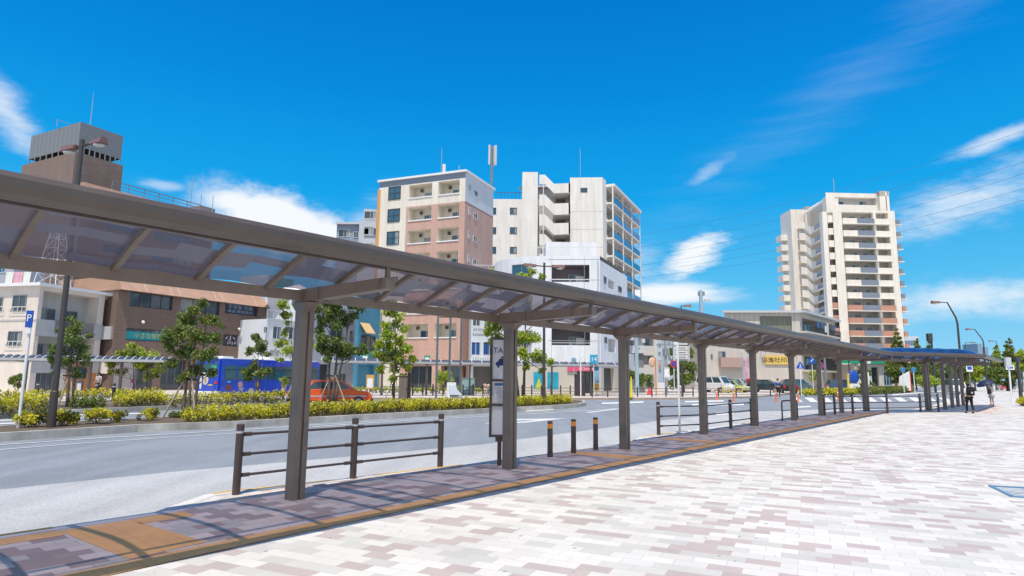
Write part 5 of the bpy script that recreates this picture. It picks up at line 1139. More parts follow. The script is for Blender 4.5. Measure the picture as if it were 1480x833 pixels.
# penthouse
p0 = at(1204, 141, 44); d_ = dF; zt2 = ztop(1235, 279, 141); zt1 = ztop(1235, 280, 141)
m = MB(); P0 = C-dF*.8+bkv*1; Lp = lenpx(P0, dF, 1272, 45); oh = h2(1206, 285, 1268, 300, P0, dF)
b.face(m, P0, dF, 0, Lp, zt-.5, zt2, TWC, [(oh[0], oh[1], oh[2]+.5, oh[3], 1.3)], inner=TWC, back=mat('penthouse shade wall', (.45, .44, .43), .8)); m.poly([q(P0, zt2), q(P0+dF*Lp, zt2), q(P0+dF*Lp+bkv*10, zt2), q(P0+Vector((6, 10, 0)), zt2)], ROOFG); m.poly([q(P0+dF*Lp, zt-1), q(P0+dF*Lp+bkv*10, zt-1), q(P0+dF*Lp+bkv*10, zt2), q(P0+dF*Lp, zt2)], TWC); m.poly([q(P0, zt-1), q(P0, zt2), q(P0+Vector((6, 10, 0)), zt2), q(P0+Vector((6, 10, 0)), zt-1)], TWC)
ph_ = m.build('penthouse', b.root, fix=False)
for (x0, x1) in ((1214.5, 1223), (1247, 1256)): a_ = h2(x0, 290, x1, 295.5, P0, dF); b.window(P0, dF, *a_, GLASSB, FRMD, inset=1.25)
fr0 = C+dF*(lenpx(C, dF, 1270, 45)); m = MB(); zf = ztop(1278, 275.5, 140); wf = lenpx(fr0, dF, 1284, 45); o_ = fr0-C
for x_ in (.7, wf-.35): c = o_+dF*x_; m.box((c.x, c.y+2, (zt+zf)/2), (1.4 if x_ == .7 else .6, 4, zf-zt), TWC, ang)
c = o_+dF*(wf/2); m.box((c.x, c.y+2, zf-.6), (wf, 4, 1.2), TWC, ang); m.build('roof_frame', b.root, fix=False)
# left part: little balconies, tall pier, curved walkways, end wall
X = lambda px, z=30: at(px, 141, z).x
m = MB(); x0, x1 = at(1190, 141, 25).x, at(1197, 141, 25).x; zc_ = ztop(1194, 308, 141); m.box(((x0+x1)/2-C.x, .6, zc_/2), (x1-x0, 1.4, zc_), TWC); m.build('pier', b.root, fix=False)
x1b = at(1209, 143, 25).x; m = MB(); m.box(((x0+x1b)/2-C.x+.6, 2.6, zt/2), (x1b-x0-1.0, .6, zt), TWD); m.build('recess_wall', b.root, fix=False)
for k in range(N):
    z = a[3]-2.0-k*ph+.3; xa, xb = at(1197.5, 140, 30).x+.2, at(1208, 140, 30).x-.3
    if z < 2: break
    m = MB(); m.box(((xa+xb)/2-C.x, 1.0, z), (xb-xa, 2.2, 1.35), TER if k >= 7 else TWC); m.box(((xa+xb)/2-C.x, 1.0, z-.75), (xb-xa+.2, 2.4, .14), TWC); m.build('small_balcony', b.root, fix=False)
xe0, xe1 = at(1148, 152, 25).x, at(1172, 152, 25).x; ze_ = ztop(1155, 303, 152); yb = 152-C.y
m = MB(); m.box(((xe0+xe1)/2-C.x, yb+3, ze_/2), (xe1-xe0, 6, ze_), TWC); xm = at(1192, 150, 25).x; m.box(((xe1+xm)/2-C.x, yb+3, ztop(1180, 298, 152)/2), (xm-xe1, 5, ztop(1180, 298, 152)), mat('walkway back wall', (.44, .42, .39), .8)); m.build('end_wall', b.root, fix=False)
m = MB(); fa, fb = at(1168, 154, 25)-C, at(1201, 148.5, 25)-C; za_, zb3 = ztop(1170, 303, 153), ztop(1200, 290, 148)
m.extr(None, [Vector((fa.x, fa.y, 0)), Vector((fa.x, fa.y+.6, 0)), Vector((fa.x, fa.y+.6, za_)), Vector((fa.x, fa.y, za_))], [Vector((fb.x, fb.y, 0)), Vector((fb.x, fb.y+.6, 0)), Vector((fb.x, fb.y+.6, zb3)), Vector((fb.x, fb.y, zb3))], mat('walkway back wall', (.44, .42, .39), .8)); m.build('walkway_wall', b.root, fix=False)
x2 = at(1180, 146, 25).x; x3 = at(1191, 142, 25).x
for k in range(N+1):
    y = 320+k*16.6; zA = ztop(1162, y-1, 150); zB = ztop(1178, y+11, 150)
    if zB < 4: break
    m = MB(); ptsw = [(at(1157, 151, 30).x, yb-1.2, zA), (at(1165, 151, 30).x, yb-1.4, zA-.2), (at(1174, 149, 30).x, yb-3, zB+.2), (at(1180, 147, 30).x, yb-5, zB), (at(1186, 144, 30).x, yb-8.5, zB+.1), (at(1191, 142, 30).x, yb-10, zB+.3)]
    for i, (p_, r_) in enumerate(zip(ptsw, ptsw[1:])):
        mt = TWC if i < 3 else mat('blue grey walkway glass', (.16, .24, .34), .2); hh = 1.55
        P_, R_ = Vector((p_[0]-C.x, p_[1], p_[2])), Vector((r_[0]-C.x, r_[1], r_[2])); U = Vector((0, 0, hh)); T_ = Vector((0, .2, 0))
        m.extr(None, [P_, P_+T_, P_+T_-U, P_-U], [R_, R_+T_, R_+T_-U, R_-U], mt)
        m.extr(None, [P_-U, P_-U+Vector((0, 3, 0)), P_-U*1.12+Vector((0, 3, 0)), P_-U*1.12], [R_-U, R_-U+Vector((0, 3, 0)), R_-U*1.12+Vector((0, 3, 0)), R_-U*1.12], TWC)
    m.build('walkway', b.root, fix=False)
for k in range(8):
    z = ztop(1140, 340+k*14.6+3, 154); xa = at(1141, 154, 25).x; m = MB(); m.box((xa-C.x, yb+4, z), (2.6, 3, 1.5), TWC); m.build('end_balcony', b.root, fix=False)
m = MB(); p0 = at(1172, 149, 40); p1 = at(1190, 142, 40)
for k, (px_, yt, yb2) in enumerate(((1172, 300, 320), (1180, 292, 315), (1190, 285, 308))):
    pass
m.extr(None, [Vector((at(1166, 150, 44).x-C.x, yb-2, ztop(1166, 306, 150))), Vector((at(1166, 150, 44).x-C.x, yb+1, ztop(1166, 306, 150))), Vector((at(1166, 150, 44).x-C.x, yb+1, ztop(1166, 309, 150))), Vector((at(1166, 150, 44).x-C.x, yb-2, ztop(1166, 309, 150)))], [Vector((at(1193, 142, 44).x-C.x, yb-10, ztop(1193, 287, 142))), Vector((at(1193, 142, 44).x-C.x, yb-4, ztop(1193, 287, 142))), Vector((at(1193, 142, 44).x-C.x, yb-4, ztop(1193, 290, 142))), Vector((at(1193, 142, 44).x-C.x, yb-10, ztop(1193, 290, 142)))], TWC)
m.build('stepped_roof', b.root, fix=False)
x0 = at(1186, 142, 40).x; x1 = at(1204, 142, 40).x; zp = ztop(1195, 286, 142); m = MB(); m.box(((x0+x1)/2-C.x+1.0, 2.0, (zt+zp)/2-1), (x1-x0, 1.6, zp-zt+2), TWC); m.build('roof_house', b.root, fix=False)
m = MB(); p = at(1206, 145, 45)-C; m.tube([(p.x, p.y, zt2-.5), (p.x, p.y, ztop(1206, 258, 145))], .08, GALV, 4); m.build('antenna', b.root)
# ---------- shop with green roof band
GRS = mat('green fascia panel', (.01, .30, .17), .5); SHW = mat('shop white wall', (.58, .56, .52), .8, .05, .6)
C = at(1238, 104, 3); b = Bld('green_fascia_shop', 'convenience shop with a green roof fascia beyond the crossing', C); d = Vector((1, -.05, 0)).normalized(); L_ = lenpx(C, d, 1292, 3); zt = ztop(1260, 517, 104); zg = ztop(1260, 526, 104); m = MB()
dr = h2(1259, 531, 1271, 554, C, d); b.face(m, C, d, 0, L_, -.1, zg, SHW, [(dr[0], dr[1], 0, dr[3], .6, FRMD)]); m.poly([(0, 8, zt), (L_, 8, zt), (L_*1.0, .2, zt), (0, .2, zt)], ROOFG); m.box((L_/2, 4.5, zg/2), (L_-.1, 7.5, zg-.1), SHW); m.build('wall', b.root, fix=False)
for nm, x0, x1 in (('left', 1213, 1241), ('right', 1251, 1289)):
    a_ = lenpx(C, d, x1, 3) if x1 > 1239 else 0; e_ = -lenpx(C, -d, x0, 3) if x0 < 1238 else lenpx(C, d, x0, 3); b.slab(C, d, e_, a_, zg, zt, .7, GRS, 'roof_fascia')
m = MB(); t = lenpx(C, d, 1262, 3); m.extr(None, [Vector((t-2, -.8, zg)), Vector((t+2.2, -.8, zg)), Vector((t, -.8, zt+1.2))], [Vector((t-2, .5, zg)), Vector((t+2.2, .5, zg)), Vector((t, .5, zt+1.2))], WHITE); m.build('gable', b.root, fix=False)
b.window(C, d, dr[0]+.1, dr[1]-.1, .1, dr[3]-.3, GLASS, FRMD, mull=1, inset=.55, name='shop_door'); b.window(C, d, lenpx(C, d, 1276, 3), lenpx(C, d, 1288, 3), .8, 3, GLASSB, FRMW, mull=2, name='shop_window')
# far away towers
for (x0, x1, yt, Y, lb) in ((1309, 1332, 486, 420, 'distant pale tower block right of the tall residential tower'), (1417, 1424, 497, 600, 'distant slim blue grey tower left of the conical trees at far right'), (1425, 1432, 502, 620, 'distant lower blue grey tower beside the slim one at far right')):
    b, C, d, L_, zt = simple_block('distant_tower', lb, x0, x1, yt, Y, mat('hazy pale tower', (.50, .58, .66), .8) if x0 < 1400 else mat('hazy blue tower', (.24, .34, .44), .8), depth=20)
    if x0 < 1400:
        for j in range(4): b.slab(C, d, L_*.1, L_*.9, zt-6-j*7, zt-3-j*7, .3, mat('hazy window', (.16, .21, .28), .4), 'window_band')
# ================================================================= plants
LEAF_D = leaf_mat('dark green leaves', [(.08, .15, .035), (.12, .20, .04), (.17, .26, .055), (.22, .30, .07), (.08, .13, .03), (.25, .28, .09)])
LEAF_M = leaf_mat('mid green leaves', [(.11, .20, .03), (.16, .27, .04), (.22, .32, .06), (.09, .16, .03), (.28, .30, .07), (.24, .18, .06)])
LEAF_L = leaf_mat('fresh yellow green leaves', [(.26, .40, .04), (.38, .52, .06), (.46, .56, .07), (.20, .32, .04), (.56, .56, .08)])
LEAF_Y = leaf_mat('golden privet leaves', [(.66, .58, .03), (.76, .66, .04), (.56, .54, .04), (.80, .66, .06), (.44, .48, .04)])
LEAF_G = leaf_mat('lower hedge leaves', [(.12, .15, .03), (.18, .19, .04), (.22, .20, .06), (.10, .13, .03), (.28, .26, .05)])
BARK = mat('grey brown bark', (.14, .115, .095), .9, .25, 6); TWIG = mat('twig brown', (.17, .12, .08), .9, .2, 6); STAKE = mat('pale wooden stake', (.40, .33, .25), .8, .15, 5); ROPE = mat('dark rope tie', (.03, .03, .03), .9)
def leaf(m, p, s, mt, R_, flat=.0):
    a = Vector((R_.gauss(0, 1), R_.gauss(0, 1), R_.gauss(0, 1)*(1-flat))).normalized(); b = a.orthogonal().normalized(); q = Matrix.Rotation(R_.random()*6.28, 3, a) @ b; w = a.cross(q)
    k = s*(.7+.6*R_.random()); m.poly([p-q*k*.5, p+w*k*.28, p+q*k*.5, p-w*k*.28], mt)
def blob_leaves(m, c, r, ls, mt, R_, dens=1.0, zs=.85):
    n = int(23*(r/ls)**2*dens); 
    for _ in range(n):
        d = Vector((R_.gauss(0, 1), R_.gauss(0, 1), R_.gauss(0, 1))).normalized(); rr = r*(R_.random()**.45)*(1+.18*sin(d.x*7+c[0]*3)*sin(d.z*6+c[2]*2)); leaf(m, Vector(c)+Vector((d.x*rr, d.y*rr, d.z*rr*zs)), ls, mt, R_)
def limb(m, a, b, r0, r1, R_, n=4, mt=None):
    a, b = Vector(a), Vector(b); L_ = (b-a).length; pts = [a+(b-a)*(k/n)+Vector((R_.uniform(-1, 1), R_.uniform(-1, 1), 0))*(.06*L_*(0 < k < n)) for k in range(n+1)]
    m.tube(pts, [r0+(r1-r0)*k/n for k in range(n+1)], mt or BARK, 6)
def tree(name, label, base, Y, blobs, mt, ls, stems=((0, 0),), r0=.07, seed=1, group=None, depth=.7, split=.35, stakes=(), dens=1.0, sub=5, mix=None, cat='tree'):
    """blobs: (px, py, radius in px) at depth Y; each becomes a group of small leaf clumps round the end of a limb"""
    R_ = random.Random(seed); root = thing(name, label, cat, base, group=group); k_ = Y/FPX; lv = MB(); tr = MB(); ends = []
    for (x, y, r) in blobs:
        c = A(x, y, Y+R_.uniform(-depth, depth)*r*k_*1.2); r *= k_; c = c-base; ends.append(c); r *= 1.08
        for j in range(sub):
            d = Vector((R_.gauss(0, 1), R_.gauss(0, 1), R_.gauss(0, .8))).normalized(); cc = c+d*r*.6*(R_.random()**.4); blob_leaves(lv, cc, r*.58*R_.uniform(.7, 1.15), ls, (mix if mix and R_.random() < .25 else mt), R_, dens)
    st = []
    zmin = min(e.z for e in ends); zmax = max(e.z for e in ends); cx = sum(e.x for e in ends)/len(ends)
    for (sx_, tx_) in stems:
        a = Vector((sx_, 0, 0)); top = Vector((tx_+cx*.6, R_.uniform(-.1, .1), zmin+(zmax-zmin)*.62)); mid = a.lerp(top, split)+Vector((R_.uniform(-.05, .05), 0, 0))
        tr.tube([a, a.lerp(mid, .5), mid, mid.lerp(top, .5)+Vector((.04, .03, 0)), top], [r0*1.25, r0, r0*.8, r0*.55, r0*.25], BARK, 7); st.append((a, mid, top))
    for e in ends:
        a, mid, top = min(st, key=lambda s_: abs(s_[2].x-e.x)); t = max(0.05, min(.9, (e.z-mid.z)/max(.1, top.z-mid.z)-.25)); p = mid.lerp(top, t) if e.z > mid.z else mid; limb(tr, p, e, r0*.4, r0*.12, R_)
    tr.build('trunk', root, smooth=True); lv.build('crown', root, fix=False)
    for (x0, x1, h) in stakes:
        m = MB(); m.tube([(x0, -.25, -.02), (x1, 0, h)], .035, STAKE, 6); m.build('stake', root)
    if stakes:
        m = MB(); m.tube([(-.32, -.06, stakes[0][2]-.1), (.32, .06, stakes[0][2]-.1)], .04, ROPE, 6); m.build('tie_bar', root)
    return root
b = G(97, 590, 0); tree('median_tree', 'dark green tree with tied stakes beside the far left street lamp', b, b.y, [(85, 505, 14), (102, 490, 17), (118, 500, 15), (95, 520, 13), (122, 520, 12), (108, 475, 14), (75, 520, 9), (128, 485, 8), (88, 478, 9), (112, 540, 9), (80, 540, 6), (100, 462, 8)], LEAF_D, .13, ((0, 0), (.15, .3)), .07, 11, stakes=((-.3, -.05, 1.6), (.35, .05, 1.6)), mix=LEAF_M)
b = G(268, 606, 0); tree('median_tree', 'broad mid green tree with multiple stems in front of the blue bus', b, b.y, [(285, 448, 14), (270, 462, 18), (300, 462, 16), (255, 482, 18), (285, 485, 22), (310, 488, 13), (245, 500, 14), (270, 510, 18), (298, 515, 18), (318, 470, 7), (250, 525, 12), (282, 535, 15), (305, 538, 10), (262, 545, 9), (292, 437, 8), (240, 487, 8)], LEAF_M, .12, ((-.12, -.1), (.08, .1), (.3, .4)), .06, 12, stakes=((-.75, -.1, 1.55), (.5, .1, 1.55)), mix=LEAF_D)
b = G(370, 583, 0); tree('median_tree', 'slim dark green sapling standing in front of the bus windows', b, b.y, [(370, 490, 9), (375, 503, 13), (362, 508, 9), (368, 528, 10), (358, 540, 11), (378, 540, 11), (387, 536, 7), (372, 485, 5), (386, 512, 6)], LEAF_D, .16, ((0, 0), (.1, .2)), .05, 13, mix=LEAF_M)
b = G(422, 587, 0); tree('median_tree', 'yellow green young tree half hidden by the first canopy column', b, b.y, [(410, 440, 11), (418, 428, 9), (415, 455, 10), (412, 480, 8), (408, 495, 12), (416, 505, 10), (445, 492, 9), (450, 500, 7), (405, 520, 7), (412, 550, 9), (420, 570, 7), (416, 468, 6)], LEAF_L, .15, ((0, -.1),), .05, 14, stakes=((-.4, .1, 1.6),), mix=LEAF_M)
b = G(479, 586, 0); tree('median_tree', 'large dark green multi stem tree standing in front of the red taxi', b, b.y, [(470, 436, 15), (490, 434, 16), (508, 440, 14), (520, 444, 9), (460, 448, 13), (485, 452, 16), (468, 465, 12), (500, 462, 14), (512, 456, 9), (463, 475, 9), (490, 470, 11), (470, 490, 14), (488, 494, 13), (463, 505, 12), (482, 508, 15), (505, 502, 14), (520, 504, 11), (528, 508, 7), (495, 515, 12), (475, 522, 9)], LEAF_D, .17, ((-.15, -.4), (.05, .1), (.2, .6)), .075, 15, stakes=((-.7, -.1, 1.7), (.9, .1, 1.7)), mix=LEAF_M, dens=1.0)
b = G(569, 579, 0); tree('median_tree', 'fresh yellow green tree with a straight trunk in front of the pink apartment', b, b.y, [(570, 443, 9), (562, 455, 11), (578, 455, 10), (555, 470, 10), (570, 468, 11), (585, 475, 8), (562, 485, 13), (578, 490, 11), (550, 498, 10), (568, 500, 13), (588, 505, 11), (545, 512, 10), (560, 518, 13), (580, 518, 14), (596, 520, 9), (552, 532, 10), (572, 535, 11), (590, 532, 9), (565, 548, 8), (584, 545, 7)], LEAF_L, .19, ((0, 0),), .08, 16, stakes=((-.55, 0, 1.7), (.5, 0, 1.7)), mix=LEAF_M, split=.5)
b = at(752, 41, 0); tree('median_tree', 'tall yellow green tree behind the second column, its top above the canopy', b, 41, [(712, 398, 9), (720, 410, 10), (755, 400, 12), (765, 410, 11), (783, 402, 7), (770, 393, 7), (712, 460, 13), (705, 475, 12), (722, 470, 14), (715, 492, 13), (730, 495, 12), (748, 465, 12), (765, 455, 12), (778, 462, 10), (750, 490, 14), (768, 490, 14), (755, 510, 13), (772, 512, 13), (785, 520, 10), (795, 522, 8), (762, 530, 9), (783, 535, 7), (735, 520, 10), (740, 430, 10), (760, 430, 10)], LEAF_L, .19, ((-.1, -.6), (.2, .3)), .09, 17, mix=LEAF_M, split=.45)
b = at(205, 46.5, 0); tree('street_tree', 'pale yellow green low tree behind the left pavement canopy', b, 46.5, [(165, 525, 12), (180, 512, 12), (200, 510, 13), (218, 518, 13), (235, 525, 10), (175, 535, 9), (205, 530, 14), (228, 538, 10), (192, 500, 7), (160, 540, 6), (215, 545, 8)], LEAF_L, .2, ((-.5, -.6), (0, 0), (.5, .7)), .05, 18, mix=LEAF_M)
for k, (px_, py_, Y, bl, lb) in enumerate((
    (1296, 540, 96, [(1296, 478, 5), (1293, 488, 9), (1301, 490, 8), (1292, 500, 12), (1303, 502, 11), (1297, 515, 14), (1288, 520, 10), (1306, 522, 10), (1297, 535, 12)], 'conical green tree right of the foot of the residential tower'),
    (1325, 540, 105, [(1324, 492, 5), (1322, 500, 8), (1330, 503, 8), (1325, 515, 12), (1318, 525, 10), (1333, 526, 10)], 'small conical tree, second right of the residential tower'),
    (1343, 540, 110, [(1342, 493, 5), (1340, 501, 7), (1347, 505, 7), (1343, 516, 10), (1340, 528, 10)], 'small conical tree beside the dark camera post'),
    (1440, 545, 120, [(1440, 502, 5), (1437, 510, 8), (1444, 514, 8), (1440, 524, 10), (1434, 530, 8)], 'small conical tree left of the tallest tree at far right'),
    (1459, 545, 110, [(1457, 492, 5), (1453, 500, 7), (1461, 502, 8), (1452, 511, 9), (1463, 514, 9), (1458, 525, 12), (1450, 532, 9), (1466, 535, 9)], 'tallest pale green tree near the right edge'),
    (1478, 545, 100, [(1474, 515, 8), (1482, 512, 9), (1478, 525, 11), (1470, 530, 8), (1486, 530, 10)], 'rounded green tree cut by the right edge'))):
    if k < 5:
        xs_, ys_, rs_ = zip(*bl); y0_, xc_ = min(ys_)-3, px_; wmax = {0: 17, 1: 13, 2: 12, 3: 12, 4: 15}[k]; R_ = random.Random(400+k); bl = [(xc_, y0_+2, 2.5)]
        for j in range(1, 11):
            yy_ = y0_+(546-y0_)*j/11; ww = wmax*(j/11)**.75; bl += [(xc_-ww*.55+R_.uniform(-1.5, 1.5), yy_, ww*.5+1.5), (xc_+ww*.55+R_.uniform(-1.5, 1.5), yy_+1, ww*.5+1.5)]
    tree('conical_tree' if k < 5 else 'roadside_tree', lb, at(px_, Y, 0), Y, bl, (LEAF_M, LEAF_M, LEAF_M, LEAF_L, LEAF_M, LEAF_L)[k], .42, ((0, 0),), .12, 30+k, mix=LEAF_D, group='trees along the right hand road', dens=1.35)
for k, (x, Y, w, top, mt, lb) in enumerate(((1250, 84, 9, 527, LEAF_D, 'bushy dark tree in front of the green fascia shop'), (1302, 100, 16, 524, LEAF_M, 'broad green tree just right of the green fascia shop'), (1322, 97, 15, 526, LEAF_D, 'broad dark green tree left of the yellowish cone bush'), (1343, 99, 15, 525, LEAF_D, 'dark tree mass behind the tenth canopy column'), (1364, 101, 16, 524, LEAF_M, 'leafy tree behind the white parked van on the right'), (1386, 104, 16, 525, LEAF_M, 'leafy tree right of the white van'), (1410, 106, 17, 526, LEAF_L, 'lighter green tree behind the pedestrian with backpack'), (1434, 108, 15, 527, LEAF_D, 'dark tree behind the woman with umbrella'), (1456, 112, 14, 528, LEAF_D, 'dark tree above the red car'))):
    R_ = random.Random(80+k); bl = [(x+R_.uniform(-w, w)*.8, top+5+R_.random()*24, R_.uniform(.38, .6)*w) for _ in range(11)]
    tree('roadside_tree', lb, at(x, Y, 0), Y, bl, mt, .42, ((0, 0),), .14, 60+k, group='trees along the right hand road', mix=LEAF_D, dens=1.0)
b = at(988, 74, 0); root = tree('weeping_tree', 'tall drooping light green tree beside the utility box under the canopy', b, 74, [(985, 500, 12), (975, 510, 12), (995, 512, 12), (980, 528, 15), (998, 530, 12), (970, 535, 11), (985, 548, 15), (1000, 548, 10), (972, 552, 10), (990, 490, 7)], leaf_mat('willow leaves', [(.20, .26, .04), (.14, .20, .03), (.26, .30, .06), (.10, .15, .03)]), .34, ((0, 0),), .14, 91, mix=LEAF_D)
def bush(name, label, base, w, h, mt, ls, seed, group=None, mix=None, dens=1.0, stem=True, cat='shrub'):
    R_ = random.Random(seed); root = thing(name, label, cat, base, group=group); lv = MB(); tr = MB()
    for _ in range(9):
        c = Vector((R_.uniform(-.5, .5)*w*.75, R_.uniform(-.4, .4)*w*.75, h*(.5+R_.uniform(-.12, .28)))); blob_leaves(lv, c, w*.24, ls, mix if mix and R_.random() < .35 else mt, R_, dens, .8)
        if stem: limb(tr, (R_.uniform(-.05, .05), R_.uniform(-.05, .05), -.03), c, .014, .006, R_, 3, TWIG)
    if stem: tr.build('stems', root)
    lv.build('foliage', root, fix=False); return root
for k, (x, y, w, h, lb) in enumerate(((48, 621, .85, .62, 'dense golden shrub between the parking sign pole and the street lamp'), (92, 618.5, .85, .58, 'golden shrub just right of the street lamp foot'), (106, 616, .45, .40, 'low yellow green tuft touching the golden shrub right of the lamp'), (138, 616, .80, .58, 'golden shrub on the median below the dark hedge block'), (166, 614, .60, .52, 'thin yellow shrub second left of the bare twiggy one'), (199, 611, .35, .40, 'bare twiggy shrub on the median kerb'), (215, 610.5, .62, .52, 'yellow shrub just left of the tree stake'), (252, 607, .45, .30, 'small green tuft at the foot of the multi stem tree'))):
    bush('shrub', lb, G(x, y, -.02), w, h, LEAF_Y if k not in (7,) else LEAF_M, .085, 100+k, 'golden shrubs on the near median', LEAF_G, 1.0 if k != 5 else .12)
def hedge(label, pts, w, h, ls, seed, mt=LEAF_Y, low=LEAF_G, step=.42, group='golden hedges', gap=0.0, yellow=.55):
    R_ = random.Random(seed); o = (pts[0]+pts[-1])/2; root = thing('hedge', label, 'hedge', Vector((o.x, o.y, 0)), group=group); lv = MB(); tw = MB()
    for a, b in zip(pts, pts[1:]):
        L_ = (b-a).length; d = (b-a).normalized(); n = Vector((d.y, -d.x, 0)); nn = max(1, int(L_/step))
        for i in range(nn):
            p = a+d*(L_*(i+.5)/nn)-o; hh = h*(1+.07*sin(i*1.7+seed)+.05*R_.uniform(-1, 1)); r = step*.62
            for j in range(max(1, int(w/step))):
                c = p+n*(w*((j+.5)/max(1, int(w/step))-.5)); 
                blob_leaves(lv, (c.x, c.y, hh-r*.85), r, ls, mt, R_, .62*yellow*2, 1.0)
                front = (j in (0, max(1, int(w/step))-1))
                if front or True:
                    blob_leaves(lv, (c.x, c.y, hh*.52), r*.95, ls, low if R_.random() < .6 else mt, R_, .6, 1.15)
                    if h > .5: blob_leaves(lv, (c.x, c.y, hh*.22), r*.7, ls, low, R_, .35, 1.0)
                for t in range(2): limb(tw, (c.x+R_.uniform(-.05, .05), c.y+R_.uniform(-.05, .05), -.03), (c.x+R_.uniform(-.2, .2), c.y+R_.uniform(-.2, .2), hh*.6), .014, .008, R_, 2, TWIG)
    i = len(lv.v); k_ = lv._m(TWIG); lv.v += tw.v; lv.f += [tuple(a+i for a in f) for f in tw.f]; lv.mi += [k_]*len(tw.f); lv.build('foliage', root, fix=False); return root
def shift(P_, d): return [p+Vector(d) for p in P_]
hl_ = [G(285, 611.5, .08), G(342, 608.3, .08), G(450, 602.5, .08), G(560, 596.7, .08), G(710, 589.7, .08), G(800, 585.3, .08), G(836, 583, .08)]
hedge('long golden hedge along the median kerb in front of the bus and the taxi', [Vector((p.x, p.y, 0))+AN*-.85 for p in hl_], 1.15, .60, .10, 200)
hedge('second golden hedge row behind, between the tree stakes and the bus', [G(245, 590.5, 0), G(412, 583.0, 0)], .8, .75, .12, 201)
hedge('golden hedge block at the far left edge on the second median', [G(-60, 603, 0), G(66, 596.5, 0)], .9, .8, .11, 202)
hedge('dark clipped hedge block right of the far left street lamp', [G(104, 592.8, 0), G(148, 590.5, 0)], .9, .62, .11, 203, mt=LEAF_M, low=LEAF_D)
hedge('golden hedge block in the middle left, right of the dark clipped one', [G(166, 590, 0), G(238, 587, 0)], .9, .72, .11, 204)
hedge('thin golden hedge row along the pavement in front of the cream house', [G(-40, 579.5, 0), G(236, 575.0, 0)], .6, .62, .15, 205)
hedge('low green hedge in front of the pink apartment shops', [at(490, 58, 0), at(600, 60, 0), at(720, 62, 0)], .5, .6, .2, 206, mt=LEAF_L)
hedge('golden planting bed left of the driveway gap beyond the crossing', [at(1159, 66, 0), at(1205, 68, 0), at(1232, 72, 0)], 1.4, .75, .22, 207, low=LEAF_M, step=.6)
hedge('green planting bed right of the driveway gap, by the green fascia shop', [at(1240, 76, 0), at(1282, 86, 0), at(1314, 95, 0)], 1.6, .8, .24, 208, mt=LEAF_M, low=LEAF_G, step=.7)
bush('conifer_bush', 'rounded green conifer bush beside the doors of the cream house', at(25, 46.5, 0), 1.2, 1.7, LEAF_M, .14, 300, mix=LEAF_D, dens=1.3)
bush('yellow_cone_bush', 'bright yellow green cone shaped bush at the roadside behind the guard fence', at(1343, 84, 0), 2.6, 3.0, LEAF_L, .26, 301)
bush('dark_bush', 'dark green bush left of the utility pole beside the parking deck', at(918, 70, 0), 2.3, 2.9, LEAF_D, .24, 302, dens=1.3)
bush('dark_bush', 'dark green bush right of the utility pole by the red cone', at(932, 72, 0), 2.0, 2.3, LEAF_D, .24, 303, mix=LEAF_M, dens=1.3)
bush('flower_bush', 'leafy green shrub among the poles in front of the pink apartment', at(641, 58, 0), 1.6, 2.6, LEAF_L, .2, 304)
bush('young_tree', 'thin light green sapling by the wall right of the blue pedestrian sign', at(1178, 90, 0), 1.8, 4.0, LEAF_L, .3, 305, cat='tree')
bush('planted_flowers', 'golden flowers at the foot of the pole at the right edge', at(1479, 44, 0), 1.0, .7, LEAF_Y, .12, 306, cat='plant')
# ================================================================= things across the road
LG2 = mat('light grey steel', (.40, .41, .42), .45, .08, 3)
SHEET2 = sheet_mat('blue tinted roof sheet', (.40, .45, .55), (.10, .13, .2), .35)
def far_canopy(label, a, b, n, zr=2.55, w=1.9, cols=None):
    root = thing('pavement_canopy', label, 'canopy', Vector((a.x, a.y, 0)), group='low canopies along the far pavement'); o = root.location; d = (b-a); L_ = d.length; d.normalize(); nr = Vector((-d.y, d.x, 0))
    P_ = lambda t, u, z: tuple(a-o+d*t+nr*u+Vector((0, 0, z)))
    def arc(u): return zr+.1+.28*sin(pi*u)
    for k in range(n):
        t0, t1 = L_*k/n, L_*(k+1)/n; m = MB()
        for j in range(6): m.poly([P_(t0, w*j/6, arc(j/6)), P_(t1, w*j/6, arc(j/6)), P_(t1, w*(j+1)/6, arc((j+1)/6)), P_(t0, w*(j+1)/6, arc((j+1)/6))], SHEET2)
        m.build('roof_panel', root, fix=False)
    for k in range(n+1):
        m = MB(); t = L_*k/n
        for j in range(6): m.bar(P_(t, w*j/6, arc(j/6)+.02), P_(t, w*(j+1)/6, arc((j+1)/6)+.02), .06, .06, LGREY)
        m.build('rafter', root, fix=False)
    m = MB(); m.bar(P_(0, 0, zr+.08), P_(L_, 0, zr+.08), .12, .18, LG2); m.build('fascia', root); m = MB(); m.bar(P_(0, w, zr+.04), P_(L_, w, zr+.04), .12, .16, LG2); m.build('gutter', root)
    for k in range(max(2, n//5+1)):
        t = L_*(k+.3)/max(1, n//5+1)
        if t > L_: break
        m = MB(); m.bar(P_(t, w-.2, 0), P_(t, w-.2, zr), .16, .16, TAUPE); m.build('column', root); m = MB(); m.bar(P_(t, .15, zr+.0), P_(t, w-.1, zr-.03), .1, .14, TAUPE); m.build('beam', root)
far_canopy('low arched canopy along the far pavement in front of the cream house', at(-50, 42.5, 0), at(237, 45.5, 0), 26, 2.42)
far_canopy('low arched canopy before the pink apartment block and the corner shop', at(462, 50, 0), at(904, 56.5, 0), 30, 2.62)
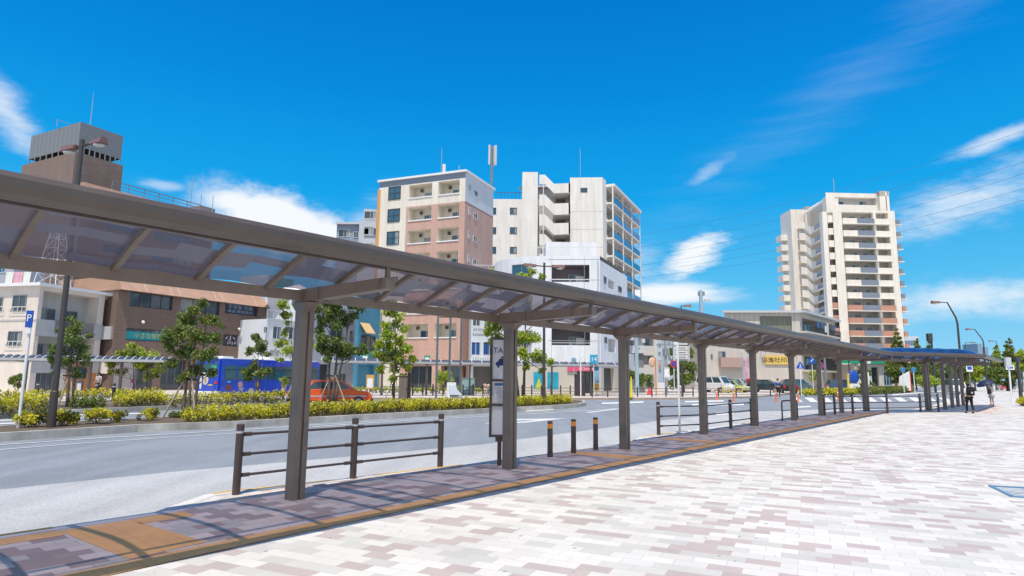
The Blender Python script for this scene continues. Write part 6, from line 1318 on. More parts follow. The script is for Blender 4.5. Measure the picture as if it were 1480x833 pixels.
# fences of the far pavement
def far_fence(label, pts, n, h=.85, hidden=()):
    root = thing('pavement_fence', label, 'fence', Vector((pts[0].x, pts[0].y, 0)), group='brown fences along the far pavement'); o = root.location; a, b = pts[0]-o, pts[1]-o
    for k in range(n+1): p = a.lerp(b, k/n); m = MB(); m.tube([p, p+Vector((0, 0, h))], .06, BROWN, 8); m.build('post', root)
    for z in (.72, .45, .2): m = MB(); m.tube([a+Vector((0, 0, z)), b+Vector((0, 0, z))], .022, BROWN, 6); m.build('rail', root)
far_fence('brown fence on the far pavement between the corner shop and the utility pole', [at(856, 53.5, 0), at(1002, 58, 0)], 7)
far_fence('brown fence on the far pavement in front of the parked vans', [at(1012, 58.2, 0), at(1114, 61, 0)], 4, .85)
far_fence('grey brown fence on the far pavement in front of the pink apartment', [at(552, 53, 0), at(838, 55, 0)], 20, .95)
for k, (px_, Y, h, lb) in enumerate(((53, 43.5, .95, 'dark bollard between the hedge rows near the parking sign pole'), (138, 43.5, .95, 'dark bollard beside the wooden bench of the far pavement'), (163, 36.0, 1.05, 'thick black bollard on the second median left of the pavement canopy column'))):
    b = thing('bollard', lb, 'bollard', at(px_, Y, 0), group='dark bollards across the road'); m = MB(); m.tube([(0, 0, 0), (0, 0, h*.9), (0, 0, h)], [.09, .09, .06], BLACK if k == 2 else BROWN, 10); m.build('post', b); m = MB(); m.tube([(0, 0, h*.8), (0, 0, h*.86)], .095, LGREY, 10); m.build('reflector_ring', b)
bn = thing('bench', 'brown wooden bench on the far pavement behind the dark clipped hedge', 'bench', at(139, 42.3, 0)); m = MB(); m.box((0, 0, .42), (1.6, .4, .06), mat('bench wood', (.16, .08, .05), .6)); m.build('seat', bn)
for s in (-.65, .65): m = MB(); m.box((s, 0, .2), (.06, .34, .4), BROWN); m.build('leg', bn)
# parking sign
BLUE = mat('sign blue', (.01, .08, .42), .45)
pb = G(26, 621, 0); ps = thing('parking_sign', 'blue parking sign on a slim white pole at far left', 'sign', pb); H = A(46, 449, pb.y).z
m = MB(); m.tube([(0, 0, 0), (0, 0, H)], .04, WHITE, 10); m.build('pole', ps)
m = MB(); m.box((0, -.06, H-.26), (.20, .03, .50), BLUE); m.build('sign_plate', ps); text('P', .30, WHITE, ps, (0, -.078, H-.24), frameR((1, 0)))
m = MB(); m.box((0, -.06, H-.62), (.17, .03, .16), PAPER); m.build('sub_plate', ps)
# triple pole stand, monument, cabinets
b0 = at(647, 46, 0); tp = thing('triple_pole', 'three tall steel poles joined by a lattice board in front of the pink apartment', 'pole stand', b0); Ht = A(647, 452, 46).z
GALD = mat('dull steel pole', (.20, .23, .25), .35, .08, 2, metal=.5)
for px_, dz in ((629, .5), (647.5, 0), (663.5, .5)): p = at(px_+1, 46, 0)-b0; m = MB(); m.tube([(p.x, p.y, 0), (p.x, p.y, Ht+dz)], .075, GALD, 8); m.build('pole', tp)
m = MB(); 
for z in (Ht-.35, Ht-.1): m.box((0, -.05, z), (1.5, .06, .06), BROWN)
for k in range(9): m.box((-.7+k*.175, -.05, Ht-.22), (.05, .05, .28), BROWN)
m.box((0, -.07, Ht-.22), (1.1, .03, .12), mat('bronze plate', (.22, .18, .10), .5)); m.build('lattice_board', tp)
b0 = at(656, 41.5, 0); mo = thing('slanted_plaque', 'white slanted stone plaque stand behind the long golden hedge', 'plaque', b0); m = MB(); z1 = A(656, 553, 41.5).z
MW = mat('white granite', (.62, .63, .64), .6, .1, 5)
m.extr(None, [Vector((-.5, -.1, 0)), Vector((-.5, .35, 0)), Vector((-.5, .35, z1)), Vector((-.5, .2, z1))], [Vector((.1, -.1, 0)), Vector((.1, .35, 0)), Vector((.1, .35, z1)), Vector((.1, .2, z1))], MW); 
m.extr(None, [Vector((-.3, -.3, 0)), Vector((-.3, .3, 0)), Vector((-.3, .3, z1-.02)), Vector((-.45, .22, z1-.02))], [Vector((.55, -.3, 0)), Vector((.55, .3, 0)), Vector((.5, .3, .45)), Vector((.5, -.3, .4))], MW); m.build('stone', mo)
m = MB(); m.poly([(-.25, -.28, .45), (.35, -.30, .45), (.12, -.06, z1-.2), (-.38, -.04, z1-.2)], mat('plaque plate', (.42, .48, .55), .3)); m.build('plate', mo, fix=False)
def cabinet(name, label, px_, Y, w, d_, h, mt, cat='cabinet', top=None, group=None):
    c = thing(name, label, cat, at(px_, Y, 0), group=group); m = MB(); m.box((0, 0, h/2), (w, d_, h), mt); m.build('body', c, bevel=.015)
    m = MB(); m.box((0, -d_/2-.012, h*.52), (w*.86, .02, h*.8), mt); dr_ = m.build('door', c); m = MB(); m.box((w*.32, -d_/2-.035, h*.5), (.03, .03, .16), BLACK); m.build('handle', dr_)
    m = MB(); m.box((0, 0, h+.02), (w+.08, d_+.08, .04), top or mt); m.build('top', c); return c
cabinet('switch_cabinet', 'taupe steel switch cabinet right of the straight trunk tree', 583.5, 40.5, .62, .5, 1.62, TAUPE)
p_ = thing('dark_post', 'black rectangular post beside the taupe switch cabinet', 'post', at(590.5, 40.2, 0)); m = MB(); m.box((0, 0, .9), (.2, .2, 1.8), BLACK); m.build('post', p_, bevel=.01); m = MB(); m.box((0, 0, 1.83), (.24, .24, .06), BROWN); m.build('cap', p_)
cabinet('utility_box', 'pale teal utility box in front of the brown side of the pink apartment', 676.5, 56, 1.1, .6, 1.45, mat('pale teal paint', (.30, .48, .48), .5, .05, 2))
cabinet('brown_kiosk', 'dark brown kiosk cabinet in front of the corner shop door', 838, 57.5, .95, .6, 1.9, mat('dark mauve brown paint', (.12, .085, .09), .5), top=mat('tan top', (.35, .27, .17), .5))
cabinet('white_meter_box', 'white meter box hung low on the thin pole beside the weeping tree', 964, 66, .55, .4, 1.0, WHITE)
bpy.data.objects[kids(COL.objects['white_meter_box'])[0].name]; COL.objects['white_meter_box'].location.z = 1.7
def post_sign(name, label, px_, Y, ptop, pr=.04, pm=None, group=None, cat='sign'):
    r = thing(name, label, cat, at(px_, Y, 0), group=group); m = MB(); H = ztop(px_, ptop, Y); m.tube([(0, 0, 0), (0, 0, H)], pr, pm or WHITE, 8); m.build('pole', r); return r, H
r, H = post_sign('banner_post', 'white pole standing in front of the pink shop sign', 839.5, 54, 519, .05, cat='pole'); m = MB(); m.tube([(0, 0, H), (0, 0, H+.08)], .03, LGREY, 8); m.build('cap', r)
r, H = post_sign('shop_banner', 'blue and white banner with a yellow tag beside the pink shop sign', 862, 58.5, 530, .03)
for nm, z0_, z1_, mt in (('banner_top', ztop(862, 536, 58.5), ztop(862, 530, 58.5), mat('navy cloth', (.02, .10, .25), .7)), ('banner_cloth', ztop(862, 554, 58.5), ztop(862, 536.5, 58.5), mat('pale blue cloth', (.25, .48, .66), .7, .4, 1)), ('yellow_tag', ztop(862, 565, 58.5), ztop(862, 554.5, 58.5), mat('yellow orange sign', (.80, .45, .06), .6))):
    m = MB(); m.box((0, -.05, (z0_+z1_)/2), (.48, .02, z1_-z0_), mt); m.build(nm, r)
r, H = post_sign('stop_number_sign', 'cyan square stop sign reading 14 above the far pavement canopy', 858.5, 55.5, 513, .03); m = MB(); z0_, z1_ = ztop(858, 525.5, 55.5), ztop(858, 513, 55.5); m.box((0, -.05, (z0_+z1_)/2), (.68, .05, z1_-z0_), mat('cyan sign', (.01, .34, .55), .5)); m.build('sign_plate', r); text('14', .55, WHITE, r, (0, -.08, (z0_+z1_)/2-.02), frameR((1, 0)))
r, H = post_sign('grey_icon_sign', 'small grey blue icon sign on the far pavement canopy', 829.5, 55.6, 516.5, .03); m = MB(); z1_ = ztop(829, 517, 55.6); m.ball((0, -.04, z1_-.2), .24, mat('grey blue sign', (.25, .35, .42), .5), 10, (1, .1, .9)); m.build('sign_plate', r)
r = thing('sign_cone', 'tall slim yellow cone standing right of the third canopy column', 'cone', at(912.5, 52.5, 0)); m = MB(); m.tube([(0, 0, 0.05), (0, 0, 1.75)], [.13, .05], mat('bright yellow plastic', (.80, .68, .02), .5), 10); m.build('cone', r); m = MB(); m.box((0, 0, .03), (.42, .42, .06), mat('brown cone base', (.3, .16, .08), .7)); m.build('base', r)
r = thing('traffic_cone', 'red traffic object lying beside the traffic mirror pole', 'cone', at(939, 64, 0)); m = MB(); m.tube([(0, 0, .04), (0, 0, .65)], [.3, .06], mat('red plastic', (.70, .04, .05), .5), 10); m.build('cone', r); m = MB(); m.box((0, 0, .02), (.5, .5, .04), MATS['red plastic']); m.build('base', r)
r, H = post_sign('traffic_mirror', 'orange pole with round traffic mirror below the canopy', 948.5, 60, 517, .06, mat('orange mirror paint', (.62, .24, .08), .5), cat='mirror')
zc = ztop(944, 524, 60); m = MB(); m.ball((-.38, -.12, zc), .42, mat('tan mirror back', (.62, .42, .28), .5), 14, (.75, .2, 1.15)); m.build('mirror', r, smooth=True); m = MB(); m.ball((.42, .05, zc-.25), .36, mat('dull tan mirror back', (.45, .30, .22), .5), 14, (.4, .3, 1.1)); m.build('mirror', r, smooth=True)
def upole(label, px_, Y, pt, r=.14, mt=None, extras=True, name='utility_pole', gp='utility poles'):
    o = thing(name, label, 'utility pole', at(px_, Y, 0), group=gp); H = ztop(px_, pt, Y); m = MB(); m.tube([(0, 0, 0), (0, 0, H)], [r*1.15, r*.8], mt or GALV, 10); m.build('pole', o); return o, H
PBLUE = mat('pale blue steel', (.34, .46, .54), .5, .1, 2)
o, H = upole('pale blue steel utility pole beside the dark bushes and the parking deck', 921, 66, 452, .2, PBLUE)
m = MB()
for z, s in ((5.4, .7), (6.6, -.6), (4.6, .5), (7.2, .8)): m.bar((0, 0, z), (s, -.1, z+.15), .08, .08, FRM); m.box((s, -.1, z+.1), (.35, .3, .4), LGREY)
m.build('fittings', o)
o, H = upole('tall pale blue grey mast pole rising above the canopy beside the fourth column', 1017.5, 76, 420, .28, PBLUE)
m = MB(); m.box((.05, 0, H-.4), (.75, .3, .5), FRM); m.box((.75, 0, H-1.2), (.7, .2, .25), LGREY); m.build('fittings', o)
o, H = upole('dark concrete utility pole with transformer box right of the traffic mirror', 963.5, 68, 470, .15, mat('grey concrete pole', (.28, .30, .31), .8))
m = MB(); m.box((0, 0, 5.2), (2.0, .1, .1), FRM); m.box((.1, 0, 4.4), (.6, .5, .8), FRM); m.build('fittings', o)
o, H = upole('dark slim pole in front of the low grey apartment, right of the no parking sign', 1194.5, 88, 505, .16, FRM)
m = MB(); m.box((0, 0, H-.3), (.9, .1, .1), FRM); m.build('fittings', o)
o, H = upole('dark slim pole standing in front of the green fascia shop', 1229.5, 92, 505, .1, FRMD); m = MB(); m.box((0, 0, H-.2), (.5, .1, .1), FRM); m.build('fittings', o)
o, H = upole('dark post with a camera box above the far bend of the canopy', 1352.5, 88, 482, .14, FRMD, name='camera_post'); m = MB(); m.box((-.25, 0, H-.6), (.6, .5, 1.1), FRMD); m.build('camera_box', o)
o, H = upole('near dark post cut by the right edge of the picture', 1477, 45, 516, .11, FRMD, name='camera_post'); m = MB(); m.box((0, 0, H-.2), (.32, .3, .4), FRMD); m.build('camera_box', o)
# road signs
def disc(root, p, r, mt, d=.03, name='sign_disc', n=20):
    m = MB(); m.tube([(p[0], p[1], p[2]), (p[0], p[1]-d, p[2])], r, mt, n); return m.build(name, root)
REDS = mat('sign red', (.62, .02, .04), .5)
def noparking(label, px_, Y, py_):
    r, H = post_sign('no_parking_sign', label, px_, Y, py_-5, .04, group='no parking signs'); z = ztop(px_, py_, Y); disc(r, (0, -.05, z), .34, REDS); disc(r, (0, -.085, z), .24, BLUE, .01, 'sign_face'); m = MB(); m.bar((-.22, -.1, z+.22), (.22, -.1, z-.22), .02, .07, REDS); m.build('slash', r)
noparking('no parking sign left of the white bus stop pole', 975, 58, 526); noparking('no parking sign in front of the low grey apartment', 1189, 74, 529)
r, H = post_sign('round_blue_sign', 'round blue road sign above the no parking sign of the low apartment', 1176, 76, 516, .04); z = ztop(1176, 521.5, 76); disc(r, (0, -.05, z), .4, BLUE)
m = MB(); m.bar((-.2, -.09, z-.15), (.15, -.09, z+.2), .01, .08, WHITE); m.build('arrow', r)
r, H = post_sign('crossing_sign', 'blue triangular pedestrian crossing sign on a white pole by the planting bed', 1158.5, 65.5, 522, .045); z = ztop(1158, 533, 65.5); z2 = ztop(1158, 523, 65.5)
m = MB(); m.extr(None, [Vector((-.42, -.05, z)), Vector((.42, -.05, z)), Vector((.42, -.05, z+.12)), Vector((0, -.05, z2+.05)), Vector((-.42, -.05, z+.12))], [Vector((-.42, -.08, z)), Vector((.42, -.08, z)), Vector((.42, -.08, z+.12)), Vector((0, -.08, z2+.05)), Vector((-.42, -.08, z+.12))], BLUE); m.build('sign_plate', r)
m = MB(); m.box((0, -.09, z+.42), (.08, .01, .1), WHITE); m.box((0, -.09, z+.25), (.1, .01, .2), WHITE); m.bar((0, -.09, z+.18), (-.14, -.09, z+.04), .01, .05, WHITE); m.bar((0, -.09, z+.18), (.14, -.09, z+.04), .01, .05, WHITE); m.build('pedestrian_symbol', r)
ORP = mat('orange flexible post', (.80, .20, .06), .5)
for k, (x, Y, lb) in enumerate(((1036, 53, 'orange flexible post leftmost, in front of the white van'), (1060.5, 52, 'orange flexible post in front of the yellow pipe barrier'), (1122, 52, 'orange flexible post beside the walking person in blue'), (1154, 52, 'orange flexible post left of the golden planting bed'), (1211.5, 55, 'orange flexible post seen left of the eighth canopy column'))):
    r = thing('flexible_post', lb, 'road post', at(x, Y, RZ), group='orange flexible road posts'); m = MB(); m.tube([(0, 0, .04), (0, 0, 1.0)], [.07, .055], ORP, 10); m.build('post', r); m = MB(); m.tube([(0, 0, 0), (0, 0, .05)], .16, ORP, 12); m.build('base', r); m = MB(); m.tube([(0, 0, .68), (0, 0, .78)], .066, WHITE, 10); m.build('reflective_band', r)
# blue kiosk figure board replaced by a plain rounded board
r, H = post_sign('rounded_board', 'rounded blue and white board stand left of the green fascia shop', 1235, 84, 540, .06); z = ztop(1235, 544, 84)
m = MB(); m.ball((0, -.05, z-.1), .75, BLUE, 14, (1, .15, 1.15)); m.build('board', r, smooth=True); m = MB(); m.box((0, -.1, .6), (1.4, .2, 1.1), WHITE); m.build('foot_panel', r)
r, H = post_sign('yellow_post', 'yellow post between the dark van and the rounded blue board', 1227, 82, 541, .14, mat('yellow post paint', (.75, .55, .05), .5), cat='post'); m = MB(); m.box((0, 0, H), (.4, .3, .08), MATS['yellow post paint']); m.build('cap', r)
r, H = post_sign('white_banner', 'white and green banner flag at the shop forecourt', 1253, 82, 538, .03, cat='banner'); m = MB(); m.box((.15, -.03, H/2+.5), (.5, .03, H*.6), WHITE); m.build('cloth', r)
r = thing('roadside_board', 'large white sign board leaning at the roadside beyond the shop', 'sign', at(1309, 92, 0)); m = MB(); m.extr(None, [Vector((-1.0, 0, .2)), Vector((.9, 0, .2)), Vector((.75, 0, 3.0)), Vector((-.7, 0, 2.2))], [Vector((-1.0, .12, .2)), Vector((.9, .12, .2)), Vector((.75, .12, 3.0)), Vector((-.7, .12, 2.2))], WHITE); m.build('board', r); m = MB(); m.box((.85, .06, 1.5), (.12, .14, 3.0), REDS); m.build('edge_post', r)
for x, lb in ((1307, 'small blue guide sign left of the large white roadside board'), (1322.5, 'small blue guide sign on a white pole right of the roadside board')):
    r, H = post_sign('guide_sign', lb, x, 88, 531, .06, group='small blue guide signs'); m = MB(); m.box((0, -.07, H-.35), (.6, .05, .6), mat('light sign blue', (.03, .22, .50), .5)); m.build('sign_plate', r)
# far right roadside signs
for x, Y, y0, w, h, lb in ((1404, 70, 527, .7, .8, 'white sign panel hanging under the far end of the canopy'), (1463, 75, 528, 1.0, .55, 'blue and white sign panel left of the right edge post')):
    r, H = post_sign('road_sign', lb, x, Y, y0, .05, FRM); m = MB(); m.box((0, -.08, H-h/2), (w, .05, h), WHITE); m.build('sign_plate', r); m = MB(); m.box((0, -.11, H-h/2), (w*.7, .02, h*.45), BLUE); m.build('lettering_panel', r)
r, H = post_sign('canopy_end_sign', 'white sign box on the very end of the canopy walkway', 1463, 52, 517, .06, WHITE); m = MB(); m.box((-.1, -.08, H-.4), (.45, .2, .8), LGREY); m.build('sign_box', r)
# signs on the shops
for nm, lb, x0, y0, x1, y1, Y, mt in (('hanging_sign', 'green and white projecting sign on the pink apartment', 613, 514, 622, 526, 68, mat('sign green', (.02, .30, .18), .5)), ('hanging_sign', 'green shop sign beside the blue building above the pavement canopy', 523, 512, 533, 523, 66, MATS['sign green']), ('notice_board', 'yellow framed notice board at the orange corner of the pink apartment', 529, 544, 541, 562, 58, mat('ochre board frame', (.55, .33, .08), .6)), ('poster_stand', 'bright pink poster board beside the grey shelter under the pavement canopy', 188, 551, 193.5, 567, 47, mat('hot pink poster', (.78, .06, .28), .5)), ('blackboard_stand', 'grey A board with a poster beside the orange shop wall', 110, 552, 120, 566, 47, mat('slate board', (.10, .12, .14), .6))):
    a = A(x0, y1, Y); c = A(x1, y0, Y); r = thing(nm, lb, 'sign', Vector(((a.x+c.x)/2, Y, 0 if y1 > 555 else a.z))); zb_ = 0 if y1 > 555 else 0; hh = (c.z-(0 if y1 > 555 else a.z)); w_ = abs(c.x-a.x)
    m = MB(); m.box((0, 0, hh/2+(.25 if y1 > 555 else 0)), (w_, .12, hh-(.25 if y1 > 555 else 0)*1.0), mt); m.build('board', r); m = MB(); m.box((0, -.07, hh*.6), (w_*.7, .02, hh*.55 if nm != 'hanging_sign' else hh*.3), PAPER); m.build('sheet', r)
    if nm == 'hanging_sign': m = MB(); m.bar((-w_/2, 0, hh*.8), (-w_/2-.4, 1.2, hh*.8), .08, .08, WHITE); m.build('arm', r)
    if y1 > 555:
        for s in (-.4, .4): m = MB(); m.box((s*w_, 0, .15), (.06, .3, .3), FRM); m.build('leg', r)
gs = cabinet('grey_shelter_panel', 'mauve grey shelter panel beside the pink poster board', 178.5, 49, 1.6, .3, 2.6, mat('mauve grey panel', (.26, .24, .26), .6), cat='panel')
# vending machine and flag at the parking lot
v = thing('vending_machine', 'red drink vending machine at the parking lot wall', 'vending machine', at(1087, 82, 0)); m = MB(); m.box((0, 0, .95), (1.1, .8, 1.9), mat('vending red', (.70, .02, .03), .4)); m.build('body', v, bevel=.03); m = MB(); m.box((.05, -.42, 1.25), (.8, .03, .9), mat('vending window', (.55, .6, .62), .2)); m.build('display', v); m = MB(); m.box((0, -.42, .35), (.6, .03, .25), BLACK); m.build('tray', v)
r, H = post_sign('flag_banner', 'pink and white banner flag on a blue pole left of the vending machine', 1075, 78, 510, .06, PBLUE, cat='banner'); m = MB(); m.box((.42, -.04, ztop(1080, 532, 78)), (.7, .03, 2.6), mat('pink white cloth', (.60, .38, .46), .8, .5, 2)); m.build('cloth', r)
BR_Y = mat('yellow pipe', (.75, .55, .05), .5)
for k, (x, lb) in enumerate(((1050, 'yellow pipe barrier left of the green and white car'), (1068, 'yellow pipe barrier right of the green and white car'))):
    r = thing('pipe_barrier', lb, 'barrier', at(x, 64, 0), group='yellow pipe barriers'); m = MB(); m.tube([(-.35, 0, 0), (-.35, 0, .7), (-.28, 0, .78), (.28, 0, .78), (.35, 0, .7), (.35, 0, 0)], .05, BR_Y, 8); m.build('hoop', r); m = MB(); m.tube([(-.35, 0, .4), (.35, 0, .4)], .035, BR_Y, 6); m.build('cross_bar', r)
# overhead lines
WIRE = mat('overhead wire', (.05, .08, .12), .5)
for k, (a, b_, lb) in enumerate((((920, 336), (1500, 175), 'topmost overhead wire crossing the sky behind the tower'), ((920, 353), (1500, 201), 'second overhead wire from the top crossing the sky'), ((920, 366), (1500, 222), 'third overhead wire from the top crossing the sky'), ((920, 378), (1500, 240), 'fourth overhead wire from the top crossing the sky'), ((920, 386), (1500, 263), 'fifth overhead wire from the top, second lowest'), ((920, 394), (1500, 281), 'lowest overhead wire crossing the sky'))):
    p0 = A(a[0]-40, a[1]+11, 300); p1 = A(b_[0]+60, b_[1]-14, 190); m = MB(); m.tube([tuple((p0.lerp(p1, t/16)-p0)-Vector((0, 0, 5.0*(4*(t/16)*(1-t/16))))) for t in range(17)], .045, WIRE, 4); o = m.build('overhead_wire', loc=p0); tag(o, lb, 'cable', 'overhead wires')
# ================================================================= vehicles
CGL = glass_mat('car glass', (.05, .09, .10), .04); CHR = mat('wheel alloy', (.45, .46, .47), .35, metal=.6); REDL = mat('tail lamp red', (.5, .02, .02), .3); HEAD = mat('head lamp', (.75, .77, .78), .15); AMB = mat('amber lamp', (.8, .25, .02), .3)
def paint(name, c): return mat(name, c, .25, .02, 1, coat=.6)
def wheel(root, x, y, r, w, side):
    m = MB(); m.tube([(x, y-w/2, r), (x, y+w/2, r)], r, BLACK, 18); o = m.build('wheel', root); m = MB(); yy = y+side*(w/2+.006); m.tube([(x, yy, r), (x, yy+side*.012, r)], r*.62, CHR, 14); m.build('rim', o)
def car(name, label, loc, head, L_=4.4, W_=1.7, H_=1.5, kind='sedan', pm=None, cat='car', group=None, stripe=None, roofsign=None):
    """built along +X = forward; head = heading angle measured from +Y to +X"""
    root = thing(name, label, cat, loc, pi/2-head, group); pm = pm or WHITE; h = H_
    if kind == 'sedan': prof = [(-.5, .19), (-.5, .42), (-.485, .60), (-.30, .645), (.24, .64), (.44, .57), (.495, .46), (.5, .19)]; cab = (-.36, .30, -.24, .12)
    elif kind == 'hatch': prof = [(-.5, .17), (-.5, .55), (-.47, .60), (.20, .60), (.44, .52), (.495, .42), (.5, .17)]; cab = (-.47, .30, -.40, .10)
    else: prof = [(-.5, .14), (-.5, .52), (-.49, .56), (.36, .56), (.46, .48), (.495, .38), (.5, .14)]; cab = (-.495, .40, -.47, .26)
    belt = {'sedan': .64, 'hatch': .60, 'van': .56}[kind]; m = MB(); sec = []
    ys = ((-.5, .0), (-.46, .012), (.46, .012), (.5, .0)); P_ = [(x*L_, z*h) for x, z in prof]
    A0 = [Vector((x*.985, -W_/2, z if z > .3*h else z+.02)) for x, z in P_]; A1 = [Vector((x*.985, W_/2, z if z > .3*h else z+.02)) for x, z in P_]
    m.extr(None, A0, A1, pm); body = m.build('body', root, bevel=.07, smooth=False)
    x0, x1, x2, x3 = [c*L_ for c in cab]; wb, wt = W_*.47, W_*.38; zb_, zt_ = belt*h-.02, h-.05
    m = MB(); B_ = [(x0, -wb, zb_), (x1, -wb, zb_), (x1, wb, zb_), (x0, wb, zb_)]; T_ = [(x2, -wt, zt_), (x3, -wt, zt_), (x3, wt, zt_), (x2, wt, zt_)]
    m.poly(T_, pm)
    for i in range(4): j = (i+1) % 4; m.poly([B_[i], B_[j], T_[j], T_[i]], pm)
    m.box(((x2+x3)/2, 0, zt_+.01), (x3-x2+.06, 2*wt+.05, .05), pm); cb = m.build('cabin', root, bevel=.0)
    def lerp3(a, b, t): return tuple(a[k]+(b[k]-a[k])*t for k in range(3))
    def quadpane(a, b, c, d, u0, u1, v0, v1, nm, o_):
        def Q(u, v): p = Vector(lerp3(lerp3(a, b, u), lerp3(d, c, u), v)); return p+Vector(o_)
        m = MB(); m.poly([Q(u0, v0), Q(u1, v0), Q(u1, v1), Q(u0, v1)], CGL); m.build(nm, cb, fix=False)
    for s, i, j in ((-1, 0, 1), (1, 3, 2)):
        for u0, u1 in (((.06, .33), (.37, .63), (.67, .94)) if kind != 'sedan' else ((.10, .46), (.50, .93))): quadpane(B_[i], B_[j], T_[j], T_[i], u0, u1, .12, .88, 'side_window', (0, s*.012, .004))
    quadpane(B_[1], B_[2], T_[2], T_[1], .06, .94, .08, .92, 'windscreen', (.012, 0, .01)); quadpane(B_[3], B_[0], T_[0], T_[3], .08, .92, .12, .9, 'rear_window', (-.012, 0, .01))
    wr = .30 if kind != 'van' else .33
    for x in (-.31*L_, .32*L_):
        for s in (-1, 1): wheel(root, x, s*(W_/2-.09), wr, .2, s)
    for s in (-1, 1):
        m = MB(); m.box((L_*.485, s*W_*.36, h*.43), (.12, .3, .14), HEAD); m.build('headlight', root); m = MB(); m.box((-L_*.495, s*W_*.40, h*(.48 if kind != 'van' else .42)), (.06, .24, .16 if kind == 'sedan' else .3), REDL); m.build('tail_light', root)
    for x, n_ in ((.5, 'front_bumper'), (-.5, 'rear_bumper')): m = MB(); m.box((x*L_*.99, 0, h*.25), (.12, W_*.96, .16), pm if kind != 'sedan' else FRMD); m.build(n_, root, bevel=.02)
    m = MB(); m.box((-L_*.5, 0, h*.40), (.06, .34, .17), PAPER); m.build('number_plate', root)
    if stripe:
        for s in (-1, 1): m = MB(); m.box((-.02*L_, s*(W_/2+.004), h*.40), (L_*.88, .01, h*.055), stripe); m.build('side_stripe', root)
        for s in (-1, 1): text('TAXI', .11, WHITE, root, (-.05*L_, s*(W_/2+.02), h*.30), frameR((1, 0) if s < 0 else (-1, 0)))
    for s in (-1, 1): m = MB(); m.box((x1-.25, s*(W_/2+.05), belt*h+.06), (.1, .16, .12), pm); m.build('wing_mirror', root)
    if roofsign: m = MB(); m.box((0, 0, zt_+.12), (.18, .5, .15), roofsign); m.build('roof_sign', root, bevel=.03)
    return root
p = at(476, 36.8, RZ); car('taxi', 'orange red taxi with a white side stripe waiting behind the hedge', p, radians(66), 4.65, 1.7, 1.52, 'sedan', paint('taxi orange red', (.88, .13, .03)), 'taxi', stripe=mat('pale taxi stripe', (.55, .45, .45), .5), roofsign=AMB)
VW = paint('van white', (.72, .73, .74)); DKP = paint('dark blue grey car paint', (.03, .045, .06)); BLKP = paint('black red car paint', (.03, .02, .025))
car('parked_van', 'white van parked at the front of the lot left of the banner flag', at(1033, 76, 0), radians(140), 4.4, 1.75, 1.95, 'van', VW, 'van')
car('parked_car', 'green and white small car between the yellow pipe barriers', at(1059, 78, 0), radians(135), 3.8, 1.6, 1.5, 'hatch', paint('pale green car paint', (.50, .60, .28)), group='cars in the parking lot')
car('parked_car', 'white hatchback parked behind the yellow pipe barriers', at(1069, 84, 0), radians(140), 4.0, 1.7, 1.7, 'hatch', VW, group='cars in the parking lot')
car('parked_car', 'dark blue car parked between the white van and the white hatchback', at(1051, 84, 0), radians(120), 4.0, 1.7, 1.7, 'hatch', paint('deep blue car paint', (.02, .06, .22)), group='cars in the parking lot')
car('parked_car', 'dark blue grey estate car right of the vending machine', at(1107, 80, 0), radians(130), 4.3, 1.75, 1.6, 'hatch', DKP, group='cars in the parking lot')
car('parked_car', 'black car facing away right of the walking person in blue', at(1139, 77, 0), radians(15), 4.3, 1.75, 1.6, 'hatch', BLKP, group='cars in the parking lot')
car('parked_car', 'teal grey car half hidden behind the sixth canopy column', at(1153, 88, 0), radians(60), 4.3, 1.75, 1.7, 'hatch', paint('teal grey car paint', (.10, .17, .20)), group='cars in the parking lot')
car('parked_car', 'dark blue van half hidden left of the yellow post', at(1217, 86, 0), radians(95), 3.8, 1.7, 1.7, 'hatch', paint('navy car paint', (.04, .09, .20)), group='cars in the parking lot')
car('white_minivan', 'white minivan driving on the right hand road behind the canopy columns', at(1380, 88, RZ), radians(200), 4.9, 1.9, 2.1, 'van', VW, 'van')
car('red_car', 'pink red car with a pale roof driving away at far right', at(1452, 125, RZ), radians(25), 4.2, 1.8, 1.8, 'hatch', paint('pink red car paint', (.70, .08, .16)), 'car')
# ---- bus
th = radians(24); rear = at(315, 45.5, RZ); BL_ = 10.6; BW = 2.45; BH = 2.98
f = Vector((sin(th), cos(th), 0)); rt = Vector((cos(th), -sin(th), 0)); ctr = rear+f*(BL_/2)-rt*(BW/2)
bus = thing('city_bus', 'deep blue city bus with white roof parts and coloured adverts on its side', 'bus', ctr, pi/2-th)
BUSB = paint('bus deep blue', (.006, .05, .46)); BUSG = glass_mat('bus tinted glass', (.02, .10, .12), .08)
m = MB(); m.box((0, 0, .32+(BH-.32)/2-.05), (BL_, BW, BH-.42), BUSB); m.build('body', bus, bevel=.12)
m = MB(); m.box((0, 0, BH-.1), (BL_-.5, BW-.35, .14), WHITE); m.box((-BL_*.40, 0, BH+.02), (1.0, 1.6, .16), WHITE); m.box((BL_*.14, 0, BH+.05), (3.6, 1.7, .26), WHITE); m.build('roof', bus, bevel=.04)
yS = -BW/2
for k, (a, c_) in enumerate(((-.46, -.36), (-.35, -.22), (-.21, -.08), (-.07, .06), (.07, .20), (.215, .33), (.40, .475))):
    for s in (-1, 1):
        m = MB(); m.box(((a+c_)/2*BL_, s*(BW/2+.004), 1.88), ((c_-a)*BL_, .03, 1.02), BUSG); o_ = m.build('side_window', bus); m = MB(); m.box(((a+c_)/2*BL_, s*(BW/2+.012), 2.1), ((c_-a)*BL_, .03, .04), BLACK); m.build('frame', o_)
for s in (-1, 1): m = MB(); m.box((.345*BL_, s*(BW/2+.004), 1.45), (.9, .03, 2.0), BUSG); m.build('door', bus)
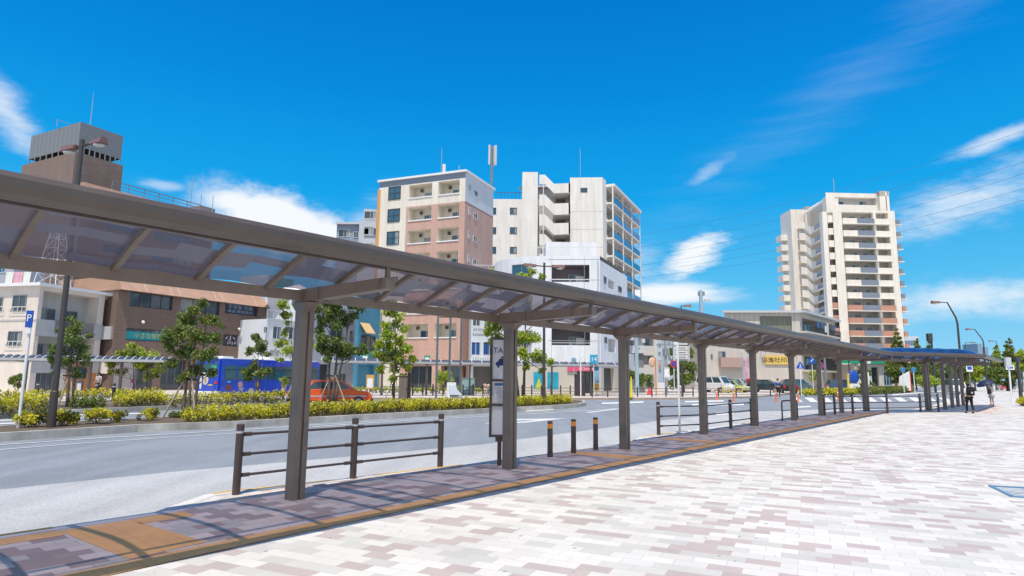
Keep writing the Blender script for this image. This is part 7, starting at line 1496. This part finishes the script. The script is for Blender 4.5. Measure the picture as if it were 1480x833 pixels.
m = MB(); m.box((-BL_/2-.006, 0, 2.12), (.03, BW*.80, .8), BUSG); rw = m.build('rear_window', bus); m = MB(); m.box((-BL_/2-.03, -BW*.26, 2.2), (.02, .5, .35), mat('green window notice', (.05, .42, .25), .5)); m.box((-BL_/2-.03, -.1, 1.82), (.02, 1.5, .1), PAPER); m.build('notice', rw)
m = MB(); m.box((BL_/2+.006, 0, 1.75), (.03, BW*.9, 1.35), BUSG); m.build('windscreen', bus)
for s in (-1, 1): m = MB(); m.box((-BL_/2-.02, s*BW*.38, 1.15), (.04, .3, .16), REDL); m.build('tail_light', bus)
m = MB(); m.box((-BL_/2-.05, 0, .42), (.16, BW, .22), WHITE); m.build('rear_bumper', bus, bevel=.03)
for x in (-.22*BL_, .26*BL_):
    for s in (-1, 1): wheel(bus, x, s*(BW/2-.14), .46, .26, s)
def patch(nm, x, z, rx, rz_, col_, rear_=False, dy=.012, n=18):
    m = MB(); mt = mat(nm+' ink %.2f %.2f' % (col_[0], col_[2]), col_, .5)
    pts = [(cos(2*pi*k/n)*rx, sin(2*pi*k/n)*rz_) for k in range(n)]
    if rear_: m.extr(None, [Vector((-BL_/2-dy, x+a, z+c_)) for a, c_ in pts], [Vector((-BL_/2-dy+.01, x+a, z+c_)) for a, c_ in pts], mt)
    else: m.extr(None, [Vector((x+a, yS-dy, z+c_)) for a, c_ in pts], [Vector((x+a, yS-dy+.01, z+c_)) for a, c_ in pts], mt)
    m.build('advert', bus, fix=False)
patch('pale', .15, 1.35, .28, .36, (.62, .58, .55), True); patch('beige', .15, 1.3, .14, .2, (.45, .33, .22), True, .02); patch('white strip', .62, 1.15, .12, .5, (.6, .62, .66), True); patch('yellow', -.35, .98, .30, .06, (.65, .52, .05), True, n=4)
patch('beige', .10*BL_, .95, .30, .40, (.42, .34, .20), n=7); patch('brown', .10*BL_, .9, .16, .2, (.25, .15, .08), dy=.02, n=5); patch('brown', -.17*BL_, 1.0, .22, .30, (.20, .15, .08), n=6); patch('orange brown', -.17*BL_, 1.0, .1, .2, (.42, .30, .12), dy=.02, n=6); patch('mauve', -.32*BL_, 1.0, .24, .26, (.42, .26, .28), n=7); patch('mauve grey', -.31*BL_, .7, .26, .16, (.30, .30, .42), n=5); patch('dark red', -.42*BL_, .80, .3, .26, (.16, .05, .04), n=5); patch('red', .27*BL_, .92, .62, .42, (.62, .04, .06), n=8); patch('pale', .20*BL_, .85, .22, .38, (.6, .6, .62), dy=.02); patch('yellow', .285*BL_, 1.02, .3, .08, (.75, .60, .05), dy=.024, n=4); patch('cyan', -.42*BL_, 1.22, .25, .09, (.05, .40, .65), n=4); patch('green', .285*BL_, .86, .3, .06, (.05, .35, .12), dy=.024, n=4)
# ================================================================= people
SKIN = mat('skin', (.50, .32, .24), .6); HAIR = mat('black hair', (.012, .010, .010), .5)
def skinmesh(name, verts, edges, radii, mt, parent, root_i=0, sub=1):
    me = bpy.data.meshes.new(name); me.from_pydata(verts, edges, []); o = bpy.data.objects.new('tmp', me); COL.objects.link(o)
    md = o.modifiers.new('s', 'SKIN'); sv = me.skin_vertices[0].data if me.skin_vertices else None
    if sv is None:
        bm = bmesh.new(); bm.from_mesh(me); bm.verts.layers.skin.verify(); bm.to_mesh(me); bm.free(); sv = me.skin_vertices[0].data
    for i, r in enumerate(radii): sv[i].radius = (r, r) if not isinstance(r, tuple) else r; sv[i].use_root = (i == root_i)
    ss = o.modifiers.new('u', 'SUBSURF'); ss.levels = sub; ss.render_levels = sub; dg = bpy.context.evaluated_depsgraph_get(); ev = bpy.data.meshes.new_from_object(o.evaluated_get(dg)); bpy.data.objects.remove(o)
    ev.materials.clear(); ev.materials.append(mt); ev.shade_smooth(); r = bpy.data.objects.new(name, ev); COL.objects.link(r); r.parent = parent; return r
def person(label, loc, face, h, top, bottom, pose='walk', shorts=False, skirt=False, group=None, hairlen=.0, arm_up=None, sleeves='short', shoe=None):
    """stands on loc, faces the direction given by angle from +Y to +X"""
    s = h/1.7; root = thing('person', label, 'person', loc, -face, group); V = []; E_ = []; Rr = []
    def add(p, r, par=None):
        V.append(Vector(p)*s); Rr.append(r*s)
        if par is not None: E_.append((par, len(V)-1))
        return len(V)-1
    sit = pose == 'sit'; hz = .50 if sit else .93; st = {'walk': .16, 'stand': .03, 'sit': 0}[pose]
    pel = add((0, 0, hz), .115); sp = add((0, .01, hz+.2), .10, pel); ch = add((0, .015, hz+.40), .125, sp); nk = add((0, .01, hz+.54), .05, ch); hb = add((0, .02, hz+.60), .062, nk); hd = add((0, .025, hz+.69), .092, hb); ht = add((0, .01, hz+.75), .07, hd)
    legs = []; arms = []
    for sd_, k in ((-1, 1), (1, -1)):
        if sit: pts = [((sd_*.09, .06, hz-.02), .085), ((sd_*.10, .42, hz-.02), .06), ((sd_*.10, .45, .10), .042), ((sd_*.10, .58, .04), .035)]
        else: pts = [((sd_*.09, 0, hz-.08), .085), ((sd_*.095, k*st*.5+.03, .49), .058), ((sd_*.095, k*st*(.9 if k > 0 else 1.2), .09+(.05 if k < 0 and st > .1 else 0)), .040), ((sd_*.10, k*st*(.9 if k > 0 else 1.2)+.15, .035+(.01 if k < 0 and st > .1 else 0)), .034)]
        par = pel; ids = []
        for p, r in pts: par = add(p, r, par); ids.append(par)
        legs.append(ids)
        sh = (sd_*.185, .01, hz+.45); 
        if arm_up == sd_: ap = [(sh, .055), ((sd_*.24, .12, hz+.28), .042), ((sd_*.12, .22, hz+.42), .032), ((sd_*.11, .23, hz+.50), .030)]
        elif sit: ap = [(sh, .055), ((sd_*.22, .05, hz+.2), .042), ((sd_*.14, .28, hz+.10), .032), ((sd_*.12, .35, hz+.09), .03)]
        else: ap = [(sh, .055), ((sd_*.235, -k*st*.5, hz+.18), .042), ((sd_*.25, -k*st*.4+.08, hz-.06), .031), ((sd_*.25, -k*st*.4+.11, hz-.13), .030)]
        par = ch; ids = []
        for p, r in ap: par = add(p, r, par); ids.append(par)
        w_, hn = Vector(ap[2][0]), Vector(ap[3][0]); d = (hn-w_).normalized(); sidev = Vector((0, 1, 0)) if abs(d.y) < .8 else Vector((1, 0, 0))
        for q_, (o_, ln_) in enumerate(((-.026, .062), (-.009, .075), (.009, .072), (.026, .055))):
            k1 = add(hn+sidev*o_+d*.03, .0085, par); k2 = add(hn+sidev*o_*1.1+d*(.03+ln_*.55), .008, k1); add(hn+sidev*o_*1.0+d*(.03+ln_)+Vector((-sd_*.012, 0, 0)), .0065, k2)
        k1 = add(hn+sidev*.034+d*.0, .0095, par); add(hn+sidev*.052+d*.035, .008, k1)
        arms.append(ids)
    skinmesh('body', V, E_, Rr, SKIN, root)
    def cloth(name, ids, edges, grow, mt, ends=None):
        vs = [V[i] for i in ids]; idx = {i: k for k, i in enumerate(ids)}; ed = [(idx[a], idx[b]) for a, b in edges]; rr = [Rr[i]+grow*s for i in ids]
        return skinmesh(name, vs, ed, rr, mt, root)
    L0, R0_ = legs; LA, RA = arms
    ids = [ch, sp, pel, LA[0], LA[1], RA[0], RA[1]]; ed = [(ch, sp), (sp, pel), (ch, LA[0]), (LA[0], LA[1]), (ch, RA[0]), (RA[0], RA[1])]
    if sleeves == 'long': ids += [LA[2], RA[2]]; ed += [(LA[1], LA[2]), (RA[1], RA[2])]
    cloth('shirt', ids, ed, .016, top)
    if skirt:
        m = MB(); ring = []; prof = ((hz+.12, .125), (hz-.05, .165), (hz-.35, .21))
        m.tube([Vector((0, 0.01, z))*s for z, r in prof], [r*s for z, r in prof], bottom, 16); m.build('skirt', root, smooth=True)
    else:
        ids = [pel]+[i for l in legs for i in l[:(2 if shorts else 3)]]; ed = [(pel, l[0]) for l in legs]+[(l[0], l[1]) for l in legs]+([] if shorts else [(l[1], l[2]) for l in legs])
        cloth('trousers', ids, ed, .018, bottom)
    for l in legs:
        a, b_ = V[l[2]], V[l[3]]; m = MB(); c = (a+b_)/2; m.ball((c.x, c.y+.02*s, b_.z), .075*s, shoe or BLACK, 10, (.65, 1.75, .62)); m.build('shoe', root, smooth=True)
    c = V[hd]; m = MB(); m.ball((c.x, c.y-.022*s, c.z+.025*s), .108*s, HAIR, 12, (.95, 1.0, 1.02))
    if hairlen: m.ball((c.x, c.y-.06*s, c.z-hairlen*.4), .085*s, HAIR, 10, (1, .6, 1+hairlen*5))
    m.build('hair', root, smooth=True)
    m = MB(); fy = c.y+.088*s
    for e in (-1, 1): m.ball((c.x+e*.032*s, fy-.006*s, c.z+.005*s), .010*s, BLACK, 6)
    m.ball((c.x, fy+.010*s, c.z-.018*s), .014*s, SKIN, 6); m.box((c.x, fy-.002*s, c.z-.052*s), (.04*s, .01*s, .007*s), mat('lips', (.35, .12, .10), .6)); m.build('face', root)
    return root
NVY = mat('navy cloth', (.015, .02, .05), .85); WCL = mat('white shirt cloth', (.62, .62, .64), .9, .08, 8); BCL = mat('royal blue cloth', (.02, .09, .40), .85); GCL = mat('pale grey dress cloth', (.50, .53, .54), .9, .08, 6); BLC = mat('black cloth', (.015, .015, .018), .9)
g1 = G(1402.5, 597.5, 0)
k1 = person('person in white shirt and dark trousers walking away with a black backpack', g1, radians(8), 1.56, WCL, BLC, 'walk', shoe=BLACK)
m = MB(); m.box((0, -.19, 1.16), (.34, .17, .46), BLC); m.box((0, -.29, 1.06), (.24, .06, .20), BLC); bp = m.build('pack', None, bevel=.05); 
bpk = thing('backpack', 'black backpack on the back of the walking person in white shirt', 'bag', g1, -radians(8)); bp.parent = bpk
m = MB(); m.box((0, -.325, 1.08), (.08, .01, .08), LGREY); m.build('badge', bpk)
for s in (-1, 1): m = MB(); m.tube([(s*.11, -.14, 1.36), (s*.12, 0, 1.43), (s*.12, .14, 1.30), (s*.12, .10, 1.02), (s*.12, -.14, .98)], .018, BLC, 6); m.build('strap', bpk)
g2 = G(1434.5, 586.5, 0)
w1_ = person('person in pale grey dress standing with a dark umbrella', g2, radians(-20), 1.56, GCL, GCL, 'stand', skirt=True, arm_up=-1, hairlen=.05, shoe=BLACK)
um = thing('umbrella', 'dark navy umbrella tilted over the person in the pale dress', 'umbrella', g2+Vector((-.18, .12, 1.28)), 0)
m = MB(); ax = Vector((-.38, .0, .92)).normalized(); m.tube([(0, 0, -.1), tuple(ax*.52)], .01, BLACK, 6); m.build('handle', um)
m = MB(); xx = ax.orthogonal().normalized(); yy = ax.cross(xx); apex = ax*.50; N_ = 16; UMB = mat('navy umbrella cloth', (.012, .02, .07), .6); k_ = m._m(UMB)
for a in range(6):
    rr = .56*sin(a/5*1.15)/sin(1.15); dz = .30*(1-cos(a/5*1.15))/(1-cos(1.15))
    for q_ in range(N_): t = 2*pi*q_/N_; sc = rr*(1-.06*(q_ % 2)*(a == 5)); m.v.append(tuple(apex+(xx*cos(t)+yy*sin(t))*sc-ax*dz))
for a in range(5):
    for q_ in range(N_): i = a*N_+q_; j = a*N_+(q_+1) % N_; m.f.append((i, i+N_, j+N_, j)); m.mi.append(k_)
m.build('canopy_cloth', um, fix=False)
hb_ = thing('shoulder_bag', 'dark shoulder bag carried by the person with the umbrella', 'bag', g2+Vector((-.22, -.12, 0))); m = MB(); m.box((0, 0, .98), (.2, .14, .34), mat('dark plum leather', (.04, .015, .02), .5)); m.build('bag', hb_, bevel=.03); m = MB(); m.tube([(-.08, 0, 1.14), (.02, .04, 1.33), (.1, .1, 1.3), (.08, 0, 1.14)], .012, BLACK, 6); m.build('strap', hb_)
person('person in a royal blue shirt and black trousers walking towards the parked cars', at(1125, 60, 0), radians(5), 1.70, BCL, BLC, 'walk')
person('person in a white apron top standing in the dark doorway left', at(140.5, 47.5, 0), radians(190), 1.62, WCL, BLC, 'stand')
sb = thing('low_bench', 'low bench behind the hedge with two seated people', 'bench', at(704, 58, 0)); m = MB(); m.box((0, 0, .38), (2.4, .45, .08), MATS['bench wood']); m.build('seat', sb)
for s in (-1, 1): m = MB(); m.box((s*1.0, 0, .17), (.08, .4, .34), BROWN); m.build('leg', sb)
person('seated person in beige clothes left of the taxi sign board', at(701, 57.95, 0), radians(170), 1.6, mat('beige cloth', (.52, .40, .32), .9), mat('beige cloth', (.52, .40, .32), .9), 'sit')
person('seated person in a white top half hidden by the taxi sign board', at(708.5, 57.95, 0), radians(185), 1.6, WCL, NVY, 'sit', hairlen=.05)
